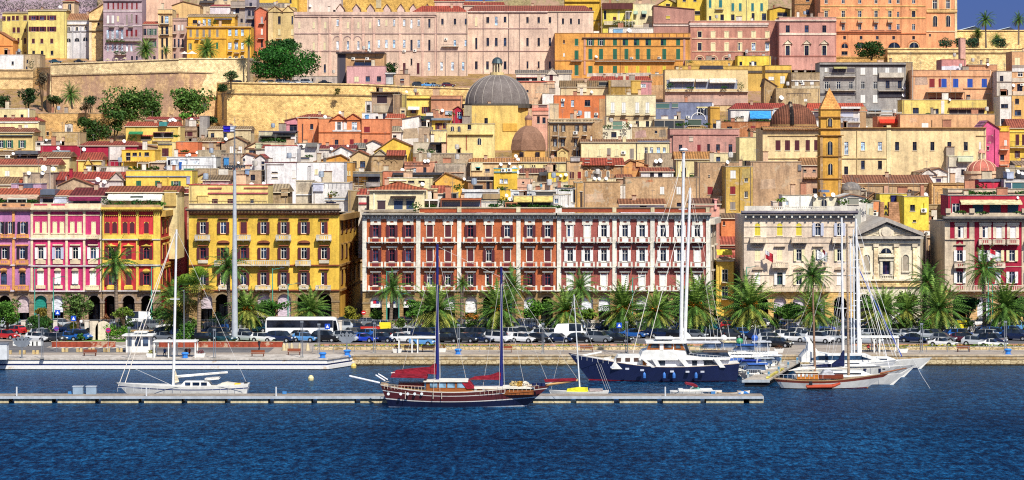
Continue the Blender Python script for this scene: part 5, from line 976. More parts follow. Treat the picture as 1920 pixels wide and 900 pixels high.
H('yellow house with brown shutters and a blue-grey roof slab',1318,108,1460,186,'#efc93c','F','sb 46 142 190: 1370;cb 30 142 185: 1414','flatroof 1316 108 1464 122 #8a9cb0')
H('tan wall house with one shutter under the navy loft',1218,176,1320,300,'#cfb490','F','cw 26 258 294: 1280','',kind='old')
H('pale yellow church annexe with arched bell gable and grey window',1312,198,1440,300,'#f0da94','F','cc 26 248 286: 1382','rail 1310 200 1430 212 #a8a8a8')
H('pale yellow church body with twin bell arches and arched window',1432,150,1790,402,'#f0d888','F','dk 26 155 190: 1600','aw 1462 168 1484 204 #e8d090;aw 1512 168 1534 208 #e8d090;cor 1440 226 1780 236 #d0b868;aw 1662 256 1688 306 #e8d8a0;pipe 1428 220 1428 345 #a83c34;pipe 1578 230 1578 345 #a83c34',cat='church',name='chapel',kind='plaster')
H('white cube house with a tall blank wall, centre left',66,314,310,445,'#f0eeea','F #b03a40','','band 230 320 300 400 #dddcda;pipe 262 380 262 440;chim 310 295 322 338 #c8c8c8')
H('low red roofs and white walls left of the cube house',0,302,110,380,'#e4dccc','T 32 30 #94402e','','block 0 300 40 340 #cfd4a8')
H('white terrace house behind the cube with air conditioning units',306,296,470,405,'#e6e2da','F','','ac 330 318;ac 350 318;flatroof 380 290 460 320 #8c8a84;plant 380 370 420 400;dark 310 400 400 412 #2a3a5a')
H('maroon long roof house with white wall, centre',436,306,740,402,'#e6ddd0','T 30 0 #8c3a3a','','dish 568 335 14;dish 690 314 10')
H('white gabled cottage with a red roof and dark window, centre',574,318,722,440,'#ece8e2','G 44 .45 #b0442e','dk 34 405 436: 660;d 14 340 352: 632','')
H('orange wedge house with a grey slanted roof',440,382,720,445,'#efa830','G 50 .7 #8a8480','cc 30 385 430: 605','')
H('white gabled house with rust roof left of the golden gable',812,275,940,340,'#ece4da','G 30 .5 #8c4038','','')
H('golden yellow gabled house with a maroon tile roof',886,258,1270,372,'#f2c42c','G 104 .38 #7c443c','d 10 300 310: 1030','',depth=12)
H('grey-roofed small stone houses right of the white cottage',720,290,812,360,'#bfb4a4','T 40 20 #8a8880','d 14 320 340: 760','',kind='old')
H('beige gabled house with navy shutters and a balcony, centre',702,352,880,500,'#dcbc80','G 50 .4 #b05434','dk 30 428 480: 740;dk 40 428 480: 800','balc 720 482 830 508')
H('arcaded old stone house with four blind arches',862,380,1120,515,'#c9a772','T 0 0','','arc 876 440 914 440 #a88a5c;arc 926 440 964 440 #a88a5c;arc 976 440 1012 440 #a88a5c;arc 1020 440 1054 440 #a88a5c;tile 975 345 1120 384 #b04e2e;gable 880 384 980 345 #bfae8c #a89c80;pil 868 400 874 515 #b8966a',kind='old')
H('dark glazed pergola terrace with hedge and black sunshade',1180,290,1680,382,'#cfc2a8','F','','flatroof 1305 288 1590 304 #2a2a32;dark 1350 304 1450 365 #2c3038;plant 1200 315 1350 372;flatroof 1545 345 1675 375 #3a3c48;dark 1500 290 1540 345 #3c3c48;block 1450 315 1495 365 #c8c4b8;plant 1610 325 1660 345')
H('long grey-beige terrace wall house with two brick red vents',1180,372,1620,505,'#c2ab88','F','cr 18 430 462: 1350;cr 46 430 465: 1426','rail 1310 372 1600 388;dark 1340 450 1350 470',kind='old')
H('pink balustraded house with lilac door and white dishes',1112,436,1340,525,'#d99a78','F #c88a68','pw 36 480 512: 1184;dw 24 474 514: 1266','dish 1268 428 14;dish 1292 426 14;bal 1115 440 1305 460 #d09070;dish 1100 495 16;block 1178 404 1195 440 #b8704c')
H('white multi-storey blank house with terrace stairs, left centre',260,438,660,612,'#f3f1ee','F','cc 24 490 528: 452','rail 390 465 412 575;pipe 388 470 388 575;pipe 408 470 408 575;rail 300 500 302 560')
H('white stepped wall house with slit windows, left centre',66,440,300,622,'#f1efec','F #6a3038','du 46 508 518: 140;du 46 548 558: 140;cw 24 500 556: 285','band 75 445 210 452 #dcdad6;pipe 72 450 72 560 #bbb')
H('white gabled house with dark windows at left of the stepped wall',-10,380,66,520,'#ebe4de','G 30 .6 #b04a44','dk 24 430 452: 52;dk 22 462 495: 52','')
H('mustard house with two cream arched windows',656,440,726,550,'#dda23c','F','cc 12 500 535: 682 702','')
H('grey canopy roof workshop with rounded tarpaulin',728,512,945,625,'#a0895c','F','','flatroof 728 522 930 544 #6c7078;dark 740 545 800 610 #6a5030;dark 840 545 930 590 #3c3c48;block 770 545 826 580 #e0a830;block 828 590 930 618 #b0a8a4',kind='old')
H('terracotta blank wall house behind the grey canopy roof',944,504,1120,612,'#d6805c','F','','')
H('long grey slab roof terrace with white dishes',1026,518,1400,620,'#cdbfa0','F #5a5a60','','dish 1150 552 18;dark 1140 575 1190 592;dark 1216 575 1270 590;flatroof 1026 520 1396 530 #4a4a54',kind='old')
H('white flat attic with cream walls and small dark windows',985,556,1320,650,'#ecdfa4','F #d8d4c8','d 48 575 592: 1164;d 48 575 592: 1242','dish 1250 600 16;band 985 570 1130 576 #efece4;pil 1305 560 1315 650 #d8c88c')
H('golden gabled house with a white door and brown roof',1344,518,1600,630,'#edb43a','G 70 .3 #a88a58','cw 36 580 622: 1418','dish 1562 562 12')
H('grey and beige low house between pink balustrade and golden gable',1340,448,1570,560,'#c9b8a0','F','cr 46 430 465: 1426','patch 1345 460 1550 510 #b8a890;band 1340 512 1560 518 #d8a880',kind='old')
H('apricot house with a tan roof strip and cream rooftop rooms',1606,405,1960,520,'#e9c488','T 32 0 #cf8a3c','dk 34 485 508: 1736','block 1615 440 1700 500 #f0e2b4;dish 1838 452 14;dish 1902 445 12;block 1650 478 1680 498 #38b0c0')
H('dark timber pergola house with plants beside the yellow roof room',1590,545,1790,650,'#a87c50','T 28 0 #4a3c38','du 26 575 640: 1740','dark 1630 610 1700 645;plant 1490 590 1560 650;chim 1605 585 1625 645 #e8c020;chim 1510 625 1530 690 #e8c020;dish 1804 575 16',kind='old')
H('bright yellow roof room with two blue windows and roof vents',1784,486,1960,650,'#f3c616','F #6ac0d0','pu 28 560 595: 1842 1874','band 1784 506 1960 514 #5ab0c0;ac 1856 498;ac 1902 496;plant 1830 615 1860 645;rail 1784 640 1960 650')
H('hip-roofed cream penthouse with brown shutters on the brick palace',850,585,1262,808,'#eeddaa','T 58 240 #c25c26','','cor 850 644 1262 658 #cfc0a0;dark 912 725 970 790 #4a3840;dark 1035 725 1100 790 #3a4a68;dark 1128 725 1182 790 #3a4a68;flatroof 1010 690 1200 702 #4a3a34;plant 1185 720 1215 800;chim 1218 690 1256 725 #2c5a44;bal 790 795 1225 808 #b8a890;rail 840 792 1222 806 #5a4a44;pil 880 670 890 800 #f3e8c8',Y=459,cat='penthouse',name='penthouse')
H('brown shuttered side bay left of the cream penthouse',828,700,852,800,'#b08a78','F','','',Y=466)
H('white glazed roof terrace with steel frame on the brick palace',1230,718,1390,778,'#d0c8b8','F','','perg 1236 716 1372 776 #ece8e4;plant 1268 745 1362 776;band 1380 745 1690 770 #6a80a0',Y=463,depth=3,name='roof_terrace',cat='roof terrace')
H('timber pergola terrace with white chairs on the brick palace',1390,712,1690,778,'#8898b0','F #a06040','','perg 1388 712 1690 776 #b0643c;dark 1400 735 1680 765 #7c88a0',Y=462,depth=3,name='roof_terrace',cat='roof terrace')
H('white flat loft with teal windows behind the timber pergola',1546,646,1825,740,'#dfe0dc','F #d8d8d8','ct 30 704 735: 1572 1608 1660 1690','band 1546 646 1820 660 #ecebe6;flatroof 1700 672 1830 712 #b89c74;block 1704 690 1820 715 #c0a080',Y=470)
H('terracotta sloped roof with cream gable beside the white loft',1320,612,1430,720,'#e9e2d6','T 58 0 #c05a34','','block 1272 640 1360 770 #e2cf98',Y=476)
H('black solar canopy with cream room behind the glazed terrace',1410,670,1510,715,'#e0d8c8','F','','flatroof 1405 672 1505 712 #26262c',Y=474)
H('white planted terrace with sheds at the right of the pergola',1690,728,1960,776,'#e4dccc','F','','plant 1755 745 1820 770;dark 1758 748 1815 772 #2c6a48;dish 1880 685 14;dish 1905 712 16;plant 1840 700 1870 770;perg 1870 735 1960 772 #c08058;rail 1690 735 1960 776 #c8c8c8',Y=464,depth=3,name='roof_terrace',cat='roof terrace')
H('grey rooftop sheds and pipes left of the white stepped wall',-10,600,240,745,'#c4a878','T 60 20 #b09c78','dk 30 700 722: 22','chim 80 615 110 655 #d8d0c8;dish 60 595 14;block 190 640 240 690 #bca078',kind='old',Y=486)
H('large beige plaster stair block with a white roof band',300,578,424,740,'#cdbfa6','F','','band 300 676 424 684 #dcdcdc;patch 310 590 420 660 #b8a890',kind='old',Y=484,depth=5)
H('white rooftop house with metal stairs and potted trees',420,590,700,745,'#e9e6e0','F','','plant 520 650 650 700 #6a7a3c;dark 520 705 690 720 #b0bcc8;rail 420 590 700 632 #8a8a90;block 430 600 505 655 #d0d4e6;block 548 688 570 702 #b86038;dark 530 735 600 745 #2c3c70',Y=482)
H('tan blank wall house right of the metal stairs',690,650,772,742,'#b59a68','F','','',Y=480,depth=5)
H('red tile and white wall house at the right of the tan wall',768,636,905,770,'#efe2cc','T 45 0 #c04e2e','','band 772 738 830 752 #c83a4c;chim 832 650 842 690 #c8a888',Y=478)
H=house
tile(960,195,4)
H('orange block with blue windows and white air conditioners',314,-62,705,120,'#dd7a3c','F #c87858','pu 22 -30 20: 380 454;dk 42 -30 16: 566;pu 50 58 106: 318;cw 46 56 104: 566;pw 26 66 104: 628','ac 382 -30;ac 500 78;ac 632 75;cor 290 108 660 114 #cfc0a0;bal 275 112 655 132 #d8c098;pil 655 -40 700 190 #c89c68;block 282 0 350 110 #cbb894',cat='apartment block',name='apartment_block')
H('pink striped terrace house under the peach house',150,6,275,130,'#dfa68c','F','dk 20 92 145: 198;dk 24 100 145: 240','band 150 30 275 50 #e88a70;dark 200 8 262 20 #5a2a38;band 158 80 275 84 #8a6a60')
H('white sunlit wall wedge below the peach house',228,-78,318,15,'#efeae2','F','','')
H('cream apartment house with white blinds and iron balconies',708,-65,1078,190,'#f0e2b4','F #d8c898','cw 28 -12 66: 755 838 940 1016;dr 24 128 180: 940;du 24 128 185: 1016','balc 735 50 772 84;balc 820 50 858 84;balc 922 50 960 84;balc 998 50 1035 84;band 708 80 1078 90 #d8c08c;patch 715 90 1070 130 #d8bc88',cat='apartment house')
H('grey-blue modern house with arched white veranda frames',1076,-10,1500,140,'#8189a6','F #6a7080','','dark 1082 -4 1180 30 #4a6a68;dark 1200 -4 1246 25 #5a7470;aw 1394 30 1436 84 #f0ece8;aw 1440 30 1484 84 #f0ece8;band 1385 20 1515 30 #e8d890;band 1074 118 1290 126 #d0c4b0;arc 1345 120 1450 120 #efefea;ac 1318 98;pil 1500 -5 1512 50 #efefea',cat='villa',name='villa')
H('dark glazed ground storey with hedges under the grey-blue house',1064,118,1295,200,'#a8906c','F','','dark 1068 126 1290 190 #3a4048;plant 1220 135 1330 165;dark 1320 118 1420 160 #4a5a50;plant 1420 138 1500 160')
H('ochre thatched-looking tile mound roof right of the glazed storey',1300,148,1480,205,'#b8945c','T 42 70 #b08a40','','')
H('brown gold tower house with dark panel at the centre right',1488,20,1560,190,'#cf9c30','F','d 36 145 180: 1524','band 1488 20 1556 28 #e8b030')
H('white villa with red hipped roof and bright blue awning',1640,-10,1960,150,'#eee9e2','T 48 60 #a53a2e','ou 26 90 135: 1726','awn 1782 52 1940 104 #3a9ae0;plant 1570 110 1640 138;plant 1680 85 1700 130;plant 1780 115 1960 135;balc 1660 132 1940 150 #b88a6c;dark 1608 165 1660 188;band 1560 145 1940 160 #9a5434',cat='villa',name='villa')
H('brown terrace wall below the white villa with blue awning',1556,135,1960,205,'#c07c48','F #6a4038','dk 40 168 188: 1632;cr 36 165 188: 1808','',kind='old')
H('stone apartment house with iron balconies beside the copper dome',270,115,620,400,'#c09a66','F #cdb894','sk 28 160 205: 324 386;sk 30 160 205: 486 546;sk 26 262 315: 324 382;sk 22 262 315: 478 546;dk 18 362 395: 324;dk 20 345 395: 486 510','bal 270 112 620 136 #cfb890;cor 280 136 608 148 #8a8478;balc 304 205 342 242;balc 356 208 408 250;balc 454 208 502 250;balc 526 200 562 238;balc 296 318 340 352;balc 460 318 500 345;ac 476 216;pipe 350 150 350 330 #d8d0c0',kind='old',cat='apartment house')
H('beige blank side wall behind the white garden house',600,120,680,270,'#b99668','F','','',kind='old')
H('white garden house with a roof bower and arched blue window',672,165,900,262,'#f0e8c8','F','du 40 210 250: 764','plant 676 135 750 190;plant 830 135 880 188;pil 828 130 856 190 #f0ead0;dish 890 160 12;dark 755 130 830 188 #6a8878;rail 690 188 880 192 #b8b8b8')
H('ruined beige walls with recesses right of the white garden house',880,175,1170,262,'#c9a878','F','d 20 200 220: 1080','patch 920 195 1010 255 #d8b0a0;patch 1100 190 1160 250 #a89880',kind='old')
H('cream house with shutters and a small triangular gable front',520,262,1180,420,'#f0dfa6','T 22 0 #a07048','cc 26 342 388: 656 786;ce 28 332 392: 726;ce 32 335 410: 898;ow 24 325 412: 1006;pw 26 325 375: 1046 1098;pw 22 325 365: 1142','band 942 275 1180 292 #5a6a8c;pil 830 245 856 285 #ecdca4;pipe 934 290 934 418 #5a5a60;balc 990 378 1020 412;plant 1046 378 1066 400;ac 836 365;chim 590 240 600 275 #f0efe8')
H('dusty pink palace with five tall dark windows, centre right',1184,188,1706,375,'#c99386','F','dr 26 305 356: 1264;cr 26 305 356: 1402;dr 20 300 356: 1474;dr 28 302 366: 1545;dk 28 302 366: 1638','cor 1184 232 1210 240 #8a7a70;pipe 1204 235 1204 360 #6a5a5c;dark 1330 248 1358 276 #c8b8a8;band 1184 225 1700 232 #b88478;band 1490 364 1700 372 #e8dcb0',cat='palace',name='palace')
H('ochre ribbed tile roof house with cream wall and a dark door',1228,356,1500,550,'#f0df9c','T 56 0 #c98a34','dr 18 478 550: 1296','pipe 1232 415 1232 545 #c8b880;rail 1332 520 1390 548;plant 1340 525 1385 548')
H('cream flat roofed house with one grey window',1488,372,1712,445,'#efe0ac','F','du 32 396 432: 1547','')
H('tall pale yellow house with twin-light windows beside the tan block',1706,252,1860,475,'#f2dd98','F','ow 24 424 465: 1756','band 1706 465 1780 475 #d8c080')
H('pale yellow side block with brown tiled roof, right of it',1798,178,1960,350,'#efdc98','T 24 0 #b0703c','db 30 272 345: 1900','patch 1866 350 1940 370 #c8a060')
H('pinkish lean-to house with tile roof behind the beige wall',1860,345,1960,450,'#dcae90','T 30 0 #b07c50','','band 1870 405 1960 412 #a88060',kind='old')
H('yellow old tenement with mixed white and maroon windows',1604,470,1806,840,'#e3bb4c','F','cw 40 498 556: 1658;ow 26 542 585: 1756;cr 40 618 676: 1656;ow 26 655 702: 1756;ce 40 735 790: 1656','pipe 1600 560 1600 820 #7a6a5a;patch 1720 480 1800 560 #c8b060;pipe 1708 480 1708 800 #b89848',Y=520,kind='old',cat='tenement',name='tenement')
H('tan blank plaster block with one maroon window and a chimney dish',1392,438,1708,740,'#d2aa7c','F #b8a88c','cr 40 620 680: 1486','dish 1616 435 14;pipe 1584 450 1584 700 #8a7458;dark 1476 535 1484 543',kind='old',Y=530)
H('wide tan plaster wall house with two small white windows',850,552,1400,800,'#cfa878','F #b09a80','cw 32 620 675: 1126 1250;dk 32 740 770: 1252','patch 1000 565 1060 590 #c88050;patch 860 575 900 600 #a89878;pipe 845 560 845 700 #8a7a68',kind='old',Y=512)
H('square tan blank house with bare patches',528,586,812,780,'#cfa672','F #b8986c','','patch 540 670 690 740 #dcb890;patch 712 690 805 760 #c09868',kind='old',Y=508)
H('white loft cabin with dark shutters and a rust tile roof',968,476,1210,556,'#f0ece8','T 30 10 #b05c3c','ck 30 512 552: 1050;dk 34 512 548: 1112','')
H('beige roof wall with two large satellite dishes, centre right',1010,372,1230,500,'#c8b290','F','','dish 1080 430 16;dish 1112 424 18;pipe 1120 372 1120 470 #8a8078',kind='old')
H('red roofed arcaded loggia house with carved arches',514,402,838,560,'#c8935c','T 56 10 #b04a2a','','tile 520 404 770 456 #b84a2a;arc 530 500 570 500 #e0bc84;arc 590 500 628 500 #e0bc84;arc 646 500 688 500 #e0bc84;arc 704 500 748 500 #e0bc84;aw 552 505 564 545;aw 610 505 622 550;aw 654 505 666 550;aw 714 505 726 550;dark 548 416 580 436 #8a4034;dark 718 416 748 436 #8a4034',kind='old',cat='loggia house')
H('orange gabled house with brown sides right of the loggia',836,420,1020,530,'#d89a54','G 40 .3 #b8502c','d 14 495 510: 960','patch 900 430 1000 500 #c87c48;block 930 425 990 470 #e3a868')
H('terracotta low tile roof below the gabled house',790,528,900,590,'#c8a080','T 26 8 #a8603c','','')
H('long cream church nave with small slit windows and tan roof',40,398,415,510,'#f0dc94','T 36 20 #cf9440','dk 10 458 472: 84 154 170 240 258 330','pipe 286 425 286 480 #d0bc80;dish 30 390 14;dish 46 415 14')
H('cream wall with a tiny arched niche gable beside the nave',338,325,418,402,'#dfc47c','G 26 .5 #b8965c','','arc 360 370 396 370 #b09058')
H('beige house with maroon shutters between the nave and loggia',412,432,528,560,'#d9b07c','F #8a7a60','cb 14 510 560: 440 458;cr 26 508 560: 505','block 440 400 510 430 #b8b0ac')
H('maroon tiled roof with beige walls and chimneys, centre',50,482,345,570,'#cdb284','T 36 30 #8c5040','','flatroof 205 510 340 536 #5a5c60;dish 18 478 16;dish 42 510 14;dish 62 472 12',kind='old')
H('yellow corner terrace with dishes next to the maroon roof',270,512,420,578,'#efd232','F','','dish 366 538 12;dish 404 530 14')
H('cream rooftop with three white dishes under the loggia house',560,560,780,596,'#e8d8a8','F','','dish 620 558 14;dish 654 560 14;dish 706 558 14',depth=4)
H('pink washed house with red terrace, lower centre',30,560,155,650,'#e6b494','F','dk 16 582 596: 84','dish 166 592 12;rail 30 625 150 640 #7a5a50')
H('grey and white roof terraces with plants and glass cabin',150,590,420,660,'#cfc0a0','F','','dark 210 600 240 622 #58a8c8;rail 160 620 330 640 #8a8a8a;dark 336 588 368 612 #d0d0d8;plant 400 605 440 620;flatroof 330 628 460 640 #e8e6e0')
H('white cabin with tall window and dark stair, lower centre',330,632,470,745,'#e4e2dc','F #4a4a50','cw 26 655 735: 440','dark 460 640 475 740',Y=484)
H('mustard narrow wall between the white cabin and tan house',470,590,530,775,'#d6a452','F','','dark 512 660 528 775 #4a3c38',kind='old',Y=487)  # dark strip at right paints the tan house's cast shadow on this wall
H('white flat glazed loft along the brick palace roof',-10,652,330,720,'#dfe2de','F #e8e8e4','pw 40 672 690: 30 80 130','dark 180 660 330 690 #4a4848;plant 395 640 410 650',Y=472)
H('yellow striped solar awning terrace on the brick palace',5,692,312,780,'#5c6068','F','','awn 12 692 150 724 #d9c06c;awn 160 692 305 724 #d9c06c;dark 20 735 290 770 #2c3234;plant 130 745 190 775;plant 200 760 280 778;plant 5 745 20 770',Y=463,depth=3,name='roof_terrace',cat='roof terrace')
H('white roof hut with plants and dish beside the striped awning',312,680,440,780,'#dcd8d0','F','pu 26 710 745: 332','plant 318 750 348 778;dish 410 766 14;rail 350 680 400 770 #ecebe8',Y=464,depth=3)
H('white striped roof shed with a ribbed brown tile roof',816,712,1142,776,'#ddd2de','T 40 0 #a4663a','dk 52 762 774: 984','',Y=470)
H('white service rooms with dishes between the tan houses',708,610,850,700,'#d9d2c8','F','dk 26 632 672: 800','dish 722 620 14;ac 725 650;band 712 660 760 690 #888',Y=510)
H('pink roof cabin with a brown ribbed tile roof, right end',1356,708,1556,780,'#dd9e88','T 40 0 #8a5c44','','block 1518 720 1536 790 #e89c94;band 1366 760 1520 766 #f0b8a0',Y=474)
H('pink and orange stacked houses in the gap by the yellow tenement',1530,830,1700,960,'#e3a094','F','dk 20 900 930: 1560','block 1532 850 1560 900 #e8a8b0',Y=500)
H('orange house with a grey-brown hipped roof in the gap',1570,822,1732,1010,'#e58444','T 34 30 #8c6c4c','dk 14 880 910: 1590','pil 1690 860 1735 1000 #d8a45c',Y=496)
H('terracotta roofed pink house low in the gap, torn plaster',1524,985,1740,1130,'#dd8a72','T 70 30 #b8543c','','band 1524 1080 1735 1088 #3a3434;patch 1690 1090 1735 1150 #d8b8b0',Y=492)
H('red tiled low roof behind the small yellow balcony house',1560,1110,1735,1200,'#d89a7c','T 50 10 #b04a34','','',Y=488)
H('dark narrow passage house at the gap beside the cream palace',1480,1020,1560,1640,'#c8a888','F','d 20 1080 1130: 1520;d 20 1200 1250: 1520','pipe 1500 900 1500 1600',Y=480,down=0,kind='old')
tile(1340,360,4.287)
H('small yellow house with tall white framed windows and roof parasol',14,552,152,900,'#f2c93c','F #f0e2b0','ow 50 622 728: 82;ow 50 758 862: 82','balc 56 700 110 728;balc 56 838 110 864;awn 14 462 136 492 #efd43c;rail 20 530 140 552 #c8a050;pil 40 552 46 900 #e0b830;cor 10 548 156 560 #e6dcc8',Y=462,down=2,depth=18)
H('amber side house behind the small yellow house',150,548,236,1050,'#e3aa3c','F','d 16 580 660: 178;d 16 580 660: 208;d 16 700 800: 208','',Y=474,down=0)
tile(1440,195,4)
H('red roofed white house left of the stone spire',-20,-10,135,130,'#e9e2da','T 40 10 #b8452c','','awn -20 30 40 90 #4a9ad8;balc -20 104 60 130 #d8c8b0')
H('white house with bright red tile roof behind the spire',300,-10,735,175,'#e6e0d8','T 62 20 #c84a24','','flatroof 545 20 690 36 #efebe6;dark 345 40 400 120 #5a5058;dark 550 45 640 95 #b8bcd0;bal 545 105 680 135 #c8ccd8;dark 596 -42 620 -30 #888;pil 690 20 735 175 #c09a6c;balc 545 130 690 142 #d0c0a8')
H('cream and dark service wall under the grey flats',720,100,830,180,'#b8a888','F #8a7a64','cw 24 165 176: 735','flatroof 740 60 1000 72 #c8bfb0',kind='old',Y=762)
H('salmon roof terrace house with a long red awning',822,95,1110,180,'#ee8a58','F #d8a080','','awn 832 115 1014 138 #e03a24;dark 865 165 890 178;block 1015 104 1108 120 #9098a8')
H('apricot long wall house with white garage door and drainpipes',992,78,1700,195,'#e3ae78','F','cw 50 142 178: 1178','pipe 1228 120 1228 178 #8a7058;patch 1060 100 1120 140 #f0c090')
H('pink gabled cottages behind the cream convent',1266,122,1440,185,'#e383a4','G 30 .6 #cf7f98','','band 1310 155 1420 162 #7a3a54;block 1284 138 1316 150 #4a9ad0')
H('bright pink gabled house with chimney cap behind the convent',1420,112,1600,185,'#e0648c','G 40 .45 #c04c74','','chim 1500 95 1512 120 #e0648c;dish 1620 158 16;ac 1628 188;ac 1658 190')
H('tall bright pink house wall at the right of the convent',1600,128,1735,480,'#e0568c','G 60 .35 #c8749a','','patch 1640 230 1700 300 #c04878;dark 1644 320 1656 345;pipe 1700 190 1700 460 #b03c6c')
H('white narrow high-rise strip with grey windows',1740,-60,1825,155,'#e6e2da','F','de 54 0 32: 1774;de 54 112 155: 1774','',Y=768)
H('orange balconied house between the pink wall and yellow house',1732,170,1812,480,'#ea8658','F #e8b818','cw 18 270 310: 1782;dk 30 380 420: 1756','balc 1735 315 1800 345;balc 1735 430 1800 460;band 1734 175 1806 205 #f0c820')
H('yellow house with brown shutters and red tile roof at right edge',1806,110,1990,400,'#eec62e','T 70 10 #a8543a','cb 28 228 308: 1870;sb 36 352 402: 1870;cb 20 228 308: 1915','balc 1812 280 1990 330;band 1808 205 1990 212 #f4dc60;tile 1880 402 1990 430 #b03038',Y=660)
e_='tile -40 165 390 190 #a06a3c;cor 550 176 1636 186 #b08850;band 0 235 388 240 #d0b478;band 0 405 388 410 #d0b478;pil 890 160 922 525 #f4dfa4;band 550 405 890 410 #d0b478;pipe 666 190 666 525 #c8b080;band 1560 235 1634 240 #d0b478'
H('long cream convent with tall maroon windows across the hillside',-40,180,1636,548,'#f0d498','F #c89a5c','cb 38 272 348: 75 146;cb 36 272 348: 218;cb 32 270 350: 298 362;pb 30 284 380: 588;pb 30 284 348: 712 840;dk 30 284 348: 968 1233 1360;du 30 284 348: 1100;dk 30 284 348: 1484;dk 28 424 488: 712;db 30 426 488: 840;db 30 468 528: 586;cw 14 282 340: 1590',e_,cat='convent',name='convent',depth=16)
H('tan flat blank house left of the bell tower base',-130,435,250,740,'#cfaa80','F #b8a088','','patch -60 560 60 640 #dcbc98;band 225 455 250 500 #7a7a80',kind='old',Y=535)
H('stone house with tiled hip roof beside the bell tower',-70,360,110,440,'#d8b58c','G 60 .2 #b08458','','band -60 395 100 402 #b89468',kind='old',Y=640)
H('rose stone sacristy with small windows and tiled shoulder roofs',250,402,392,700,'#d3a482','T 56 20 #a87848','dk 24 492 508: 276 346;dk 34 632 672: 352','tile 262 514 390 556 #a87c50;pipe 262 560 262 690',kind='old',Y=575)
H('sprawling whitewashed house cluster with brown shuttered windows',934,358,1350,525,'#e9e4dc','F','cb 26 402 436: 1064 1142;d 12 405 430: 970;dk 76 395 424: 1242;dk 20 500 525: 978','tile 940 360 1100 392 #b08a74;tile 1200 360 1340 388 #b05a4c;block 1284 396 1350 424 #e0a040;patch 1030 480 1060 520 #b8b0a4;dish 1166 340 12;chim 1336 322 1348 370 #e8e4dc',kind='plaster')
H('grey-stained white house with green-cream roof parapet',1350,392,1540,560,'#e6e1d8','F #d8e0c0','dk 26 490 534: 1462','block 1355 395 1418 470 #c9c0a8;flatroof 1420 400 1530 432 #e0e8c0;patch 1360 440 1500 480 #c8c4bc')
H('tiny white gabled chapel with a dark door below the cluster',1140,482,1340,580,'#ece6dc','G 30 .7 #b8967c','','dark 1262 560 1298 584 #4a3a5a;gable 1142 530 1260 485 #eae2d6 #c8a888;band 1235 540 1340 548 #d8b898')
H('rusty metal roofed shed beside the tiny chapel',1000,495,1140,540,'#c08058','T 26 10 #a86c4c','dk 14 512 525: 1030','')
H('brown striped gable wall right of the tiny chapel',1322,480,1380,580,'#c89860','G 30 .0 #a87c58','','',Y=598)
H('old basilica wall with blind arches and a long tiled roof',555,532,1228,700,'#d8b482','T 62 10 #9a6244','','band 680 600 1215 612 #b08c60;pil 868 600 908 690 #d8a888;pil 1212 596 1240 690 #d8a888;aw 1020 640 1096 695 #c8a070;pipe 866 600 866 680 #6a5848;pipe 906 600 906 680 #6a5848;aw 690 625 730 680 #c8a070',kind='old',cat='basilica',name='basilica_nave',Y=560)
H('plain sandstone transept with a toothed cornice',1228,596,1480,770,'#d8b684','F #c0a06c','','band 1240 600 1478 606 #b08c5c;pil 1240 620 1252 760 #c8a478',kind='stone',cat='basilica transept',name='basilica_transept',Y=556)
H('octagonal-looking grey stone drum chapel beside the tower base',532,645,740,720,'#b8a890','F','','band 535 645 735 652 #8a8078',kind='old',Y=552)
H('yellow gate house with barred window and navy laundry cloth',1022,695,1205,890,'#f0da2a','F','db 36 756 802: 1084;dk 24 870 885: 1098','ac 1168 798;pipe 1170 740 1170 820',Y=484,down=12)
H('yellow upper terrace behind the brown stone bell wall',838,675,1060,760,'#eed822','F','','block 922 690 1002 738 #24286a;dark 1000 745 1020 780',Y=494)
H('small arched gable chapel with lace brickwork, left',752,668,838,760,'#c9a26c','G 40 .5 #8a6a48','','aw 764 728 790 760;arc 770 720 815 720 #a88458',kind='old',Y=500)
H('small arched gable chapel with lace brickwork, right',1080,662,1190,770,'#c9a26c','G 40 .5 #8a6a48','','arc 1105 700 1165 700 #a88458;dish 1182 680 18',kind='old',Y=501)
H('orange narrow wall beside the left lace-brick chapel',760,730,842,830,'#ec9458','F','','ac 805 825;dark 796 800 812 835',Y=490)
H('beige terrace houses behind the temple church roof',1190,760,1370,900,'#cbae80','F #b89a6c','','band 1190 792 1370 800 #a88c60;rail 1150 855 1320 885 #7a6a58;ac 1275 875;tile 1160 830 1320 890 #a88458',kind='old',Y=490)
H('tan house with an air conditioner beside the crimson palace',1020,885,1330,960,'#cdaf80','F','cw 44 955 1010: 1250','band 1020 886 1330 892 #a08a64',kind='old',Y=486)
H('beige deep side building between the church and crimson palace',1180,955,1330,1640,'#d3b083','T 40 0 #c08c5c','pw 44 960 1000: 1252;dk 12 1150 1180: 1184 1228;d 16 1195 1240: 1310','ac 1190 970;pipe 1210 1060 1210 1400 #5a5458;patch 1200 1250 1260 1400 #e0c8a0',Y=476,down=0,depth=14)
H('white roof room with an arched blue window on the cream palace',108,686,332,770,'#ecebe2','F','pu 18 725 760: 145','plant 80 690 106 735 #6a8a20;pil 240 690 246 765 #c8c8c0;block 36 735 75 765 #d8c8b8',Y=470,depth=6)
H('cream roof pavilion with arched window, solar tank and dishes',340,700,540,775,'#ece4c4','F','','aw 400 716 440 765 #e8e0c0;dish 354 688 16;dish 420 682 14;dish 486 680 18;flatroof 395 645 455 662 #7a8aa8',Y=469,depth=6)
H('slatted white pavilion with plants at the right end of the cream palace',540,680,735,765,'#e0dcd0','G 22 .4 #efe9e0','','plant 520 700 590 760 #4a6a20;plant 700 705 740 742;dark 600 705 680 752 #8a8a80',Y=468,depth=8)
H('pale grey-green side house right of the cream palace terrace',680,742,790,1100,'#cfd2c4','F','','pipe 736 660 736 1000 #e8dcc0;pil 760 780 790 1000 #e6d8a8',Y=483,down=10)
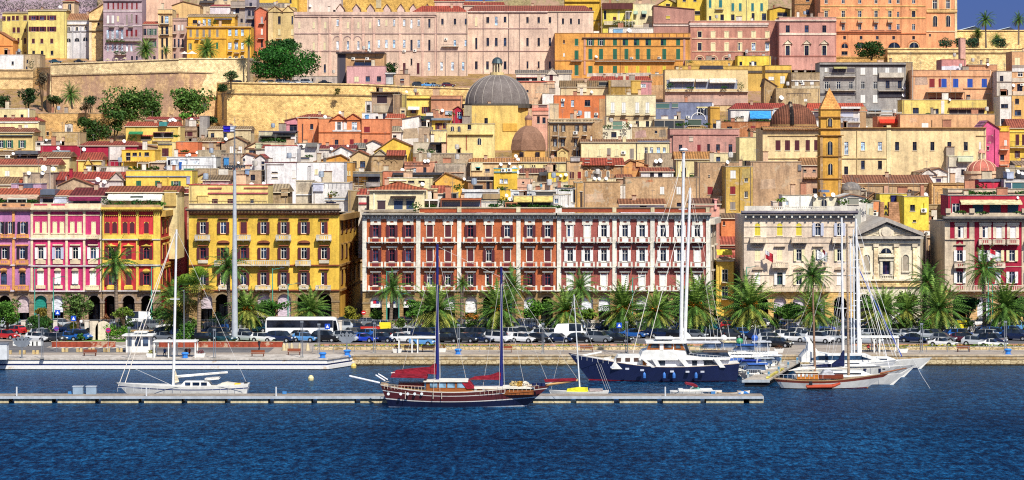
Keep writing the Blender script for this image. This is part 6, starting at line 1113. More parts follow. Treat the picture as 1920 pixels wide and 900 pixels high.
H('crimson pink house behind the crimson penthouse with blue-grey roof',1580,570,1760,650,'#e0284c','F #6a7488','','band 1580 568 1755 582 #6a7488;plant 1715 612 1775 655 #2a4a20;plant 1555 590 1620 655 #1f4420',Y=500)
H('grey glazed penthouse with white frame at the right edge',1770,562,1990,665,'#cfcac4','F #3a3a40','','dark 1782 590 1822 648 #4a5270;dark 1832 590 1990 648 #3c6a70;pil 1824 590 1830 650 #efefef;block 1790 514 1840 560 #b8c4dc;dish 1876 510 16;dish 1905 520 14;tile 1844 425 1990 455 #a08468',Y=497)
H('beige roof strip with potted plants above the crimson palace',1350,640,1990,700,'#d0bfa4','F','','plant 1462 645 1512 680;plant 1522 648 1560 676;plant 1592 652 1642 680;plant 1660 650 1700 674;plant 1840 650 1920 674;band 1350 660 1990 666 #b89a80',Y=486,depth=6)
H('beige terrace wall with scattered dishes at the right edge',1780,480,1990,565,'#d8c8a4','F','dk 20 500 520: 1880','dish 1796 500 16;dish 1870 505 12;dish 1906 515 14;band 1860 535 1940 545 #c86848',kind='old',Y=520)
def dome(t,cx,Yc,r,z0,h,m,ribm=None,n=24,ribs=12,name='dome'):
 mb=MB();pr=[(r*math.cos(a),z0+h*math.sin(a))for a in[math.pi/2*i/12 for i in range(12)]]+[(r*.06,z0+h)]
 mb.lathe(cx,Yc,pr,m,n*2);o=mb.build(name,t,smooth=True)
 if ribm:
  rb=MB()
  for k in range(ribs):
   a=2*math.pi*(k+.5)/ribs;pts=[(cx+(p+.06)*math.cos(a),Yc+(p+.06)*math.sin(a),z)for p,z in pr];rb.line(pts,.07,ribm,4)
  rb.build('dome_ribs',o)
 return o
def drum(t,cx,Yc,r,z0,z1,m,n=8,rot=math.pi/8,name='drum'):
 mb=MB();mb.zprism([(cx+r*math.cos(rot+2*math.pi*i/n),Yc+r*math.sin(rot+2*math.pi*i/n))for i in range(n)],z0,z1,m);return mb.build(name,t)
Y=735;cx=X(932,Y);s=Y/F;r=61*s
t=thing('domed_church','yellow church with a large grey ribbed dome and columned lantern','church',(cx,Y,20));Yc=Y+r
drum(t,cx,Yc,r*1.04,20,Z(200,Y),M('plaster','#ecc860'),8);drum(t,cx,Yc,r*1.1,Z(202,Y),Z(194,Y),M('concrete','#5c5650'),16,0,'drum_cornice')
dome(t,cx,Yc,r,Z(194,Y),56*s,M('brick','#7c7470'),M('flat2','#a8a098'),ribs=20)
drum(t,cx,Yc,r*.22,Z(141,Y),Z(134,Y),M('plaster','#e2c884'),12,0,'lantern_base')
mb=MB();
for k in range(8):a=2*math.pi*k/8;mb.tube((cx+1.15*math.cos(a),Yc+1.15*math.sin(a),Z(134,Y)),(cx+1.15*math.cos(a),Yc+1.15*math.sin(a),Z(117,Y)),.17,.17,M('plaster','#eadcb0'),6)
mb.tube((cx,Yc,Z(134,Y)),(cx,Yc,Z(117,Y)),.55,.55,M('flat2','#6a6058'),8);mb.build('lantern_columns',t)
mb=MB();mb.lathe(cx,Yc,[(1.6,Z(117,Y)),(1.5,Z(115,Y)),(1.2,Z(109,Y)),(.5,Z(105.5,Y)),(.05,Z(105,Y))],M('metal','#4a5a60'),12);mb.tube((cx,Yc,Z(105,Y)),(cx,Yc,Z(96,Y)),.06,.06,M('flat2','#333333'),4);mb.build('lantern_cap',t)
mb=MB();
for px in(912,958):mb.box(X(px-4,Y),X(px+4,Y),Y-.55,Y-.1,Z(236,Y),Z(221,Y),M('glass','#22222c'))
mb.build('drum_window',t)
tile(960,195,4)
H('golden yellow blank wall right of the dome, behind the copper cupola',-90,140,275,400,'#e3b030','F','','tile 10 118 100 146 #c8906c',Y=742)
tile(480,195,4)
H('yellow square crossing wall under the dome with slit windows',1618,10,1965,208,'#ecc964','F #7a7468','dk 26 105 168: 1726','pil 1560 10 1618 140 #a89c7c;pil 1850 145 1960 205 #e0ac30',Y=733,depth=3)  # grey strip at left paints the shaded facet of the drum
Y=690;cx=X(991,Y);s=Y/F;r=34*s
t=thing('copper_cupola','octagonal copper cupola with a small onion lantern and orange drum','cupola',(cx,Y,20));Yc=Y+r
drum(t,cx,Yc,r*1.0,18,Z(281,Y),M('plaster','#e0ac50'),8)
mb=MB();mb.lathe(cx,Yc,[(r*1.06,Z(282,Y)),(r*1.04,Z(274,Y)),(r*.98,Z(262,Y)),(r*.8,Z(250,Y)),(r*.5,Z(240,Y)),(r*.18,Z(235,Y))],M('brick','#94705a'),8,math.pi/8,math.pi*2+math.pi/8);mb.build('dome',t)
drum(t,cx,Yc,r*.2,Z(237,Y),Z(224,Y),M('plaster','#dca050'),8,name='lantern')
mb=MB();mb.lathe(cx,Yc,[(.95,Z(224.5,Y)),(1.0,Z(221,Y)),(.7,Z(217.5,Y)),(.2,Z(215,Y)),(.04,Z(210,Y))],M('brick','#9a7468'),10);mb.build('onion_cap',t)
mb=MB();
for px in(978,1008):mb.box(X(px-4,Y),X(px+4,Y),Y-.1,Y+.6,Z(297,Y),Z(285,Y),M('glass','#2a2228'))
mb.build('drum_window',t)
Y=660;cx=X(1492,Y);s=Y/F;r=44*s
t=thing('mossy_brown_dome','round brown mossy tiled dome with a dark vertical seam','dome',(cx,Y,20));Yc=Y+r
drum(t,cx,Yc,r*1.02,20,Z(233,Y),M('plaster','#a8834c'),16,0)
dome(t,cx,Yc,r,Z(234,Y),41*s,M('tile','#8a5238'));mb=MB();mb.line([(cx-r*.15,Yc-(r+.08)*math.cos(a)*.98,Z(234,Y)+(41*s+.08)*math.sin(a))for a in[math.pi/2*i/10 for i in range(11)]],.5,M('old','#2c2424'),5);mb.build('dark_seam',t)
mb=MB();
for k in range(5):mb.tube((cx-.9+k*.45,Yc-.3,Z(194,Y)),(cx-.9+k*.45,Yc-.3,Z(186,Y)),.1,.1,M('plaster','#d8c898'),5)
mb.box(cx-1.1,cx+1.1,Yc-.6,Yc+.2,Z(194.5,Y),Z(193,Y),M('plaster','#d8c898'));mb.build('lantern_stubs',t)
Y=548;s=Y/F
t=thing('bell_tower','tall ochre square bell tower with a stone pyramid spire','bell tower',(X(1557,Y),Y,8));O1=M('plaster','#dba42c');O2=M('old','#cba060')
wpx=[(1537,1578,253,400,O1),(1537,1577,218,253,O1),(1539,1575.5,205,218,O1)]
mb=MB();mb.box(X(1537,Y),X(1578,Y),Y,Y+4.4,8,Z(254,Y),O1);mb.box(X(1539,Y),X(1576,Y),Y+.15,Y+4.2,Z(254,Y),Z(205,Y),O1);mb.build('shaft',t)
for y,o in((253,.45),(292,.3),(240.5,.25),(218.5,.3),(334,.3)):
 mb=MB();mb.box(X(1537,Y)-o,X(1578,Y)+o,Y-o,Y+4.4+o,Z(y+1.5,Y),Z(y,Y),M('plaster','#a87c3c'));mb.build('cornice',t)
for x in(1537.5,1572):
 mb=MB();mb.box(X(x,Y),X(x+5,Y),Y-.12,Y-.003,Z(400,Y),Z(256,Y),O2);mb.build('pilaster',t)
tile(1440,195,4)
for e in('aw 450 105 480 168 #e8b848','aw 446 280 484 380 #e8b848','aw 450 446 484 530 #e8b848'):extra(t,e,Y-.02,'#e0a830')
mb=MB();sp=[(X(1538,Y),Y-.1),(X(1577,Y),Y-.1),(X(1577,Y),Y+4.4),(X(1538,Y),Y+4.4)];ap=(X(1557.5,Y),Y+2.2,Z(164,Y));zz=Z(205,Y)
for a,b in zip(sp,sp[1:]+sp[:1]):mb.poly([(a[0],a[1],zz),(b[0],b[1],zz),ap],M('stone','#c8965c'))
mb.tube(ap,(ap[0],ap[1],ap[2]+.7),.2,.1,M('flat2','#444444'),5);mb.build('spire',t)
Y=540;s=Y/F;cx=X(1847,Y);r=29*s
t=thing('pink_dome','small salmon pink dome with cream ribs on a low cream drum','dome',(cx,Y,8));Yc=Y+r*1.2
drum(t,cx,Yc,r*1.15,8,Z(322,Y),M('plaster','#e6bc94'),16,0);drum(t,cx,Yc,r*1.22,Z(326,Y),Z(321,Y),M('plaster','#e9c8a0'),16,0,'drum_cornice')
dome(t,cx,Yc,r*.98,Z(321,Y),21*s,M('plaster','#c8705c'),M('flat2','#e0c0a0'),ribs=12)
drum(t,cx,Yc,.8,Z(302,Y),Z(298,Y),M('plaster','#e6bc94'),8,name='lantern_base')
mb=MB()
for k in range(6):a=2*math.pi*k/6;mb.tube((cx+.6*math.cos(a),Yc+.6*math.sin(a),Z(298,Y)),(cx+.6*math.cos(a),Yc+.6*math.sin(a),Z(287,Y)),.1,.1,M('plaster','#efe0c0'),5)
mb.lathe(cx,Yc,[(.85,Z(287,Y)),(.7,Z(284,Y)),(.05,Z(279,Y))],M('plaster','#e09a84'),10);mb.build('lantern',t)
Y=546;cx=X(1598,Y);r=19*Y/F
t=thing('grey_stone_dome','low grey stone dome beside the bell tower base','dome',(cx,Y,8));drum(t,cx,Y+r,r,8,Z(355,Y),M('old','#a89a84'),10,0);dome(t,cx,Y+r,r,Z(356,Y),15*Y/F,M('old','#8f8a84'))
Y=478;mb=MB();t=thing('bell_gable_wall','tapering brown stone bell wall with two bells in a slot','bell wall',(X(1665,Y),Y,6));m=M('stone','#b08a70')
for a,b in(((1641,430),(1659,378)),((1666,378),(1693,430))):
 pass
mb.prism([(X(1640,Y),6),(X(1658,Y),6),(X(1658,Y),Z(379,Y)),(X(1651,Y),Z(379,Y))],Y,Y+2,m);mb.prism([(X(1667,Y),6),(X(1697,Y),6),(X(1685,Y),Z(379,Y)),(X(1667,Y),Z(379,Y))],Y,Y+2,m);mb.prism([(X(1658,Y),6),(X(1667,Y),6),(X(1667,Y),Z(405,Y)),(X(1658,Y),Z(405,Y))],Y,Y+2,m);mb.build('masonry',t)
for y in(389,400):
 mb=MB();z=Z(y,Y);mb.lathe(X(1662.5,Y),Y+1,[(.34,z-.4),(.26,z-.1),(.2,z+.2),(.05,z+.35)],M('metal','#3a3a34'),10);mb.tube((X(1658,Y),Y+1,z+.4),(X(1667,Y),Y+1,z+.4),.05,.05,M('flat2','#333333'),4);mb.build('bell',t)
def rampart(label,pts,kind,c,topc,band=None,Ym=None,depth=60):
 """pts: (px, pytop, pybase, Y)"""
 px,pt,pb,Y=pts[0];t=thing('rampart_wall',label,'rampart',(X(px,Y),Y,Z(pb,Y)))
 mb=MB();tp=MB();cp=MB();bd=MB();m=M(kind,c)
 for a,b in zip(pts,pts[1:]):
  A=(X(a[0],a[3]),a[3]);B=(X(b[0],b[3]),b[3]);za,zb=Z(a[1],a[3]),Z(b[1],b[3]);ya,yb=Z(a[2],a[3])-6,Z(b[2],b[3])-6;bt=1.6
  mb.poly([(A[0],A[1]-bt,ya),(B[0],B[1]-bt,yb),(B[0],B[1],zb),(A[0],A[1],za)],m)
  tp.poly([(A[0],A[1],za-.02),(B[0],B[1],zb-.02),(B[0],B[1]+depth,zb-.02),(A[0],A[1]+depth,za-.02)],M('concrete','#8d8274'))
  cp.poly([(A[0],A[1]-.35,za-.0),(B[0],B[1]-.35,zb),(B[0],B[1]-.35,zb+.35),(A[0],A[1]-.35,za+.35)],M('stone',topc));cp.poly([(A[0],A[1]-.35,za+.35),(B[0],B[1]-.35,zb+.35),(B[0],B[1]+.5,zb+.35),(A[0],A[1]+.5,za+.35)],M('stone',topc))
  if band:
   h=band;bd.poly([(A[0],A[1]-.5,za-h),(B[0],B[1]-.5,zb-h),(B[0],B[1]-.5,zb-h+.4),(A[0],A[1]-.5,za-h+.4)],M('stone','#9c8c70'));bd.poly([(A[0],A[1]-.5,za-h+.4),(B[0],B[1]-.5,zb-h+.4),(B[0],B[1]+.2,zb-h+.4),(A[0],A[1]+.2,za-h+.4)],M('stone','#9c8c70'));bd.poly([(A[0],A[1]+.2,za-h),(B[0],B[1]+.2,zb-h),(B[0],B[1]-.5,zb-h),(A[0],A[1]-.5,za-h)],M('flat2','#6a5c48'))
 mb.build('battered_face',t);tp.build('wall_walk',t);cp.build('coping',t)
 if band:bd.build('cordon_moulding',t)
 return t
rampart('tan stone rampart at the left edge with bushes',[(-60,132,200,846),(62,132,200,846),(70,128,200,852),(96,128,200,838)],'stone','#d2bc94','#c8b898',2.6,depth=20)
rampart('great battered bastion of pinkish brown stone with red stained patches',[(88,138,215,815),(97,142,215,806),(335,136,235,790),(410,138,235,800),(422,138,235,815)],'rubble','#cbb08e','#b8a890',None,depth=30)
rampart('pale ashlar parapet wall on top of the great bastion',[(95,121,142,808),(335,112,138,792),(336,111,138,792),(463,111,150,806),(475,111,150,830)],'stone','#d9cbaa','#e0d4b8',4.2,depth=40)
rampart('long yellow sandstone rampart with a parking terrace on top',[(404,158,262,802),(426,156,262,783),(670,159,262,781),(760,163,262,780),(900,168,262,790),(1010,172,262,800)],'stone','#dcc48c','#d8c498',3.2,depth=80)
rampart('right hand sandstone bastion below the palm promenade',[(1655,100,140,880),(1664,92,140,868),(1896,92,140,866),(1990,92,140,870)],'stone','#d8c698','#e0d0a0',1.4,depth=60)
rampart('upper sandstone terrace wall under the sheds, top right',[(1780,62,98,925),(1790,58,98,915),(1990,58,98,915)],'stone','#d8c08c','#dcc898',None,depth=40)
rampart('low ruined stone wall under the orange palace garden',[(1560,108,125,872),(1662,108,125,870)],'stone','#c0a068','#b89c68',None,depth=10)
RV=random.Random(5)
def frond(mb,o,az,el,L,m,droop=1.25,n=9,lw=.62):
 p=Vector(o);d=Vector((math.cos(az)*math.cos(el),math.sin(az)*math.cos(el),math.sin(el)));st=L/n;side=Vector((-math.sin(az),math.cos(az),0))
 for i in range(n):
  q=p+d*st;f=(i+.5)/n
  mb.poly([p-side*.05,p+side*.05,q+side*.03,q-side*.03],m)
  ll=lw*(math.sin(math.pi*min(1,f*.85+.12))+.12)
  for s in(-1,1):
   for g in(0,.5):
    b=p+(q-p)*g;t=b+side*s*ll*.8+d*ll*.55-Vector((0,0,ll*.42));w=d*.1
    mb.poly([b-w,b+w,t],m)
  p=q;d=(d-Vector((0,0,droop*st/L*(.4+f)))).normalized()
def palm_mesh(kind,seed,r=3.6):
 rd=random.Random(seed);mb=MB();fb=MB()
 up=M('leaf','#7a9a48');mid=M('leaf','#58803a');low=M('leaf','#9aa04c');dead=M('leaf','#9a7a40');fan=M('leaf','#7fa53a')
 if kind in('date','tall'):
  n=92 if kind=='date' else 46
  for i in range(n):
   f=(i+.5)/n;el=math.radians(84-f**.85*(136 if kind=='date' else 118))+rd.uniform(-.1,.1);az=i*2.39996+rd.uniform(-.2,.2)
   frond(mb,(0,0,0),az,el,r*1.34*rd.uniform(.85,1.1)*(.9 if el<-.2 else 1),(up if el>.75 else mid if el>.1 else(low if rd.random()<.5 else mid))if kind=='date' else(mid if el>-.3 else dead if rd.random()<.3 else M('leaf','#4a7030')),droop=1.3 if kind=='date' else 1.9,lw=.24*r*rd.uniform(.8,1.1)**2/1.1)
  mb.lathe(0,0,[(.15,-1.1),(.5,-.7),(.62,-.2),(.3,.25)],M('bark','#6a5030'),8)
  if kind=='date':
   for i in range(9):
    a=i*.75;blob(fb,math.cos(a)*.95,math.sin(a)*.95,.15+rd.uniform(-.2,.5),.35,.35,.5,40,.2,M('leaf','#e08a1c'),rd)
 else:
  for i in range(130):
   az=rd.uniform(0,6.28);el=rd.uniform(-1.0,1.5);d=Vector((math.cos(az)*math.cos(el),math.sin(az)*math.cos(el),math.sin(el)));c=d*r*.62;s=Vector((-math.sin(az),math.cos(az),0));m=mid if el>0 else low if el>-.5 else dead
   for k in range(7):
    a=(k-3)*.3;m=fan if el>.3 else m;t=c+(d*math.cos(a)+s*math.sin(a))*r*.5-Vector((0,0,.25));mb.poly([c-s*.05-d*.1,c+s*.05-d*.1,t+s*.07,t-s*.07],m)
  blob(mb,0,0,-r*.75,.6,.6,r*.5,120,.5,dead,rd)
 return mb.mesh('crown'),(fb.mesh('fruit')if fb.f else None)
PM={}
def palm(label,px,cy,r,by,kind='date',fruit=False,Y=None,zb=1.5,group='palm trees along the seafront'):
 Y=Y or YG(by,zb);x=X(px,Y);zc=Z(cy,Y);R_=r*Y/F*1.12
 v=RV.choice([1,2,3,4,5,6]);key=(kind,v)
 if key not in PM:PM[key]=palm_mesh(kind,v*7+len(kind))
 t=thing('palm_tree',label,'palm tree',(x,Y,zb),group);mb=MB();w={'date':.42,'tall':.27,'fan':.27}[kind];c={'date':'#7a6450','tall':'#8a7868','fan':'#a08872'}[kind]
 lean=RV.uniform(-.25,.25);n=6
 for i in range(n):
  a,b=i/n,(i+1)/n;f=lambda q:(x+lean*(q-1)*(1-q)*2,Y,zb+(zc-.5-zb)*q);mb.tube(f(a),f(b),w*(1.25-.3*a),w*(1.25-.3*b),M('bark',c),8)
 mb.build('trunk',t);cr=put(PM[key][0],'crown',t,(x,Y,zc),RV.uniform(0,6.28));cr.scale=(R_/3.6*RV.uniform(.92,1.1),)*3;cr.rotation_euler=(RV.uniform(-.15,.15),RV.uniform(-.18,.18),RV.uniform(0,6.28))
 if fruit and PM[key][1]:o=put(PM[key][1],'fruit_cluster',t,(x,Y,zc),RV.uniform(0,6));o.scale=(R_/3.6,)*3
 return t
P='big date palm with arching fronds '
for a in((P+'and orange fruit, just right of the tall grey mast',465,582,33,628,1),(P+'standing in front of the white coach',582,583,36,630,0),(P+'behind the first blue mast of the wooden gulet',818,583,46,628,0),(P+'and fruit behind the second blue mast',935,583,44,628,1),(P+'and orange fruit, left of the white van',1060,584,33,626,1),(P+'above the white off-road car, centre right',1168,580,44,626,1),(P+'and reddish fruit between the two white stays',1230,586,38,630,1),(P+'and orange fruit right of the two tall white masts',1303,576,47,626,1),(P+'in front of the small yellow house',1405,578,46,626,1),(P+'left of the clustered yacht masts',1526,584,36,628,1),(P+'partly behind the yacht stays, right',1655,582,36,626,0),(P+'below the temple-fronted church right corner',1700,582,32,624,0),(P+'the fullest one below the crimson palace corner',1763,580,44,626,0),(P+'near the right edge of the promenade',1884,577,40,626,0)):
 palm(a[0],a[1],a[2],a[3],a[4],'date',bool(a[5]))
for a in(('tall slender palm in front of the red and yellow palace',217,494,35,618),('tall palm with hanging orange stalks beside the tall grey mast',428,502,33,625),('tall palm in front of the left end of the orange brick palace',735,542,31,622),('slim palm with a small trimmed head between the blue masts',866,533,17,618),('tall dark palm just behind the second blue mast',962,538,32,618),('tall dark palm left of the white van, brick red palace behind',1088,540,30,618),('tall palm behind the two tall white masts',1318,545,28,616),('tall palm crown above the big palm at the yellow house',1397,543,30,616),('tall palm in the middle of the cream palace front',1523,518,36,622),('tall dense palm in front of the beige side building',1740,530,34,620),('tall palm in front of the crimson palace with a flag behind',1845,507,36,622),('dark drooping palm between the red and yellow palaces',322,560,34,612)):
 palm(a[0],a[1],a[2],a[3],a[4],'tall')
palm('fan palm with a thick skirt of dead leaves, left one of the pair',350,552,32,635,'fan');palm('slender fan palm leaning right, right one of the pair',374,530,26,638,'fan')
palm('low date palm with long fronds left of the fan palms',330,590,30,632,'date')
g='palm trees on the hillside'
for l,px,cy,r,by,Y,k in(('lone palm standing before the great stone bastion',133,178,20,204,770,'tall'),('tall thin palm rising beside the round umbrella pine',466,78,12,152,800,'tall'),('bushy dark palm on the terrace before the mauve block',273,93,18,112,835,'date'),('bushy palm beside the white parasols under the golden palace',388,93,17,110,835,'date'),('palm against the dark sky with a slender trunk',1848,38,15,90,905,'tall'),('palm against the dark sky at the right edge',1910,38,14,84,905,'tall'),('short palm beside the upper terrace wall, right',1868,76,11,88,900,'date'),('small squat palm left of the tall sky palm',1833,62,9,86,912,'date'),('small brown palm at the foot of the cream tower house',311,94,9,110,838,'tall')):
 zb=Z(by,Y);palm(l,px,cy,r,by,k,False,Y,zb,g)
def tree(label,px,cy,rx,ry,by,c='#55782e',Y=None,zb=1.5,name='broadleaf_tree',cat='tree',n=1500,s=.42,group=None,lobes=7,trunk=True):
 Y=Y or YG(by,zb);x=X(px,Y);zc=Z(cy,Y);a,b=rx*Y/F*1.17,ry*Y/F*1.12;t=thing(name,label,cat,(x,Y,zb),group);rd=random.Random(int(px*7+cy))
 if trunk:
  mb=MB();mb.tube((x,Y,zb-.3),(x,Y,zc-b*.3),.2+a*.03,.12+a*.02,M('bark','#5c4a38'),7)
  for k in range(4):q=rd.uniform(0,6.28);mb.tube((x,Y,zb+(zc-zb)*.45),(x+math.cos(q)*a*.5,Y+math.sin(q)*a*.4,zc+rd.uniform(-.2,.4)*b),.1+a*.01,.04,M('bark','#5c4a38'),5)
  mb.build('trunk',t)
 mb=MB();m=M('leaf',c)
 for k in range(lobes*2):
  q=rd.uniform(0,6.28);u=rd.uniform(.1,.72);h=rd.uniform(-.55,.62);f=rd.uniform(.28,.5)
  w=math.sqrt(max(.05,1-h*h));blob(mb,x+math.cos(q)*a*u*w,Y+math.sin(q)*a*.75*u,zc+h*b,a*f,a*f*.8,b*f,n//(lobes*2),s*rd.uniform(.8,1.2),m,rd)
 mb.build('crown' if trunk else 'foliage',t);return t
tree('leafy street tree at the left edge before the lilac palace',14,588,27,25,632,'#4c7a2c')
tree('loose grey-green tree before the magenta palace arcade',146,576,30,26,628,'#5d7a40')
tree('small round tree at the foot of the slender palm',232,588,20,12,628,'#6f8a35',n=800);tree('small tree with reddish tips left of the white arch',78,588,16,11,622,'#8a7a35',n=600)
tree('dark tree behind the drooping palm at the street corner',300,590,18,14,620,'#3f6228',n=700)
tree('spreading tree between the fruiting palm and the coach',510,578,30,18,618,'#3f7028');tree('short bushy tree right of the coach, rust tinted',660,588,19,13,618,'#8a8a30',n=800)
tree('small tree left of the first blue mast',778,580,18,16,618,'#4a7a2c',n=800);tree('little roadside tree near the no entry sign',707,590,14,11,618,'#5c8030',n=500)
tree('orange-leaved small tree under the trimmed palm',884,596,14,9,618,'#a8702c',n=500);tree('broad tree between the second blue mast and the fruiting palm',1008,580,24,18,618,'#5a8a2e')
tree('rounded tree behind the white van',1100,588,17,11,618,'#6a8a2c',n=700);tree('dark shaded tree right of the tall white masts',1270,572,26,22,618,'#33582a',n=900)
tree('broad clipped tree in front of the cream palace, left',1476,584,26,17,618,'#5c8c30');tree('dark clipped street tree, right of the fullest palm',1815,572,24,14,618,'#2f5a2c');tree('small tree at the right edge before the crimson palace',1920,576,18,20,620,'#3f6a2a',n=700)
tree('green tree behind the yacht stays',1630,575,24,26,618,'#456c2c');tree('leafy tree half hidden behind the fullest palm',1700,566,26,18,616,'#567a30',n=800)
B=dict(name='bush',cat='bush',trunk=False,s=.3)
tree('large dark oleander hedge bush by the white pillars, left',73,611,26,18,628,'#33602a',**B);tree('rounded green bush beside the round-topped monument',220,622,23,18,640,'#5a8c2c',**B)
tree('yellow-green bush between the white pillars',139,615,13,11,626,'#a8b030',n=700,**B);tree('small clipped bush on the lawn before the monuments',150,631,7,5,640,'#3c6a28',n=300,**B)
tree('green bush behind the white bower frame',345,622,17,18,641,'#4a7a2a',n=900,**B);tree('low fan-leaved bush left of the tall grey mast',407,597,15,12,620,'#4a7440',n=700,**B)
tree('bush with pale flowers near the trimmed palm base',838,606,14,12,624,'#5c8a3a',n=600,**B);tree('flower bush with pink blossom beside the monuments',200,600,7,12,620,'#8a5a40',n=300,**B)
tree('round bush behind the parked cars, right of the stays',1735,610,13,12,628,'#5c8c34',n=500,**B)
D=dict(zb=49)
tree('huge round umbrella pine on the rampart parking terrace',534,118,70,31,150,'#2f6a24',Y=805,zb=Z(157,805),n=7000,s=.75,lobes=12);tree('darker second crown of pine behind the umbrella pine',520,94,36,20,150,'#2a5a24',Y=830,zb=Z(155,830),n=2600,s=.7)
tree('bright green tree mass below the great bastion',245,200,54,34,240,'#4f7034',Y=768,zb=28,n=4200,s=.8,lobes=11);tree('dark olive tree lower left of the bright tree mass',178,240,30,26,270,'#3c5a28',Y=735,zb=26,n=2200,s=.7)
tree('light green tree before the bastion corner',360,195,42,27,235,'#567c38',Y=768,zb=28,n=3000,s=.75,lobes=9);tree('small green tree under the light green tree',345,218,14,8,235,'#6aa040',Y=752,zb=30,n=500,s=.6)
tree('dark evergreen tree beside the left rampart foot',53,180,18,18,200,'#2f4a2c',Y=790,zb=34,n=1200,s=.6);tree('grey scrub clinging to the rampart corner',79,146,15,16,165,'#6a6058',Y=812,zb=36,n=900,s=.5)
tree('flowering pink and grey-green shrub at the bastion top',433,142,17,10,152,'#4c6a44',Y=778,zb=49,n=800,s=.45);tree('dark green cypress shrub right of the lone palm',170,190,16,10,202,'#2c5030',Y=765,zb=33,n=700,s=.5)
tree('brown dry shrub beside the lone palm',161,200,11,9,208,'#6c5c4c',Y=762,zb=32,n=400,s=.5);tree('small dark tree behind the pink annexe',733,128,12,12,140,'#2c5228',Y=830,zb=49,n=600,s=.6)
tree('dark leafy tree at the foot of the orange palace',1634,92,29,17,112,'#2f5226',Y=862,zb=Z(112,862),n=2200,s=.65,lobes=9)
for i,(px,w,l)in enumerate(((1774,15,'clipped dark round hedge tree left of the pink chimney'),(1798,9,'small clipped dark hedge tree near the promenade'),(1824,15,'clipped dark hedge tree below the squat palm'),(1876,13,'clipped dark hedge tree near the right lamp'))):
 tree(l,px,80,w,9,92,'#3a5a48',Y=880,zb=Z(92,880),n=900,s=.45)
tree('orange flowering scrub on the dry slope before the bastion',190,230,60,9,245,'#8a7048',Y=745,zb=28,n=900,s=.6,name='scrub_bush',cat='bush',trunk=False)
tree('small weed bush growing from the yellow rampart',633,172,7,7,182,'#6a6a30',Y=778,zb=40,n=250,s=.4,name='bush',cat='bush',trunk=False)
for a in(('dark shrubby tree at the far left under the rampart',8,190,18,12,210,'#34502c',785,33,900),('olive tree behind the cream flat house, left',100,188,16,9,206,'#4a5c34',775,33,700),('mid green tree between the bright mass and the dry wall',215,228,24,20,262,'#456a30',745,28,1500),('tree filling the gap right of the bright mass',285,205,18,16,240,'#4c7034',762,29,1100),('dark shrub at the foot of the yellow rampart corner',394,228,14,10,250,'#2c4a2a',745,30,600),('dark tree clump below the flowering terrace shrub',418,165,10,8,180,'#34502c',776,40,400),('dark green tree behind the umbrella pine, near the sandy gables',546,84,17,11,110,'#2f5a28',845,52,700)):
 tree(a[0],a[1],a[2],a[3],a[4],a[5],a[6],Y=a[7],zb=a[8],n=a[9],s=.65)
def parasol(px,py,w,Y,l,c='#ece4d4'):
 x=X(px,Y);z=Z(py,Y);r=w*Y/F;t=thing('parasol',l,'parasol',(x,Y,z));mb=MB();mb.lathe(x,Y,[(r,z),(r*.5,z+r*.25),(.04,z+r*.55)],M('cloth',c),8);mb.build('canopy',t);mb=MB();mb.tube((x,Y,z-2.4),(x,Y,z+.1),.05,.05,M('flat2','#777777'),5);mb.build('pole',t)
for a in((346,101,9,830,'white terrace parasol, left of the two by the bushy palm'),(360,101,10,828,'white terrace parasol, right of the two by the bushy palm'),(202,112,5,838,'small cream parasol at the mauve block, left','#d8c8a0'),(218,111,5,838,'small cream parasol at the mauve block, middle','#d8c8a0'),(234,110,5,838,'small cream parasol at the mauve block, right','#d8c8a0')):parasol(*a)
for x0,x1,y,l in((1787,1846,58,'white edged dark tent roof shed on the upper terrace, left'),(1850,1912,60,'white edged dark tent roof shed on the upper terrace, right')):
 Y=935;t=thing('tent_shed',l,'shed',(X((x0+x1)/2,Y),Y,Z(64,Y)));mb=MB();xm=X(x1-18,Y);mb.prism([(X(x0,Y),Z(y+1,Y)),(X(x1,Y),Z(y+1,Y)),(xm,Z(y-9,Y))],Y,Y+8,M('flat2','#3c4254'));mb.prism([(X(x0,Y)-.5,Z(y+1.2,Y)),(xm,Z(y-9.8,Y)),(xm,Z(y-9,Y)),(X(x0,Y),Z(y+2.2,Y))][::-1],Y-.3,Y-.01,M('paint','#c8dcf0'));mb.build('roof',t);mb=MB();mb.box(X(x0+6,Y),X(x1-4,Y),Y+.5,Y+7,Z(68,Y),Z(y+1.1,Y),M('plaster','#c8b898'));mb.build('wall',t)
mb=MB();rm=M('rubble','#8a8468')
pp=[(-150,30),(0,-12),(500,-20),(900,-8),(1300,-25),(1600,-20),(1770,-18),(1786,60)]
for a,b in zip(pp,pp[1:]):mb.poly([(X(a[0],1130),1130,50),(X(b[0],1130),1130,50),(X(b[0],1130),1170,Z(b[1],1130)),(X(a[0],1130),1170,Z(a[1],1130))],rm);mb.poly([(X(a[0],1130),1170,Z(a[1],1130)),(X(b[0],1130),1170,Z(b[1],1130)),(X(b[0],1130),1400,60),(X(a[0],1130),1400,60)],rm)
structure(mb,'hill_ridge')
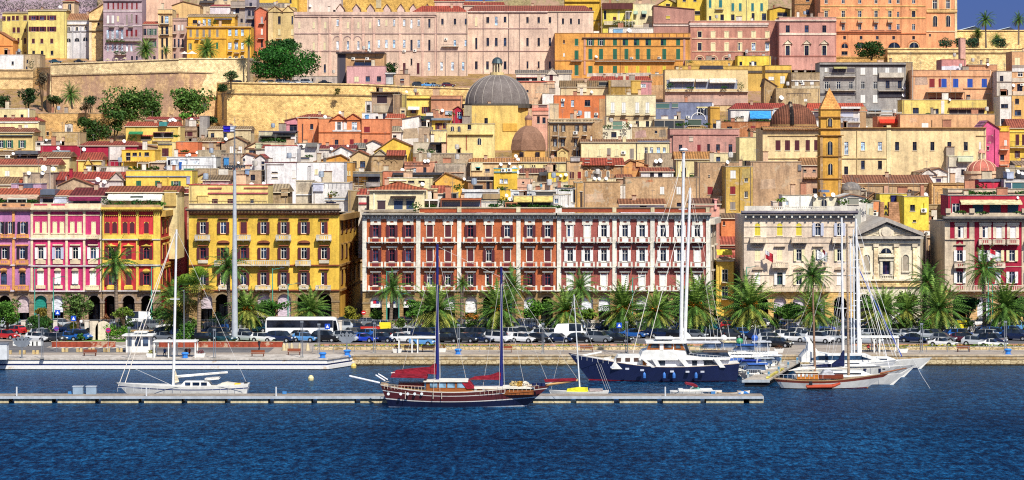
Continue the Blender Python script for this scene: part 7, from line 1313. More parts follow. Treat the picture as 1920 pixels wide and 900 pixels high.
def car_mesh(ty_,c):
 T={'hatchback':(3.9,1.66,1.46,.30,.60,.93,.90),'sedan':(4.4,1.72,1.42,.34,.62,.80,.87),'estate car':(4.5,1.74,1.48,.33,.58,.95,.90),'suv':(4.3,1.8,1.75,.27,.5,.95,1.08),'minivan':(4.4,1.78,1.72,.2,.48,.96,1.0),'van':(5.4,2.0,2.5,.16,.32,.99,1.35),'coupe':(4.2,1.74,1.34,.38,.62,.78,.84)}[ty_]
 L,W,H,f0,f1,f2,zb=T;f0=f0;hw=W/2
 wr=.78;st=[(0,.45,.62,.62,.78),(.03,.3,zb*.8,zb*.8,.92),(f0-.02,.28,zb,zb+.01,1)]
 a=f0+(f1-f0)*.42
 st+=[(f0,.28,zb,zb+.03,1),(a,.28,zb+.02,H*.965,1),(a+.03,.28,zb+.02,H*.98,1),((a+f2)*.47,.28,zb+.03,H,1),((a+f2)*.47+.02,.28,zb+.03,H,1),(f2-.1,.28,zb+.04,H*.965,1),(f2-.075,.28,zb+.04,H*.95,1)]
 st+=[(f2,.3,zb+.05,zb+(.12 if f2<.9 else .25),.99),(.995,.34,zb*.96,zb,.94),(1,.45,.6,.62,.86)]
 rings=[]
 for u,z0,z1,z2,w in st:
  x=L/2-u*L;tw=hw*w;rw=tw*(wr+.22*(1-min(1,max(0,(z2-z1)/max(.01,H-zb)))))
  rings.append([(x,-tw*.94,z0),(x,-tw,(z0+z1)/2),(x,-tw*.98,z1),(x,-rw,z2),(x,rw,z2),(x,tw*.98,z1),(x,tw,(z0+z1)/2),(x,tw*.94,z0)])
 bm_,gm_=M('car',c),M('glass','#1a2028');mb=MB();gb=MB()
 g=set()
 for j in(4,5,7,8):
  g.add((j,2));g.add((j,4))
 g-={(4,2),(4,4)}if False else set()
 g|={(3,3),(9,3),(3,2),(3,4)}
 if ty_=='van':g={(3,3),(4,2),(4,4),(5,2),(5,4)}
 drop={(6,2),(6,4)}
 n=8
 for j in range(len(rings)-1):
  for i in range(n):
   i2=(i+1)%n;q=[rings[j][i],rings[j][i2],rings[j+1][i2],rings[j+1][i]]
   (gb if(j,i)in g else mb).poly(q,gm_ if(j,i)in g else bm_)
 mb.poly(rings[0],bm_);mb.poly(rings[-1][::-1],bm_)
 dk=M('flat','#17171a');mb.box(L/2-.02,L/2+.02,-hw*.5,hw*.5,.42,.56,dk);mb.box(-L/2-.02,-L/2+.01,-hw*.4,hw*.4,.5,.62,dk)
 for sx in(.5-.19,-.5+.2):
  for s in(-1,1):mb.tube((sx*L,s*(hw*.80),.33),(sx*L,s*(hw+.004),.33),.40,.40,dk,12)
 wh=MB();wh.tube((0,-.1,0),(0,.1,0),.31,.31,M('flat','#1d1d20'),14);rm=MB();rm.tube((0,-.115,0),(0,.115,0),.19,.19,M('metal','#c4c6ca'),10)
 hl=MB();hl.box(-.05,.06,-.2,.2,-.08,.08,M('flat2','#e6ecf0'));tl=MB();tl.box(-.04,.03,-.12,.12,-.12,.12,M('flat2','#a01c1c'))
 return L,hw,zb,mb.mesh('body'),gb.mesh('window_band'),wh.mesh('tyre'),rm.mesh('rim'),hl.mesh('headlight'),tl.mesh('tail_light')
CM={};CN={'white':'#eef0f0','silver':'#b4bac0','grey':'#70767e','black':'#16181d','navy':'#16264a','blue':'#1f5fae','bright blue':'#1440c8','light blue':'#5a9ad8','red':'#c01c20','teal':'#1f4a5a','maroon':'#5a2030','dark grey':'#34383f','gold':'#b0a068'}
RC=random.Random(3);ALLCARS=[]
def car(ty_,cn,px,py,rz,row,z=None,Y=None,s=1):
 key=(ty_,cn)
 if key not in CM:CM[key]=car_mesh(ty_,CN[cn])
 L,hw,zb,b,g,w,rm,hl,tl=CM[key];Y=Y or YG(py);z=1.502 if z is None else z;loc=(X(px,Y),Y,z)
 t=thing('parked_'+ty_.replace(' ','_'),'','car' if ty_!='van' else 'van',(0,0,0),'cars parked '+row)
 o=put(b,'body',t,(0,0,0));put(g,'window_band',t,(0,0,0))
 for sx in(.31,-.3):
  for sy in(-1,1):
   q=put(w,'wheel',t,(sx*L,sy*(hw-.08),.33));put(rm,'rim',q,(sx*L,sy*(hw-.08),.33))
 for sy in(-1,1):put(hl,'headlight',t,(L/2-.06,sy*hw*.66,zb*.74));put(tl,'tail_light',t,(-L/2+.04,sy*hw*.72,zb*.85))
 t.location=loc;t.rotation_euler=(0,0,math.radians(rz));t.scale=(s,s,s);ALLCARS.append((t,ty_,cn,px,row));return t
R1='in the front row beside the promenade';R2='in the second row of the car park';R3='in the row behind the railing';R4='along the road by the arcades'
for a in(('hatchback','red',14,636),('hatchback','white',71,640.5),('hatchback','dark grey',103,641),('sedan','blue',128,639),('minivan','blue',147,638),('sedan','grey',309,639),('hatchback','black',384,641),('estate car','teal',418,641),('hatchback','silver',464,640),('hatchback','white',494,641.5),('minivan','navy',526,641.5),('hatchback','light blue',572,641),('suv','black',611,641),('suv','silver',650,641),('coupe','bright blue',684,641.5),('hatchback','navy',719,641.5),('hatchback','white',756,642),('hatchback','light blue',793,648),('sedan','black',840,642),('estate car','dark grey',872,642),('sedan','navy',901,642),('minivan','white',933,642),('hatchback','white',981,642),('hatchback','black',1013,642),('sedan','navy',1049,642),('hatchback','black',1089,642),('suv','grey',1123,642),('sedan','black',1160,642),('estate car','silver',1449,641),('hatchback','white',1490,641),('suv','white',1537,643),('minivan','silver',1560,641),('estate car','silver',1627,645),('sedan','navy',1714,642),('hatchback','grey',1769,642),('sedan','maroon',1800,641),('coupe','white',1768,650),('hatchback','silver',1828,648),('minivan','navy',1860,646),('coupe','white',1862,652),('sedan','black',1815,641),('suv','navy',1906,638),('hatchback','silver',1448,649),('hatchback','black',1462,651)):
 car(a[0],a[1],a[2],a[3],RC.choice([-24,-28,-32,-20]),R1)
for a in(('hatchback','red',27,627),('estate car','silver',82,634),('hatchback','dark grey',300,631),('hatchback','white',365,634),('sedan','navy',395,628),('sedan','silver',440,631),('sedan','white',545,629),('hatchback','silver',558,636),('hatchback','white',634,637),('estate car','white',700,634),('hatchback','grey',668,632),('hatchback','silver',745,633),('suv','navy',797,635),('minivan','black',852,635),('sedan','dark grey',915,634),('suv','white',963,635),('estate car','silver',1023,634),('sedan','teal',1140,637),('sedan','navy',1228,631),('suv','navy',1418,637),('hatchback','white',1472,636),('hatchback','silver',1511,636),('hatchback','grey',1555,633),('sedan','white',1622,633),('sedan','white',1697,634),('sedan','navy',1788,633),('sedan','black',1845,632),('minivan','silver',1845,638),('suv','blue',1900,632),('sedan','black',1660,636),('estate car','navy',1585,634),('sedan','silver',1740,635),('hatchback','dark grey',1375,634)):
 car(a[0],a[1],a[2],a[3],RC.choice([-24,-28,150,-20]),R2)
for a in(('suv','silver',27,615),('sedan','dark grey',45,621),('suv','white',318,620),('hatchback','silver',338,619),('sedan','grey',290,616),('hatchback','silver',460,619),('hatchback','teal',480,623),('suv','dark grey',655,613),('sedan','black',690,622),('sedan','grey',770,620),('coupe','silver',750,621),('sedan','blue',800,621),('hatchback','maroon',768,616),('estate car','black',897,621),('hatchback','silver',967,621),('sedan','navy',987,618),('suv','white',1003,617),('sedan','silver',1035,619),('sedan','grey',1052,622),('suv','white',1135,621),('sedan','dark grey',1200,621),('hatchback','red',1370,618),('hatchback','white',1421,620),('sedan','black',1447,621),('sedan','navy',1480,621),('coupe','bright blue',1541,621),('sedan','grey',1575,620),('hatchback','navy',1632,620),('hatchback','silver',1668,621),('hatchback','white',1712,621),('sedan','white',1757,621),('hatchback','white',1781,622),('sedan','blue',1798,619),('hatchback','silver',1822,622),('hatchback','silver',1882,622),('hatchback','light blue',1907,620),('sedan','black',850,620),('hatchback','dark grey',1100,619),('sedan','teal',1245,620),('hatchback','grey',620,619),('sedan','silver',1508,620),('hatchback','navy',1850,619)):
 car(a[0],a[1],a[2],a[3],RC.choice([0,180,178,-4]),R3)
for i in range(34):
 px=10+i*57+RC.uniform(-16,16);car(RC.choice(['hatchback','sedan','sedan','estate car','suv']),RC.choice(['white','silver','grey','black','navy','dark grey','silver','blue','maroon']),px,612.5+RC.uniform(-1,2),RC.choice([0,180]),R4)
for R_,yy,g,rzs in((R2,632,25,(-24,-28,150)),(R3,620,27,(0,180))):
 xs=sorted(c[3]for c in ALLCARS if c[4]==R_);x=40 if R_==R3 else 300
 while x<1915:
  if all(abs(x-q)>g*.62 for q in xs)and not(R_==R2 and 480<x<660):car(RC.choice(['hatchback','sedan','estate car','minivan','hatchback']),RC.choice(['black','navy','dark grey','grey','silver','navy','black','blue','white']),x,yy+RC.uniform(-1,3),RC.choice(rzs),R_);x+=g
  x+=4
car('van','white',255,612,190,R4);car('van','white',1072,637,-4,R2);car('van','white',1693,616,0,R3)
R5='on the high rampart terrace'
for px,cn,ty_,Y in((493,'white','hatchback',792),(508,'gold','hatchback',792),(528,'grey','suv',793),(539,'silver','hatchback',791),(555,'white','hatchback',792),(574,'silver','suv',792),(610,'black','sedan',789),(803,'light blue','sedan',800),(815,'grey','sedan',806),(841,'maroon','estate car',800),(448,'navy','sedan',792),(436,'dark grey','hatchback',795),(785,'dark grey','suv',806)):
 car(ty_,cn,px,0,RC.choice([-60,-40,0])if px<600 else 0,R5,Z(158.5 if px<700 else 163,Y),Y,.92)
for px,cn,ty_ in((150,'black','coupe'),(104,'teal','sedan')):car(ty_,cn,px,0,0,R5,Z(118.5,850),850,.92)
LM=[(20,'before the lilac palace'),(75,'before the magenta palace'),(150,'near the white monuments'),(225,'by the small white kiosk'),(300,'left of the fan palms'),(350,'by the fan palms'),(405,'left of the tall grey mast'),(465,'right of the tall grey mast'),(530,'left of the coach'),(600,'before the coach'),(665,'at the right end of the coach'),(735,'before the three emblem blinds'),(800,'by the first blue mast'),(870,'between the blue masts'),(940,'by the second blue mast'),(1010,'before the brick palaces'),(1080,'by the big white van'),(1140,'behind the dark motor yacht bow'),(1220,'behind the motor yacht wheelhouse'),(1300,'behind the twin white masts'),(1370,'before the small yellow house'),(1440,'left part of the cream palace front'),(1500,'before the cream palace'),(1550,'left of the yacht masts'),(1620,'right of the yacht masts'),(1680,'before the temple church'),(1740,'before the beige side building'),(1800,'before the crimson palace'),(1860,'near the flag pole palm'),(1910,'at the right edge')]
rows={}
for c in ALLCARS:rows.setdefault(c[4],[]).append(c)
SEEN={}
for row,L_ in rows.items():
 L_.sort(key=lambda c:c[3])
 for i,(t,ty_,cn,px,_)in enumerate(L_):
  lm=min(LM,key=lambda q:abs(q[0]-px))[1]if row!=R5 else('under the umbrella pine' if px<600 else 'before the pink annexes' if px<700 else 'before the long pink building')if px>200 else 'near the church nave'
  sh={R1:'front row',R2:'second row',R3:'behind the railing',R4:'by the arcades',R5:'on the rampart'}[row]
  for n in(lambda:f'{cn} {ty_} parked {sh}, {lm}',lambda:f'{cn} {ty_} parked {sh}, {lm}, next to a {L_[i-1][2] if i else L_[i+1][2]} {L_[i-1][1] if i else L_[i+1][1]}',lambda:f'{cn} {ty_} parked {sh}, {lm}, right-hand of the two'):
   l=n()
   if l not in SEEN:break
  SEEN[l]=1;t['label']=l
for i,(px,lm)in enumerate(LM[1:-1:2]):tree('low roadside shrub by the railing, '+lm,px+14,605,15,10,626,['#4a6a2c','#3c5c2c','#64803a'][i%3],name='bush',cat='bush',trunk=False,s=.3,n=420,group='roadside shrubs')
Y=YG(634);x0,x1=X(499,Y),X(636,Y);L=x1-x0;cx=(x0+x1)/2;t=thing('coach_bus','white tour coach with a dark window band behind the parked cars','coach',(cx,Y,1.5));W=1.25;z=1.5
rings=[]
for u,h0,h1 in((0,.9,2.6),(.01,.4,3.1),(.04,.35,3.3),(.9,.35,3.3),(.96,.35,3.2),(.99,.4,2.2),(1,.45,1.4)):rings.append([(x0+u*L,Y-W,z+h0),(x0+u*L,Y-W,z+h1-.25),(x0+u*L,Y-W*.9,z+h1),(x0+u*L,Y+W*.9,z+h1),(x0+u*L,Y+W,z+h1-.25),(x0+u*L,Y+W,z+h0)])
mb=MB();mb.loft(rings,M('car','#f0f1f2'));mb.build('body',t);mb=MB();mb.box(x0+.2,x1-.9,Y-W-.03,Y-W-.004,z+1.7,z+2.85,M('glass','#151a26'));mb.build('side_windows',t)
mb=MB();mb.prism([(x1-.85,z+1.2),(x1-.12,z+1.2),(x1-.4,z+2.8),(x1-.85,z+2.8)],Y-W-.035,Y-W-.004,M('glass','#10141c'));mb.build('windscreen_side',t)
mb=MB();
for k in range(4):mb.prism([(x1-4.6+k*.3,z+.5),(x1-4.4+k*.3,z+.5),(x1-2.6+k*.4,z+1.6),(x1-3.0+k*.4,z+1.6)],Y-W-.02,Y-W-.004,M('flat2','#9aa6b8'))
mb.build('swoosh_graphic',t)
for u in(.17,.3,.85):
 mb=MB();mb.tube((x0+u*L,Y-W-.03,z+.48),(x0+u*L,Y-W+.4,z+.48),.48,.48,M('flat','#18181a'),14);o=mb.build('wheel',t);mb=MB();mb.tube((x0+u*L,Y-W-.05,z+.48),(x0+u*L,Y-W-.031,z+.48),.26,.26,M('metal','#b0b4b8'),10);mb.build('rim',o)
def simple(name,label,cat,mb,part=None,group=None,z=1.5,kind=None):
 o=mb.build(name,None);tag(o,label,cat,group);return o
GY=M('metal','#8a9098');WHT=M('paint','#e8e8e4')
def post(mb,px,Y,y0,y1,r,m,z=None):mb.tube((X(px,Y),Y,Z(y1,Y)),(X(px,Y),Y,Z(y0,Y)),r,r*.7,m,6)
Y=YG(640);t=thing('floodlight_mast','very tall grey harbour floodlight mast beside the yellow palace','light mast',(X(440,Y),Y,1.5));x=X(440,Y);mb=MB();zt=Z(312,Y);n=10;zz=[1.5+(zt-1.5)*i/n for i in range(n+1)];rr=[.5-.28*i/n for i in range(n+1)]
mb.lathe(x,Y,list(zip(rr,zz)),M('paint','#b4bac2'),16);mb.build('shaft',t,smooth=True)
mb=MB();
for k in range(9):mb.box(x-1.5+k*.36,x-1.3+k*.36,Y-.5,Y-.2,zt-.3,zt+.25,M('flat2','#3c4048'))
mb.box(x-1.6,x+1.6,Y-.2,Y+.1,zt-.1,zt+.1,GY);mb.build('floodlight_ring',t)
mb=MB();mb.tube((x,Y,zt),(x,Y,Z(237,Y)),.12,.05,GY,6)
for k in range(6):z_=zt+1.2*k+.5;mb.tube((x-.3+.04*k,Y,z_),(x+.3-.04*k,Y,z_+1.0),.025,.025,GY,4);mb.tube((x+.3-.04*k,Y,z_),(x-.3+.04*k,Y,z_+1.0),.025,.025,GY,4)
mb.build('lattice_top',t)
mb=MB();Y=434;z0=1.5
for i in range(0,640):
 xx=-80+i*.25
 if i%8==0:mb.box(xx,xx+.08,Y,Y+.08,z0,z0+2.0,GY)
 else:mb.box(xx,xx+.02,Y+.02,Y+.04,z0,z0+1.8,GY)
mb.box(-80,80,Y-.02,Y+.02,z0+1.85,z0+1.92,GY);mb.box(-80,80,Y,Y+.5,z0-.3,z0+.25,M('stone','#b8a27c'))
t=simple('railing_fence','long grey metal railing dividing the car park from the road','railing',mb)
for px,w in((44,'beside the dark oleander hedge'),(104,'left of the yellow-green bush'),(163,'right of the yellow-green bush'),(358,'right of the fan palms'),(637,'at the nose of the coach'),(877,'between the two blue masts'),(1112,'right of the big white van'),(1347,'beside the teal cabin'),(1823,'near the right edge')):
 mb=MB();Yp=433;x=X(px,Yp);mb.box(x-.33,x+.33,Yp-.3,Yp+.3,1.5,Z(602,Yp),M('plaster','#efe3d0'));mb.box(x-.38,x+.38,Yp-.35,Yp+.35,Z(602,Yp)+.001,Z(602,Yp)+.12,M('plaster','#e0d4c0'));simple('gate_pillar','white square pillar '+w,'pillar',mb,group='white pillars of the car park railing')
for px,w,top,rnd,l in((176,.62,602,0,'slim white stone monument slab'),(193,1.15,602,1,'white stone monument with a rounded top')):
 Yp=YG(638);x=X(px,Yp);mb=MB();zt=Z(top,Yp);pts=[(x-w,1.5),(x+w,1.5),(x+w,zt-w if rnd else zt)]+([(x+w*math.cos(math.pi*i/8),zt-w+w*math.sin(math.pi*i/8))for i in range(1,9)]if rnd else[(x-w,zt)]);mb.prism(pts,Yp,Yp+.5,M('plaster','#ead9bb'));simple('monument',l,'monument',mb)
mb=MB();Yp=YG(640);mb.box(X(95,Yp),X(235,Yp),Yp-1,Yp+4,1.4,1.56,M('leaf','#5a8a30'));o=mb.build('lawn',None);o['kind']='structure'
mb=MB();mb.box(X(335,412),X(530,412),408.5,415,1.4,1.57,M('leaf','#6a8a38'));o=mb.build('lawn_verge',None);o['kind']='structure'
for x0,x1,l in((97,216,'long low rust red retaining wall, left of the kiosk'),(298,372,'short rust red wall behind the white bower'),(372,530,'long low rust red wall below the tall mast')):
 Ya,Yb=YG(651),YG(649);mb=MB();mb.box(X(x0,Ya),X(x1,Ya),Ya,Ya+.4,1.5,Z(640.5,Ya),M('old','#b04a2c'));mb.box(X(x0,Ya)-.1,X(x1,Ya)+.1,Ya-.06,Ya+.46,Z(640.5,Ya)+.001,Z(640,Ya),M('concrete','#d8c0a4'));simple('low_wall',l,'low wall',mb)
for x0,x1,l in((590,1350,'low rubble wall with a yellow-green hedge along the promenade'),(1612,1960,'low rubble wall with a hedge at the right of the promenade')):
 Yp=394;t=thing('planted_wall',l,'planted wall',(X((x0+x1)/2,Yp),Yp,1.5));mb=MB();mb.box(X(x0,Yp),X(x1,Yp),Yp,Yp+.8,1.5,1.95,QM);mb.build('stone_base',t)
 mb=MB();n=int((X(x1,Yp)-X(x0,Yp))/1.1);rd=random.Random(9)
 for i in range(n):
  if rd.random()<.85:blob(mb,X(x0,Yp)+(i+.5)*1.1,Yp+.5,2.08,.75,.4,rd.uniform(.12,.28),36,.26,M('leaf',rd.choice(['#8a9a2c','#a8a838','#6a8a2c'])),rd)
 mb.build('hedge',t);mb=MB();mb.box(X(x0,Yp),X(x1,Yp),Yp+8.5,Yp+8.9,1.5,1.75,M('plaster','#c8906c'));mb.build('back_kerb',t)
 mb=MB();mb.box(X(x0,Yp),X(x1,Yp),Yp-4.4,Yp-4.3,2.25,2.31,GY);n=int((X(x1,Yp)-X(x0,Yp))/3)
 for i in range(n):mb.box(X(x0,Yp)+i*3,X(x0,Yp)+i*3+.07,Yp-4.4,Yp-4.33,1.5,2.25,GY)
 mb.build('handrail',t)
Y=YG(661);t=thing('ticket_kiosk','small white octagonal-roofed kiosk with dark windows on the promenade','kiosk',(X(258,Y),Y,1.5));x0,x1=X(236,Y),X(281,Y);mb=MB();mb.box(x0,x1,Y,Y+2.8,1.5,Z(630,Y),WHT);mb.build('wall',t)
mb=MB();mb.box(x0-.5,x1+.5,Y-.5,Y+3.3,Z(630,Y)+.001,Z(627.5,Y),WHT);mb.box(x0+1.4,x1-.8,Y+.5,Y+2.3,Z(627.4,Y),Z(624,Y),M('metal','#9aa0a4'));mb.box(x0+1.1,x1-.5,Y+.3,Y+2.5,Z(624,Y)+.001,Z(622,Y),WHT);mb.build('roof',t)
for a,b in((239,247),(253,264),(268,278)):
 mb=MB();mb.box(X(a,Y),X(b,Y),Y-.04,Y-.004,Z(649,Y),Z(632,Y),M('glass','#4a5a72'));mb.build('window',t)
for x0,x1,y0,y1,l in((289,366,640,671,'white open bower frame with seated people, left'),(748,818,633,662,'white open bower frame over two benches, centre'),(1615,1684,632,661,'white open bower frame behind the yacht stays, right')):
 Y=YG(y1);mb=MB();
 for px in(x0,x0+(x1-x0)*.35,x0+(x1-x0)*.5,x1):
  for yy in(0,2.6):mb.box(X(px,Y)-.09,X(px,Y)+.09,Y+yy,Y+yy+.18,1.5,Z(y0+1.5,Y),WHT)
 mb.box(X(x0,Y)-.15,X(x1,Y)+.15,Y-.15,Y+3,Z(y0+1.5,Y)+.001,Z(y0,Y)+.05,WHT);simple('bower_frame',l,'bower',mb)
def bench(px,py,l):
 Y=YG(py);x=X(px,Y);t=thing('bench',l,'bench',(x,Y,1.5),'brown benches on the promenade');W=M('wood','#8c4a30');w=.95
 mb=MB();mb.box(x-w,x+w,Y,Y+.5,1.92,1.98,W);mb.build('seat',t);mb=MB();mb.box(x-w,x+w,Y+.5,Y+.56,2.05,2.42,W);mb.build('backrest',t)
 for s in(-1,1):mb=MB();mb.box(x+s*w*.85-.05,x+s*w*.85+.05,Y+.03,Y+.55,1.5,1.919,M('flat2','#5a3024'));mb.build('leg',t)
for px,py,l in((168,668,'brown bench near the concrete quay edge, far left'),(483,669,'brown bench beside the walking man'),(551,666,'brown bench turned sideways near the cone bollards'),(770,660,'brown bench under the left half of the centre bower'),(803,660,'brown bench under the right half of the centre bower'),(948,661,'brown bench behind the second blue mast'),(1100,660,'brown bench left of the dark yacht bow'),(1807,660,'brown bench on the right promenade')):bench(px,py,l)
def planter(px,py,l,c='#7a3a40'):
 Y=YG(py);x=X(px,Y);t=thing('flower_planter',l,'planter',(x,Y,1.5),'white planters on the promenade');mb=MB();mb.loft([[(x-.55,Y-.4,1.5),(x+.55,Y-.4,1.5),(x+.55,Y+.4,1.5),(x-.55,Y+.4,1.5)],[(x-.7,Y-.5,2.05),(x+.7,Y-.5,2.05),(x+.7,Y+.5,2.05),(x-.7,Y+.5,2.05)]],WHT);mb.build('tub',t);mb=MB();blob(mb,x,Y,2.25,.6,.4,.35,90,.22,M('leaf',c));mb.build('flowers',t)
for a in((284,670,'white planter left of the seated people','#8a8a30'),(376,670,'white planter with dark red flowers right of the seated people','#6a2a38'),(745,661,'white planter left of the centre bower','#5a3038'),(828,660,'white planter right of the centre bower','#8a5a30'),(1693,661,'white planter right of the right-hand bower','#8a8a40'),(1460,661,'large planter with brown grass by the small pontoon','#6a4030')):planter(*a)
for px,y1,h,l in((79,673,56,'first from the left, by the block bollards'),(242,672,56,'beside the kiosk'),(402,672,52,'right of the left bower'),(566,671,66,'at the corner of the concrete quay'),(598,665,55,'right of the quay corner'),(702,662,54,'left of the centre bower'),(860,663,52,'between the blue masts with a blue bollard'),(1018,663,54,'right of the second blue mast'),(1175,662,56,'behind the dark yacht foredeck'),(1728,661,52,'right of the right-hand bower'),(1885,661,56,'at the far right promenade')):
 Y=YG(y1);mb=MB();
 for dx in(-.12,.12):mb.tube((X(px,Y)+dx,Y,1.5),(X(px,Y)+dx,Y,Z(y1-h,Y)),.06,.05,GY,5)
 mb.box(X(px,Y)-.22,X(px,Y)+.22,Y-.1,Y+.1,Z(y1-h,Y)+.001,Z(y1-h,Y)+.25,GY);mb.box(X(px,Y)-.25,X(px,Y)+.25,Y-.2,Y+.2,1.5,1.7,M('concrete','#9a9a98'));simple('promenade_lamp','grey twin-tube promenade lamp '+l,'lamp post',mb,group='grey lamp posts on the promenade')
TE=M('flat2','#4aa08c')
for px,y0,y1,l in((65,502,612,'before the lilac palace'),(100,520,612,'before the magenta palace'),(284,500,614,'before the red palace corner'),(511,503,614,'between yellow palace arches, left one'),(540,532,614,'between yellow palace arches, right one'),(725,508,614,'before the orange brick palace, left'),(748,550,614,'before the third emblem blind'),(958,505,614,'behind the second blue mast'),(1186,520,614,'before the brick red palace'),(1400,500,614,'before the cream palace corner'),(1853,500,614,'before the crimson palace, left one'),(1861,532,614,'before the crimson palace, right one')):
 Y=YG(y1);mb=MB();x=X(px,Y);mb.tube((x,Y,1.5),(x,Y,Z(y0,Y)),.12,.07,TE,6);mb.tube((x,Y,Z(y0,Y)-.2),(x+1.6,Y-.6,Z(y0,Y)+.1),.05,.04,TE,5);mb.box(x+1.3,x+2.0,Y-.75,Y-.45,Z(y0,Y)+.05,Z(y0,Y)+.2,M('flat2','#50555a'));simple('street_lamp','tall teal street lamp '+l,'street lamp',mb,group='teal street lamps')
for px,y0,y1,l in((73,590,640,'slim white pole at the left car park'),(345,545,655,'grey lamp pole behind the white bower')):
 Y=YG(y1);mb=MB();post(mb,px,Y,y0,y1,.09,GY);mb.tube((X(px,Y),Y,Z(y0,Y)),(X(px,Y),Y-.8,Z(y0,Y)),.1,.1,GY,5);simple('light_pole',l,'light pole',mb)
for px,py,l in((41,672,'grey steel cut-out tree sculpture, left promenade'),(650,664,'grey steel cut-out tree sculpture by the quay corner')):
 Y=YG(py);x=X(px,Y);mb=MB();mb.tube((x,Y,1.5),(x,Y,3.2),.13,.1,GY,6);rd=random.Random(2)
 for k in range(5):
  a=-1+k*.5;mb.prism([(x-.1,3.0),(x+.1,3.0),(x+a*1.15+.35,4.3),(x+a*1.15,4.75-abs(a)*.4),(x+a*1.15-.35,4.2)],Y-.04,Y+.04,GY)
 mb.prism([(x-.5,3.1),(x+.5,3.1),(x+1.2,3.6),(x+.9,4.0),(x-.9,4.0),(x-1.2,3.6)],Y-.05,Y+.05,GY);simple('tree_sculpture',l,'sculpture',mb)
BL=M('paint','#2f86dc')
for px,py,Y,l in((347,670,378,'blue mooring bollard below the left bower'),(605,671,378,'blue mooring bollard at the concrete quay corner'),(651,667,383,'blue mooring bollard under the steel tree'),(859,667,385,'blue mooring bollard left of the second mast'),(1890,664,385,'blue mooring bollard above a rust stain, far right')):
 x=X(px,Y);mb=MB();mb.lathe(x,Y,[(.38,1.5),(.36,1.9),(.45,2.0),(.55,2.15),(.4,2.3),(.05,2.33)],BL,10);mb.box(x-.5,x+.5,Y-.5,Y+.3,1.3,1.54,BL);simple('mooring_bollard',l,'bollard',mb,group='blue mooring bollards')
for i,px in enumerate((16,42,67,122,149,172,200,224)):
 Y=YG(664 if i<3 else 660);x=X(px,Y);mb=MB();mb.box(x-.45,x-.1,Y-.25,Y+.25,1.5,2.05,M('concrete','#d8c08c'));mb.box(x+.1,x+.45,Y-.25,Y+.25,1.5,2.05,M('concrete','#d8c08c'));mb.box(x-.098,x+.098,Y-.2,Y+.2,1.5,1.8,M('concrete','#b89a68'));simple('stone_block_bollard','low pale stone block barrier on the left promenade, %s from the left'%['first','second','third','fourth','fifth','sixth','seventh','eighth'][i],'bollard',mb,group='stone block bollards')
for i,px in enumerate((532,538,547,562,577)):
 Y=YG(657);x=X(px,Y);mb=MB();mb.lathe(x,Y,[(.3,1.5),(.24,2.1),(.1,2.5),(.02,2.6)],M('concrete','#d8c8a0'),10);simple('cone_bollard','pointed pale stone bollard at the promenade gap, %s from the left'%['first','second','third','fourth','fifth'][i],'bollard',mb,group='pointed stone bollards')
for i,px in enumerate((30,42,50,58,66,74)):
 Y=YG(648);x=X(px,Y);mb=MB();mb.box(x-.42,x+.42,Y-.3,Y+.3,1.5,2.1,WHT);mb.box(x-.3,x+.3,Y-.2,Y+.2,2.1,2.35,M('flat2','#b0b0b0'));simple('white_barrier','white plastic road barrier before the red car, %s from the left'%['first','second','third','fourth','fifth','last'][i],'barrier',mb,group='white road barriers')
mb=MB();Y=YG(675,1.5)+.6;mb.box(X(-30,Y),X(13,Y),Y,Y+1.5,1.5,Z(645,Y),M('paint','#d8dce0'));mb.box(X(-30,Y)-.1,X(13,Y)+.1,Y-.1,Y+1.6,Z(645,Y)+.001,Z(643.5,Y),GY);simple('electrical_cabinet','pale grey box cabinet on the quay at the left edge','cabinet',mb)
mb=MB();Y=432;mb.box(X(1329,Y),X(1345,Y),Y,Y+1.5,1.5,Z(603,Y),M('paint','#2fa0ae'));mb.box(X(1329,Y)-.08,X(1345,Y)+.08,Y-.08,Y+1.6,Z(603,Y)+.001,Z(601.5,Y),M('paint','#257f8a'));simple('teal_cabin','small turquoise box cabin beside a white pillar','cabin',mb)
def sign(px,py,top,c,l,shape='disc',c2='#f0f0f0'):
 Y=YG(py);x=X(px,Y);z=Z(top,Y);t=thing('road_sign',l,'road sign',(x,Y,1.5));mb=MB();mb.tube((x,Y,1.5),(x,Y,z),.04,.04,GY,5);mb.build('pole',t);mb=MB()
 if shape=='disc':mb.tube((x,Y-.04,z),(x,Y-.08,z),.36,.36,M('flat2',c),14);mb.box(x-.22,x+.22,Y-.1,Y-.081,z-.06,z+.06,M('flat2',c2))
 elif shape=='sq':mb.box(x-.4,x+.4,Y-.08,Y-.04,z-.4,z+.4,M('flat2',c));mb.prism([(x-.24,z-.2),(x+.24,z-.2),(x,z+.26)],Y-.1,Y-.081,M('flat2',c2))
 else:mb.box(x-.9,x+.9,Y-.08,Y-.04,z-.8,z+.5,M('flat2',c));mb.box(x-.5,x+.5,Y-.1,Y-.081,z-.1,z+.1,M('flat2',c2))
 mb.build('sign_plate',t)
for a in((138,632,597,'#1c4fc0','blue square pedestrian crossing sign near the monuments','sq'),(108,628,586,'#1c4fc0','small blue square sign before the magenta arcade','sq'),(682,620,586,'#c82028','red no entry sign left of the emblem blinds','disc'),(106,660,616,'#7a3a8a','round no parking sign left of the monuments','disc','#2848b0'),(203,662,619,'#b02060','round pink and blue sign by the rounded monument','disc','#2848b0'),(1161,641,610,'#1c4fc0','blue square sign under the centre right palm','sq'),(614,641,612,'#1c4fc0','small blue sign in front of the coach','sq'),(722,625,610,'#e8d818','yellow poster board behind the railing, left of the bower','board','#e8d818'),(1804,626,606,'#e8d418','yellow hanging sign board behind the white car, right','board','#303030')):sign(*a)
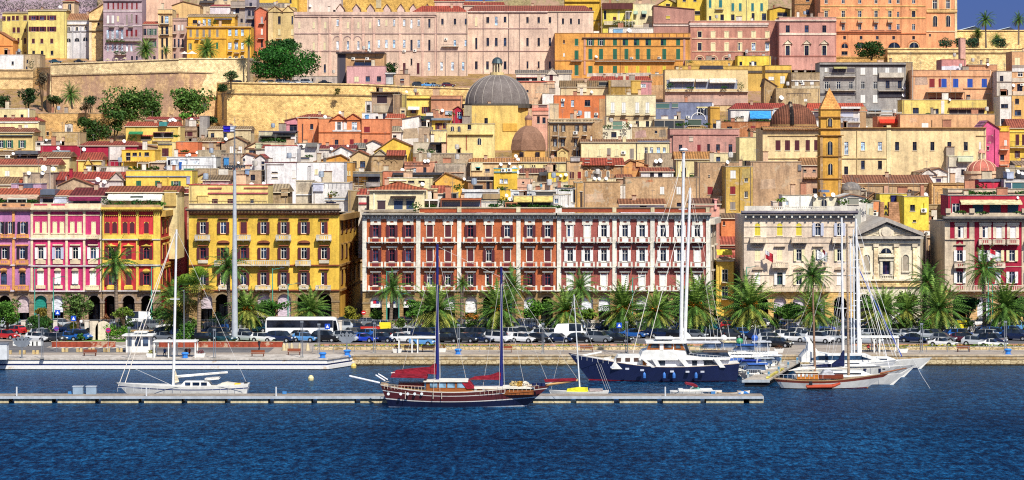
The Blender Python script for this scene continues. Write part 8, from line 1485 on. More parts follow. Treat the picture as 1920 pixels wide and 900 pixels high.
mb=MB();Y=428;mb.box(X(676,Y),X(713,Y),Y,Y+.1,1.7,2.7,M('flat2','#c03428'));simple('red_panel_fence','low red panel fence left of the orange palm trunk','fence',mb)
def flag(px,py,Y,c1,c2,l,s=1):
 x=X(px,Y);z=Z(py,Y);t=thing('flag',l,'flag',(x,Y,z));mb=MB();mb.tube((x,Y+1.2,z-1.6),(x,Y-1.4,z+.8),.05,.04,M('flat2','#d8d4c8'),5);mb.build('flag_pole',t);mb=MB();n=6
 for i in range(n):
  for j,c in((0,c1),(1,c2)):
   w=.26*s;a=x+i*w;f=lambda u:Y-1.3+.22*math.sin(u*1.7)
   mb.poly([(a,f(i),z+.7-i*.12-j*.7),(a+w,f(i+1),z+.7-(i+1)*.12-j*.7),(a+w,f(i+1),z-(i+1)*.12-j*.7),(a,f(i),z-i*.12-j*.7)],M('cloth',c if i<3 or j else c2))
 mb.build('cloth',t)
flag(1434,476,454.6,'#e8e8f0','#c83848','white and red flag on the cream palace, left',.8);flag(1530,476,454.6,'#f2f0f0','#f2f0f0','white crossed flag on the cream palace, right',1.1);flag(1541,474,454.6,'#a03040','#d8d8e0','small red flag beside the white crossed flag',.5);flag(1854,474,454.6,'#d8283c','#f0f0f0','red and white flag on the crimson palace',1.1)
PB={}
def person(px,py,label,shirt,pants,sit=False,rz=0,Y=None,hair='#2a2018'):
 Y=Y or YG(py);key=sit
 if key not in PB:
  if sit:J={'p':(0,0,.5),'c':(0,.03,.85),'n':(0,.03,1.02),'h':(0,0,1.12),'h2':(0,0,1.24),'kl':(-.12,-.42,.5),'kr':(.12,-.42,.5),'al':(-.12,-.45,.08),'ar':(.12,-.45,.08),'tl':(-.12,-.6,.04),'tr':(.12,-.6,.04),'sl':(-.19,.03,.98),'sr':(.19,.03,.98),'el':(-.24,-.05,.72),'er':(.24,-.05,.72),'wl':(-.16,-.3,.6),'wr':(.16,-.3,.6)}
  else:J={'p':(0,0,.92),'c':(0,0,1.25),'n':(0,0,1.48),'h':(0,0,1.58),'h2':(0,0,1.7),'kl':(-.1,-.12,.5),'kr':(.1,.08,.5),'al':(-.1,-.16,.08),'ar':(.1,.26,.1),'tl':(-.1,-.3,.04),'tr':(.1,.12,.04),'sl':(-.2,0,1.42),'sr':(.2,0,1.42),'el':(-.25,.08,1.14),'er':(.25,-.08,1.14),'wl':(-.24,-.02,.88),'wr':(.24,-.2,.92)}
  rr={'p':.15,'c':.15,'n':.06,'h':.09,'h2':.085,'kl':.07,'kr':.07,'al':.045,'ar':.045,'tl':.04,'tr':.04,'sl':.07,'sr':.07,'el':.045,'er':.045,'wl':.035,'wr':.035}
  ks=list(J);E=[('p','c'),('c','n'),('n','h'),('h','h2'),('p','kl'),('p','kr'),('kl','al'),('kr','ar'),('al','tl'),('ar','tr'),('c','sl'),('c','sr'),('sl','el'),('sr','er'),('el','wl'),('er','wr')]
  me=bpy.data.meshes.new('sk');me.from_pydata([J[k]for k in ks],[(ks.index(a),ks.index(b))for a,b in E],[]);ob=bpy.data.objects.new('sk',me);COL.objects.link(ob);md=ob.modifiers.new('s','SKIN')
  for i,k in enumerate(ks):me.skin_vertices[0].data[i].radius=(rr[k],rr[k]*.8)
  me.skin_vertices[0].data[0].use_root=True;ob.modifiers.new('u','SUBSURF').levels=1
  dg=bpy.context.evaluated_depsgraph_get();ev=ob.evaluated_get(dg);PB[key]=bpy.data.meshes.new_from_object(ev);bpy.data.objects.remove(ob)
 me=PB[key].copy();me.materials.clear()
 for c in('#c89878',shirt,pants,hair):me.materials.append(M('flat2',c))
 hip,nk,hd=(.58,1.0,1.2)if sit else(.95,1.46,1.66)
 for p in me.polygons:
  z=p.center.z;x=abs(p.center.x);p.material_index=3 if z>hd else 0 if z>nk else 1 if z>hip and not(x>.2 and z<hip+.2)else 2
  if sit and z<=hip:p.material_index=2
 o=put(me,'person',None,(X(px,Y),Y,1.5),math.radians(rz));tag(o,label,'person')
person(486,658,'person in dark clothes walking across the promenade with a white bag','#22242c','#2a2c38',rz=60)
person(309,668,'seated person in a blue top under the left bower','#2a4a8a','#20304a',True);person(317,668,'seated person in dark clothes beside the one in blue, left bower','#303030','#202028',True)
person(349,668,'seated person with pale hair at the right of the left bower','#2c2c38','#22242c',True,hair='#e0e0e0');person(355,668,'seated person in red-brown beside the pale-haired one','#8a3a38','#4a3a38',True)
person(1628,660,'seated person in red under the right-hand bower','#a83038','#202028',True);person(1640,660,'second seated person in maroon under the right-hand bower','#6a2838','#282830',True)
person(152,617,'person in white near the parked cars, left','#e8e8e8','#2a3a6a');person(147,617,'person in pink near the parked cars, left','#e0a0a8','#3a3a4a');person(1735,600,'person walking by the arcade behind the fullest palm','#303848','#283040')
def pontoon(label,x0,x1,Y0,dep,zd,gap,rot=None):
 t=thing('pontoon',label,'pontoon',(X((x0+x1)/2,Y0),Y0,0));a,b=X(x0,Y0),X(x1,Y0);mb=MB();mb.box(a,b,Y0,Y0+dep,zd-.12,zd,M('concrete','#a3988c'));mb.box(a,b,Y0-.12,Y0-.001,zd-.32,zd-.02,M('metal','#c4ccd4'));mb.build('deck',t)
 mb=MB()
 n=int((b-a)/gap)
 for i in range(n+1):
  p,q=a+i*gap+.35,min(a+(i+1)*gap-.35,b)
  if q>p+.5:mb=MB();mb.box(p,q,Y0+.15,Y0+dep-.15,-.4,zd-.33,M('concrete','#d8c8a0'));mb.build('float',t)
  if i%3==1:mb=MB();mb.box(p+.2,p+.36,Y0+.1,Y0+.25,zd,zd+1.1,M('flat2','#c8ccd0'));mb.build('mooring_post',t)
  if i%5==2:mb=MB();mb.box(p+.8,p+1.3,Y0+dep-.6,Y0+dep-.3,zd,zd+.3,M('paint','#3a80c0'));mb.build('mooring_cleat',t)
 return t
YP=326.0
pontoon('long floating pontoon on concrete floats across the harbour',-60,1432,YP,3.5,.85,5.2)
for px,l in((140,'left of the pair'),(165,'right of the pair')):
 mb=MB();x=X(px,YP);mb.box(x-.6,x+.6,YP+2.3,YP+3.1,.86,1.75,M('paint','#8fa6bc'));mb.box(x-.65,x+.65,YP+2.25,YP+3.15,1.751,1.85,M('metal','#c0c8d0'));simple('service_cabinet','grey-blue service cabinet on the long pontoon, '+l,'cabinet',mb)
t=thing('pontoon','short crowded pontoon running back to the quay on the right','pontoon',(X(1425,349),349,0));mb=MB();A=(X(1392,349),X(1442,349));B_=(X(1476,382),X(1506,382))
mb.zprism([(A[0],349),(A[1],349),(B_[1],383),(B_[0],383)],.68,.85,M('concrete','#bdb2a4'));mb.build('deck',t);mb=MB();mb.zprism([(A[0]+.3,349.2),(A[1]-.3,349.2),(B_[1]-.3,383),(B_[0]+.3,383)],-.3,.679,M('flat','#1c1c20'));mb.build('float',t)
mb=MB();mb.zprism([(A[0]-.08,348.9),(A[1]+.08,348.9),(A[1]+.08,349),(A[0]-.08,349)],.55,.9,M('metal','#c0c8cc'));mb.build('end_beam',t)
for k in range(4):
 f=k/4+.08;
 for s in(0,1):
  x=(A[0]+.35 if not s else A[1]-.35)*(1-f)+(B_[0]if not s else B_[1])*f;Y=350+32*f;q=MB();q.box(x-.15,x+.15,Y,Y+.3,.85,1.75,M('paint','#a4acb0'));q.box(x-.1,x+.1,Y-.03,Y-.001,1.35,1.65,M('paint','#3a80a8'));q.build('service_pedestal',t)
mb=MB();mb.zprism([(A[1]-.2,351),(A[1]+.1,351),(X(1462,362)+1,366),(X(1462,362)+.6,366)],.9,1.1,M('cloth','#d8c860'));mb.build('fender_hose',t)
def hull(t,cx,Y,L,B,zst,zmid,zbow,cols,bow=1,rake=1.6,stern=.55,lw=None,name='hull',keel=-.5,ov=.4):
 """cols: list of (fraction of height, colour) bands from the water up; bow=+1 points to +x"""
 fr=[0]+[c[0]for c in cols];n=22;rings=[];
 def zt(u):return zmid+(zst-zmid)*max(0,1-u/.5)**2 if u<.5 else zmid+(zbow-zmid)*((u-.5)/.5)**2
 def bb(u):return(stern+(1-stern)*min(1,u/.35)**.7)if u<.35 else max(.012,(1-((u-.35)/.65)**2.3))
 for j in range(n+1):
  u=j/n;zz=zt(u);w=B/2*bb(u);pr=[]
  for k,f in enumerate([-1]+fr):
   z=keel if f<0 else zz*f;g=.25 if f<0 else .72+.28*f**.6
   r=rake*(zz*max(f,0)/max(zbow,.1))*(max(0,u-.55)/.45)**1.4;rs=ov*max(0,1-u/.2)*(max(f,0));x=(-L/2+u*(L-rake))+r-rs*0-(ov*(max(f,0)-1)*-1)*max(0,1-u/.15)*-1
   x=-L/2+u*(L-rake)+r+ov*(1-max(f,0))*max(0,1-u/.25)
   pr.append((x,w*g,z))
  ring=[(cx+bow*x,Y-y,z)for x,y,z in pr[::-1]]+[(cx+bow*x,Y+y,z)for x,y,z in pr]
  rings.append(ring if bow>0 else ring)
 K=len(fr)+1
 def mf(j,i):
  if i<K-1:k=K-2-i
  elif i==K-1:return M('paint',cols[0][1])
  elif i<2*K-1:k=i-K
  else:return M('wood','#b89a70')if not lw else M('paint',lw)
  return M('paint',cols[0][1])if k<=0 else M('paint',cols[k-1][1])
 mb=MB();mb.loft(rings,M('paint',cols[-1][1]),True,mf);return mb.build(name,t)
def pbox(t,name,px0,py0,px1,py1,Y,dep,m,par=None):
 mb=MB();mb.box(X(px0,Y),X(px1,Y),Y-dep/2,Y+dep/2,Z(py1,Y),Z(py0,Y),m);return mb.build(name,par or t)
def ppoly(t,name,pts,Y,dep,m):
 mb=MB();P_=[(X(a,Y),Z(b,Y))for a,b in pts];ar=sum(p[0]*q[1]-q[0]*p[1]for p,q in zip(P_,P_[1:]+P_[:1]));P_=P_ if ar>0 else P_[::-1];mb.prism(P_,Y-dep/2,Y+dep/2,m);return mb.build(name,t)
def spar(t,name,a,b,Y,r0,r1,m,n=8):
 mb=MB();mb.tube((X(a[0],Y),Y,Z(a[1],Y)),(X(b[0],Y),Y,Z(b[1],Y)),r0,r1,m,n);return mb.build(name,t)
def rope(t,pts,Y,r=.03,c='#d8d8d8',name='stay',dy=0):
 mb=MB();mb.line([(X(a,Y),Y+(p[0]if p else 0),Z(b,Y))for a,b,*p in pts],r,M('flat2',c),4);return mb.build(name,t)
def rail(t,px0,px1,py0,py1,Y,dy,n=8,c='#c8ccd0'):
 mb=MB();m=M('flat2',c);za=lambda f:Z(py0[0]+(py1[0]-py0[0])*f,Y);zb_=lambda f:Z(py0[1]+(py1[1]-py0[1])*f,Y)
 pts=[]
 for i in range(n+1):f=i/n;x=X(px0+(px1-px0)*f,Y);mb.tube((x,Y+dy,za(f)),(x,Y+dy,zb_(f)),.025,.025,m,4);pts.append((x,Y+dy,zb_(f)))
 mb.line(pts,.025,m,4);return mb.build('guard_rail',t)
WT='#ecebe6'
Y=332.5;Yr=Y;t=thing('sailing_yacht','white cruising sailboat moored behind the pontoon, left, with a tall mast','sailboat',(X(343,Y),Y,0));hull(t,X(343,Y),Y,16.3,4.2,1.85,1.6,1.95,[(.12,'#20305a'),(.7,WT),(.78,'#35457a'),(1,WT)],bow=-1,rake=1.8,lw='#e6e2da')
ppoly(t,'coachroof',[(318,731),(330,727),(400,726),(410,732)],Y,2.6,M('paint',WT));ppoly(t,'wheelhouse',[(337,727),(347,714),(392,714),(401,727)],Y,2.2,M('paint',WT))
for a,b in((347,357),(361,374),(377,388)):pbox(t,'window',a,717,b,723,Y-1.1,.06,M('glass','#1c2c48'))
spar(t,'mast',(325,733),(331,430),Y,.19,.12,M('paint','#f0f0ee'));spar(t,'boom',(330,706),(427,698),Y,.16,.13,M('paint','#f0f0ee'));ppoly(t,'furled_sail',[(330,705),(427,696.5),(427,699),(332,708)],Y,.5,M('cloth','#eceae4'))
pbox(t,'spreader',319,560,337,561.5,Y,.2,M('paint','#e8e8e8'));
for a in((222,724),(233,723)):rope(t,[(a[0],a[1]),(329,436)],Y,.055,'#e6ddd0')
rope(t,[(331,432),(467,728)],Y,.018);rope(t,[(331,432),(322,733,1.7)],Y,.02);rope(t,[(250,690),(335,728)],Y,.02);rail(t,225,460,(732,724),(730,722),Y,-1.9,16);rail(t,225,460,(732,724),(730,722),Y,1.9,10)
ppoly(t,'bimini_awning',[(385,709),(410,707),(412,710),(388,712)],Y,2.4,M('cloth','#e8e4dc'));ppoly(t,'dinghy',[(413,726),(415,718),(425,716),(455,720),(462,728)],Y,1.4,M('paint','#d9d2c0'));pbox(t,'lifebuoy',440,718,451,726,Y-.8,.2,M('paint','#f0b418'));pbox(t,'outboard_motor',458,716,464,727,Y,.5,M('flat2','#2c3038'))
ppoly(t,'storm_sail',[(328,718),(328,692),(336,716)],Y-.3,.1,M('cloth','#e8d8b8'))
Y=322.0;t=thing('wooden_gulet','two-masted wooden gulet with blue masts, crimson sail covers and navy lower hull','gulet',(X(875,Y),Y,0))
hull(t,X(877,Y),Y,20.6,5.2,2.75,1.9,2.9,[(.05,'#e8e8e8'),(.36,'#0d153a'),(.41,'#e8e6e0'),(.72,'#5a2024'),(.76,'#e8e6e0'),(.95,'#5e2622'),(1,'#efe6da')],bow=1,rake=3.4,stern=.62,ov=1.0,keel=-.8)
WD=M('wood','#9a5a2c');ppoly(t,'deckhouse',[(800,733),(800,714),(872,714),(888,730),(888,736),(800,736)],Y,3.2,WD);pbox(t,'deckhouse_roof',795,711.5,878,714,Y,3.7,M('paint','#efe8da'))
for a,b in((806,820),(823,836),(839,853)):pbox(t,'window',a,717,b,727,Y-1.63,.06,M('glass','#6a8aa0'))
ppoly(t,'windscreen',[(857,727),(857,717),(866,717),(873,727)],Y-1.63,.06,M('glass','#6a8aa0'));ppoly(t,'red_canopy',[(866,715),(880,714),(890,726),(876,727)],Y-.1,3.3,M('cloth','#a01c30'))
ppoly(t,'trunk_cabin',[(885,740),(885,727),(960,725.5),(1000,727),(1000,738)],Y,2.8,WD);ppoly(t,'trunk_cabin_roof',[(884,727),(884,725),(962,723.5),(1002,725),(1002,727)],Y,3.1,M('paint','#efe8da'))
for px in(877,892,907,925,945):pbox(t,'porthole',px-2.5,730,px+2.5,733,Y-1.43,.06,M('glass','#bcd0dc'))
for px in(730,753,766,779,792):
 mb=MB();mb.tube((X(px,Y),Y-2.62,Z(735,Y)),(X(px,Y),Y-2.45,Z(735,Y)),.17,.17,M('paint','#dfe6ea'),10);mb.build('porthole',t)
BM=M('paint','#141f6c');spar(t,'mainmast',(820,716),(820,458),Y,.21,.15,BM,10);spar(t,'foremast',(940,726),(940,500),Y,.2,.14,BM,10)
CS=M('cloth','#8e1a2e')
ppoly(t,'aft_awning',[(733,705),(736,699),(800,700),(802,707)],Y,4.2,CS);ppoly(t,'furled_mainsail',[(741,699),(742,694),(780,690),(806,688),(815,681),(819,683),(818,702),(800,700)],Y,.7,CS);ppoly(t,'furled_foresail',[(879,711),(890,706),(920,703),(937,697),(939,700),(938,712)],Y,.6,CS)
rope(t,[(733,699),(822,697)],Y,.08,'#e8e0d4','boom');rope(t,[(879,712),(940,710)],Y,.08,'#d0b090','boom')
mb=MB();mb.tube((X(1008,Y),Y,Z(724,Y)),(X(1084,Y),Y,Z(713,Y)),.22,.12,M('wood','#c89a60'),8);mb.build('bowsprit',t);ppoly(t,'furled_jib',[(1020,711),(1080,709),(1080,714),(1022,716)],Y,.4,CS)
for a,b in(((820,462),(745,728)),((820,462),(940,520)),((940,503),(1084,712)),((940,503),(1030,722)),((820,470),(878,728)),((940,520),(985,728)),((940,510),(905,728))):rope(t,[a,b],Y,.022,'#c8c4bc')
for dy in(-2.3,2.3):
 for px in(814,826,936,946):rope(t,[(px,735,dy),(820 if px<900 else 940,520)],Y,.02,'#c8c4bc','shroud')
rail(t,722,798,(726,718),(732,722),Y,-2.1,12,'#d8c8b0');rail(t,722,798,(726,718),(732,722),Y,2.1,10,'#d8c8b0');rail(t,885,1010,(738,730),(728,720),Y,-2.1,16,'#c8b8a0')
spar(t,'davit',(704,703),(722,714),Y-1,.09,.09,M('paint','#e0e4ec'));spar(t,'davit',(709,701),(727,712),Y+1,.09,.09,M('paint','#e0e4ec'));spar(t,'gangway',(655,705),(712,718),Y,.12,.12,M('paint','#d8dce4'))
rope(t,[(735,717),(735,703)],Y,.05,'#3a3a3a','awning_post');pbox(t,'deck_bench',748,717,795,724,Y,2.6,M('wood','#6a2a28'))
for px,c in((963,'#d8c088'),(975,'#e0b040'),(985,'#e8e0d0')):mb=MB();blob(mb,X(px,Y),Y,Z(720,Y),.45,.8,.35,80,.3,M('cloth',c));mb.build('deck_bundle',t)
for px in(1001,1010,1018):
 mb=MB();mb.tube((X(px,Y),Y-1.6,Z(722,Y)),(X(px,Y),Y-1.6,Z(716,Y)),.26,.26,M('flat2','#1a2550'),8);mb.build('fender',t)
for px in(760,812,828):spar(t,'fender_strake',(px,734),(px,748),Y-2.68,.05,.05,M('flat2','#c8b8a8'))
Y=359.0;t=thing('motor_yacht','large navy blue motor yacht with a white superstructure and red waterline','motor yacht',(X(1224,Y),Y,0));NV='#141f4a'
hull(t,X(1224,Y),Y,22.6,6.0,2.45,2.0,3.75,[(.05,'#b01830'),(.97,NV),(1,'#d8c0a8')],bow=-1,rake=2.9,stern=.75,ov=.3,keel=-.8,lw='#e8e2d8')
WP=M('paint',WT)
ppoly(t,'forward_cabin',[(1146,684),(1158,665),(1205,665),(1212,690),(1146,690)],Y,3.6,WP)
for px in(1160,1177,1193):pbox(t,'window',px-4.5,671,px+4.5,678,Y-1.82,.06,M('glass','#4a3a34'))
ppoly(t,'main_deckhouse',[(1203,690),(1203,668),(1368,668),(1362,686),(1355,690)],Y,4.0,M('paint','#dcdce4'))
ppoly(t,'upper_bulwark',[(1196,672),(1203,657),(1212,654),(1255,656),(1268,662),(1290,664),(1312,667),(1366,669),(1366,672),(1196,673)],Y,5.0,WP)
for a in(((1203,673),(1208,673),(1230,689),(1222,689)),((1222,673),(1231,673),(1240,689),(1232,689)),((1272,673),(1283,673),(1297,689),(1286,689)),((1338,673),(1348,673),(1360,689),(1350,689))):ppoly(t,'side_arch_strut',a,Y-2.6,.25,WP)
for a,b in((1236,1247),(1298,1307),(1320,1330)):pbox(t,'window',a,676,b,685,Y-2.03,.06,M('glass','#2c3440'))
ppoly(t,'side_doorway',[(1205,675),(1212,675),(1212,689),(1205,689)],Y-2.04,.06,M('wood','#b86a28'));ppoly(t,'aft_doorway',[(1316,674),(1332,674),(1348,687),(1330,687)],Y-2.05,.06,M('glass','#30343c'))
ppoly(t,'wheelhouse',[(1211,658),(1217,642),(1281,642),(1290,660),(1290,664),(1211,660)],Y,3.4,WP);ppoly(t,'wood_panel',[(1213,656),(1217,644),(1262,644),(1262,655)],Y-1.72,.06,M('wood','#9a5a28'));ppoly(t,'wood_panel',[(1264,656),(1264,645),(1279,645),(1285,657)],Y-1.72,.06,M('wood','#9a5a28'));ppoly(t,'aft_upper_screen',[(1288,664),(1296,659),(1362,659),(1368,669),(1292,668)],Y,3.6,M('glass','#2a3444'));pbox(t,'aft_canopy',1284,640.5,1350,642,Y,3.6,M('cloth','#d8d8dc'));pbox(t,'wheelhouse_roof',1210,638.5,1284,642,Y,4.2,WP)
for a in(((1219,652),(1223,645),(1234,645),(1236,652)),((1246,652),(1246,645),(1259,645),(1259,652)),((1267,653),(1267,646),(1274,646),(1277,653))):ppoly(t,'window',a,Y-1.79,.06,M('glass','#46525c'))
pbox(t,'wheelhouse_door',1237,645,1244,656,Y-1.78,.05,WP);ppoly(t,'raked_windscreen',[(1281,643),(1286,643),(1293,663),(1287,663)],Y-.1,3.5,M('glass','#202830'))
pbox(t,'radar_arch',1228,632,1262,634,Y,2.6,WP);
for px in(1229,1243,1260):pbox(t,'arch_post',px-.8,634,px+.8,638.5,Y,.2,WP)
spar(t,'signal_mast',(1279,640),(1277,600),Y,.12,.06,M('paint','#e8e8ea'));rail(t,1290,1380,(668,660),(676,668),Y,-2.4,12);rail(t,1070,1150,(670,663),(682,675),Y,-1.6,8);pbox(t,'aft_deck_boat',1318,657,1364,664,Y-.6,1.6,M('paint','#6a5a4c'))
ppoly(t,'foredeck_cover',[(1122,682),(1132,671),(1146,669),(1146,684)],Y,1.4,M('cloth','#e8e0d4'));spar(t,'cargo_boom',(1086,668),(1128,660),Y,.14,.1,WP)
for px in(1206,1243,1261,1302):
 mb=MB();mb.lathe(X(px,Y),Y-3.15,[(.02,Z(707,Y)),(.2,Z(705,Y)),(.22,Z(700,Y)),(.18,Z(697,Y)),(.03,Z(694,Y))],M('paint','#3a78c8'),10);mb.build('fender',t)
for px,py in((1148,688.5),(1176,691.5),(1204,694),(1260,696.5),(1289,697),(1317,697)):pbox(t,'hull_port',px-3.5,py-1.6,px+3.5,py+1.6,Y-2.3-(.75 if px>1170 else .45),.25,M('paint','#c8ccd8'))
Y=332.5;t=thing('small_sailboat','small white sailboat with a bright yellow sail cover and thin mast','sailboat',(X(1085,Y),Y,0));hull(t,X(1085,Y),Y,7.4,2.4,.95,.85,1.05,[(.15,'#c0c0c0'),(1,WT)],bow=-1,rake=.9,lw='#e0dcd4')
spar(t,'mast',(1087,728),(1076,552),Y,.1,.05,M('paint','#e4e8ea'));ppoly(t,'yellow_sail_cover',[(1061,736),(1064,729),(1085,726),(1102,727),(1103,733),(1090,736)],Y-.3,.8,M('cloth','#f0e81c'));pbox(t,'cabin_top',1105,729,1130,733,Y,1.4,M('cloth','#a89a98'));rope(t,[(1076,552),(1142,735)],Y,.015);rope(t,[(1077,560),(1032,735)],Y,.015)
for dx in(0,8):rope(t,[(1118+dx,682),(1138+dx,735)],Y,.015)
Y=332.5;t=thing('bimini_motorboat','small white motorboat with a folded maroon bimini behind the pontoon','motorboat',(X(1305,Y),Y,0));hull(t,X(1305,Y),Y,6.4,2.4,.9,.85,1.0,[(1,WT)],bow=1,rake=.6,lw='#e8e4dc')
ppoly(t,'windscreen',[(1291,731),(1300,725),(1308,724),(1315,731)],Y,1.8,M('glass','#5a8a80'));ppoly(t,'bimini_top',[(1284,719),(1286,717),(1300,719),(1308,723),(1306,725),(1296,722)],Y,2.0,M('cloth','#8a2434'));pbox(t,'cockpit_side',1272,729,1335,733,Y,2.0,M('paint',WT));rope(t,[(1286,718),(1290,732)],Y,.02);rail(t,1256,1352,(740,730),(740,730),Y,-1.2,8)
t=thing('covered_dinghy','tiny dinghy under a blue cover near the pontoon end','dinghy',(X(1394,Y),Y,0));Y=329.6;t.location=(X(1394,Y),Y,0);WL[t.name]=(X(1394,Y),Y,0);hull(t,X(1394,Y),Y,1.6,1.1,1.2,1.15,1.25,[(.7,'#2c3038'),(1,WT)],rake=.2,keel=.86);ppoly(t,'blue_cover',[(1384,737.5),(1390,733),(1398,733),(1404,737.5)],Y,1.0,M('cloth','#2f86dc'))
t=thing('rowing_tender','low white tender moored between the bimini motorboat and the dinghy','tender',(X(1365,332),332,0));hull(t,X(1366,332),332,2.8,1.2,.8,.7,.85,[(1,'#e0d8c8')],rake=.3)
Y=347.0;t=thing('wooden_ketch','classic ketch with white hull, varnished cabin and two wooden masts','ketch',(X(1560,Y),Y,0));hull(t,X(1560,Y),Y,14.8,4.0,1.25,1.05,1.95,[(.08,'#8a1c28'),(.72,WT),(.97,'#7a3424'),(1,'#b08050')],bow=1,rake=3.0,stern=.5,ov=.9)
VW=M('wood','#c07828');ppoly(t,'varnished_cabin',[(1493,710),(1494,698),(1532,698),(1534,710)],Y,2.0,VW);pbox(t,'cabin_roof',1490,696.5,1535,698,Y,2.3,M('paint','#e4dcc8'));pbox(t,'long_coachroof',1535,702,1580,709,Y,1.8,M('wood','#7a3a24'))
for px in(1498,1506,1513,1522):pbox(t,'window',px-2,701,px+2,706,Y-1.02,.06,M('glass','#c8d8d8'))
spar(t,'mizzen_mast',(1528,700),(1524,540),Y,.17,.1,M('wood','#9a7860'));spar(t,'mainmast',(1591,704),(1588,420),Y,.18,.1,M('wood','#b09880'));spar(t,'boom',(1500,693),(1590,690),Y,.1,.1,M('paint','#e8e0d0'));spar(t,'bowsprit',(1650,700),(1700,690),Y,.12,.07,M('wood','#9a5a30'))
ppoly(t,'furled_white_sail',[(1478,695),(1500,688),(1528,687),(1528,692)],Y,.4,M('cloth','#ece8e0'));ppoly(t,'deck_canopy',[(1539,702),(1545,693),(1556,692),(1564,702)],Y,1.8,M('cloth','#c8ccd4'));rail(t,1458,1540,(708,700),(708,700),Y,-1.8,10);rope(t,[(1588,424),(1696,691)],Y,.02,'#c8c0b0');rope(t,[(1524,545),(1460,700)],Y,.02,'#c8c0b0');rope(t,[(1588,430),(1560,700,1.6)],Y,.02)
t=thing('inflatable_dinghy','orange inflatable dinghy alongside the white-hulled ketch','inflatable',(X(1541,344),344,0));mb=MB();m=M('paint','#b8441c');Yd=344
for dy in(-.55,.55):mb.tube((X(1512,Yd),Yd+dy,.45),(X(1560,Yd),Yd+dy,.5),.19,.19,m,10);mb.tube((X(1560,Yd),Yd+dy,.5),(X(1575,Yd),Yd,.85),.19,.14,m,10)
mb.box(X(1514,Yd),X(1560,Yd),Yd-.5,Yd+.5,.15,.35,M('flat2','#3a2a28'));mb.build('tube_hull',t);pbox(t,'outboard_motor',1517,715,1523,723,Yd,.4,M('flat2','#20222c'))
def yacht(label,pxc,Y,L,B,z,bow,cols,mast=None,mr=.16,extra_=None,mc='#eef0f2',cat='sailboat',nm='moored_yacht',rk=2.0,roof=True):
 t=thing(nm,label,cat,(X(pxc,Y),Y,0));hull(t,X(pxc,Y),Y,L,B,z[0],z[1],z[2],cols,bow=bow,rake=rk,lw='#e4e0d8')
 if mast:
  spar(t,'mast',(mast[0],mast[1]),(mast[2],mast[3]),Y,mr,mr*.65,M('paint',mc));h=mast[1]-mast[3]
  for f in(.4,.7):px=mast[0]+(mast[2]-mast[0])*f;py=mast[1]-h*f;pbox(t,'spreader',px-8,py,px+8,py+1.2,Y,.15,M('paint',mc))
 if roof:
  x=X(pxc,Y);mb=MB();mb.loft([[(x-L*.25,Y-B*.3,z[1]),(x+L*.22,Y-B*.3,z[1]),(x+L*.22,Y+B*.3,z[1]),(x-L*.25,Y+B*.3,z[1])],[(x-L*.2,Y-B*.24,z[1]+.6),(x+L*.12,Y-B*.24,z[1]+.6),(x+L*.12,Y+B*.24,z[1]+.6),(x-L*.2,Y+B*.24,z[1]+.6)]],WP);mb.build('coachroof',t)
  mb=MB();mb.box(x-L*.17,x+L*.1,Y-B*.285,Y-B*.262,z[1]+.22,z[1]+.42,M('glass','#20283a'));mb.build('cabin_window',t)
 return t
t=yacht('white sloop with a navy sail cover, left of the mast cluster',1592,352,14.5,4.2,(1.3,1.2,1.5),1,[(.1,'#c0c8d0'),(1,WT)],(1581,690,1578,408),.2)
ppoly(t,'navy_sail_cover',[(1507,686),(1560,682),(1574,672),(1580,656),(1583,657),(1583,686),(1560,688)],352,.6,M('cloth','#16204c'));rope(t,[(1578,412),(1690,690)],352,.025);rope(t,[(1605,440),(1668,690)],352,.06,'#e8e8f0');rope(t,[(1578,412),(1500,688)],352,.02)
t=yacht('large white raked motor yacht with dark windows behind the ketch',1608,358,15.2,5.0,(1.7,1.7,2.15),1,[(.08,'#b8c4d0'),(1,WT)],None,nm='motor_yacht',cat='motor yacht',rk=4.0,roof=False)
Y=358;ppoly(t,'superstructure',[(1500,668),(1510,656),(1560,664),(1625,664),(1655,677),(1500,677)],Y,3.8,WP);ppoly(t,'side_window',[(1520,672),(1535,667),(1612,667),(1634,674),(1520,675)],Y-1.93,.06,M('glass','#28405a'));ppoly(t,'raked_fin',[(1508,666),(1514,640),(1519,638),(1536,664)],Y,2.0,WP);mb=MB();mb.lathe(X(1511,Y),Y,[(.5,Z(640,Y)),(.6,Z(636,Y)),(.3,Z(632,Y)),(.02,Z(631,Y))],WP,10);mb.build('radar_dome',t)
for px in(1622,1657):pbox(t,'hull_port',px-2.5,691,px+2.5,693.5,Y-2.55,.3,M('glass','#20283a'))
for px in(1616,1644):mb=MB();mb.tube((X(px,Y),Y-2.75,Z(696,Y)),(X(px,Y),Y-2.75,Z(688,Y)),.18,.18,M('flat2','#1a2248'),8);mb.build('fender',t)
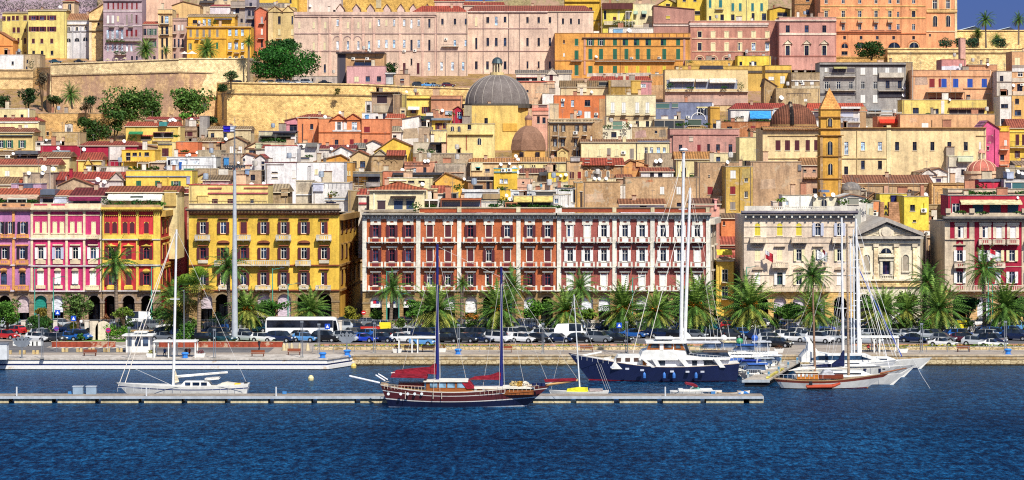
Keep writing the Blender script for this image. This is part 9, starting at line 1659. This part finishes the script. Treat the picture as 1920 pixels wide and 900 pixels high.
for lb,pxc,Y_,L,bow,ms,mr,col in(('white sloop with the tallest mast of the right cluster',1612,364,15,1,(1610,665,1605,410),.22,WT),('sailboat with a slim grey mast, second in the cluster',1592,370,13,1,(1597,668,1594,450),.12,'#dfe0e2'),('sailboat with a steel grey mast, third in the cluster',1600,374,12,1,(1602,668,1600,430),.12,'#d8dade'),('sailing yacht with blue and white stays, last in the cluster',1640,378,16,1,(1613,664,1610,500),.14,WT)):
 t=yacht(lb,pxc,Y_,L,3.8,(1.2,1.1,1.6),bow,[(.12,'#26365a'),(1,col)],ms,mr,mc='#dfe4ea' if 'grey' in lb else '#f2f2f0');rope(t,[(ms[2],ms[3]+4),(ms[0]+78,668)],Y_,.035 if 'blue' not in lb else .09,'#e0e0e0' if 'blue' not in lb else '#2c50b0');rope(t,[(ms[2],ms[3]+30),(ms[0]+48,668)],Y_,.03,'#e8e4dc');rope(t,[(ms[2],ms[3]+4),(ms[0]-50,668)],Y_,.02,'#d0d0d0')
t=yacht('white sailing ship with two very tall white masts behind the navy yacht',1270,368,24,5.4,(1.8,1.6,2.4),-1,[(.1,'#8090a8'),(1,WT)],(1277,640,1282,285),.27);spar(t,'second_mast',(1284,640),(1294,352),368,.25,.17,M('paint','#f0f0ee'));
for a,b in(((1282,290),(1187,662)),((1292,356),(1215,650)),((1282,300),(1170,600)),((1282,290),(1360,664)),((1294,360),(1345,664))):rope(t,[a,b],368,.05 if b[0]<1230 and b[1]>640 else .02,'#e6e0d6')
pbox(t,'boom',1240,632,1380,635,368,.4,WP);ppoly(t,'mast_step_sail',[(1276,636),(1278,612),(1296,630),(1297,636)],368,.3,M('cloth','#eeece8'))
mb=MB();mb.lathe(X(1282,368),368,[(.5,Z(283,368)),(.6,Z(281,368)),(.4,Z(278,368)),(.02,Z(277,368))],WP,8);mb.build('masthead_radome',t)
rd=random.Random(21)
for i,(px,Y_,L,z,c2,l)in enumerate(((1330,372,11,1.9,'#16204a','flybridge cruiser with a navy canopy behind the yacht stern'),(1362,376,10,1.7,'#e8d8b0','cream topped cruiser with tan awning in the crowded berths'),(1392,371,9,1.6,'#2c60b0','cruiser carrying grey and green balloons fenders, blue trim'),(1420,378,8,1.5,'#c8ccd4','plain white day cruiser at the back of the berths'),(1400,364,6.5,1.2,'#1c3a9a','open white boat with a royal blue cockpit cover'),(1425,368,6.5,1.2,'#a8b0b8','open white fishing boat with grey rods'),(1440,374,6,1.1,'#e0e4e8','small white runabout nearest the planter'),(1412,359,5.5,1.1,'#3a6ac0','small white speedboat with sky blue cushion trim'))):
 t=yacht(l,px,Y_,L*.75,2.8,(z*.8,z*.75,z),-1,[(.15,c2),(1,WT)],None,nm='motor_cruiser',cat='motorboat',rk=1.2);x=X(px,Y_);zz=z*.75
 if i<4:mb=MB();mb.loft([[(x-3.2,Y_-1.2,zz),(x+2.6,Y_-1.2,zz),(x+2.6,Y_+1.2,zz),(x-3.2,Y_+1.2,zz)],[(x-1.6,Y_-1.1,zz+1.3),(x+2.8,Y_-1.1,zz+1.3),(x+2.8,Y_+1.1,zz+1.3),(x-1.6,Y_+1.1,zz+1.3)]],WP);mb.box(x-1.4,x+2.2,Y_-1.24,Y_-1.16,zz+.6,zz+1.0,M('glass','#1c2434'));mb.build('saloon',t);zz+=1.3
 mb=MB();mb.loft([[(x-1.3,Y_-1,zz+.6),(x+1.6,Y_-1,zz+.6),(x+1.6,Y_+1,zz+.6),(x-1.3,Y_+1,zz+.6)],[(x-.6,Y_-.8,zz+1.3),(x+1.5,Y_-.8,zz+1.3),(x+1.5,Y_+.8,zz+1.3),(x-.6,Y_+.8,zz+1.3)]],M('glass','#30405a'));mb.build('windscreen',t)
 mb=MB();mb.box(x-.8,x+1.9,Y_-1,Y_+1,zz+1.301,zz+1.42,M('cloth',c2));mb.build('canopy_top',t)
 mb=MB();
 for k in range(3):q=rd.uniform(-1,1.6);mb.tube((x+q,Y_,zz+1.4),(x+q+rd.uniform(-.4,.4),Y_,zz+rd.uniform(2.2,4.2)),.04,.02,M('flat2','#d0d4d8'),4)
 mb.build('antenna_mast',t)
 if i in(1,2,3):mb=MB();mb.lathe(x-.4,Y_-.3,[(.02,zz+1.45),(.4,zz+1.6),(.5,zz+1.9),(.35,zz+2.2),(.02,zz+2.35)],M('paint',['#e4e4e8','#e4e4e8','#3a9a60','#2c60c0'][i]),10);mb.build('ball_fender',t)
 rail(t,px-L*2.5,px+L*2.5,(Z0 and(HZ+(CH-zz)*F/Y_),HZ+(CH-zz-.7)*F/Y_),(HZ+(CH-zz)*F/Y_,HZ+(CH-zz-.7)*F/Y_),Y_,-1.2,7)
for px,Y_,c,l in((1396,372,'#e6e6ea','grey inflatable tender slung on a cruiser'),(1380,366,'#3c62a8','blue tarpaulin covered tender beside the navy stern')):
 mb=MB();x=X(px,Y_);mb.tube((x-1.3,Y_,2.0),(x+1.1,Y_,2.1),.38,.34,M('paint',c),10);mb.tube((x-1.3,Y_-.6,2.0),(x+1.1,Y_-.6,2.1),.3,.26,M('paint',c),10);simple('tender',l,'tender',mb)
for px,py,c,l in((583,713,'#e6d8a0','cream mooring buoy floating left of the gulet'),(663,690,'#e8c860','yellow mooring buoy below the stone quay')):
 Yb=CH*F/(py-HZ);x=X(px,Yb);mb=MB();mb.lathe(x,Yb,[(.05,-.2),(.35,0),(.4,.3),(.25,.6),(.04,.7)],M('paint',c),10);simple('mooring_buoy',l,'buoy',mb)
for px,s,l in((1680,1,'mooring line from the white motor yacht bow'),):
 mb=MB();mb.line([(X(1712,358),358,2.9),(X(1728,352),352,1.2),(X(1745,346),346,-.1)],.022,M('flat2','#d8d8d8'),4);simple('mooring_line',l+' into the water','mooring line',mb)
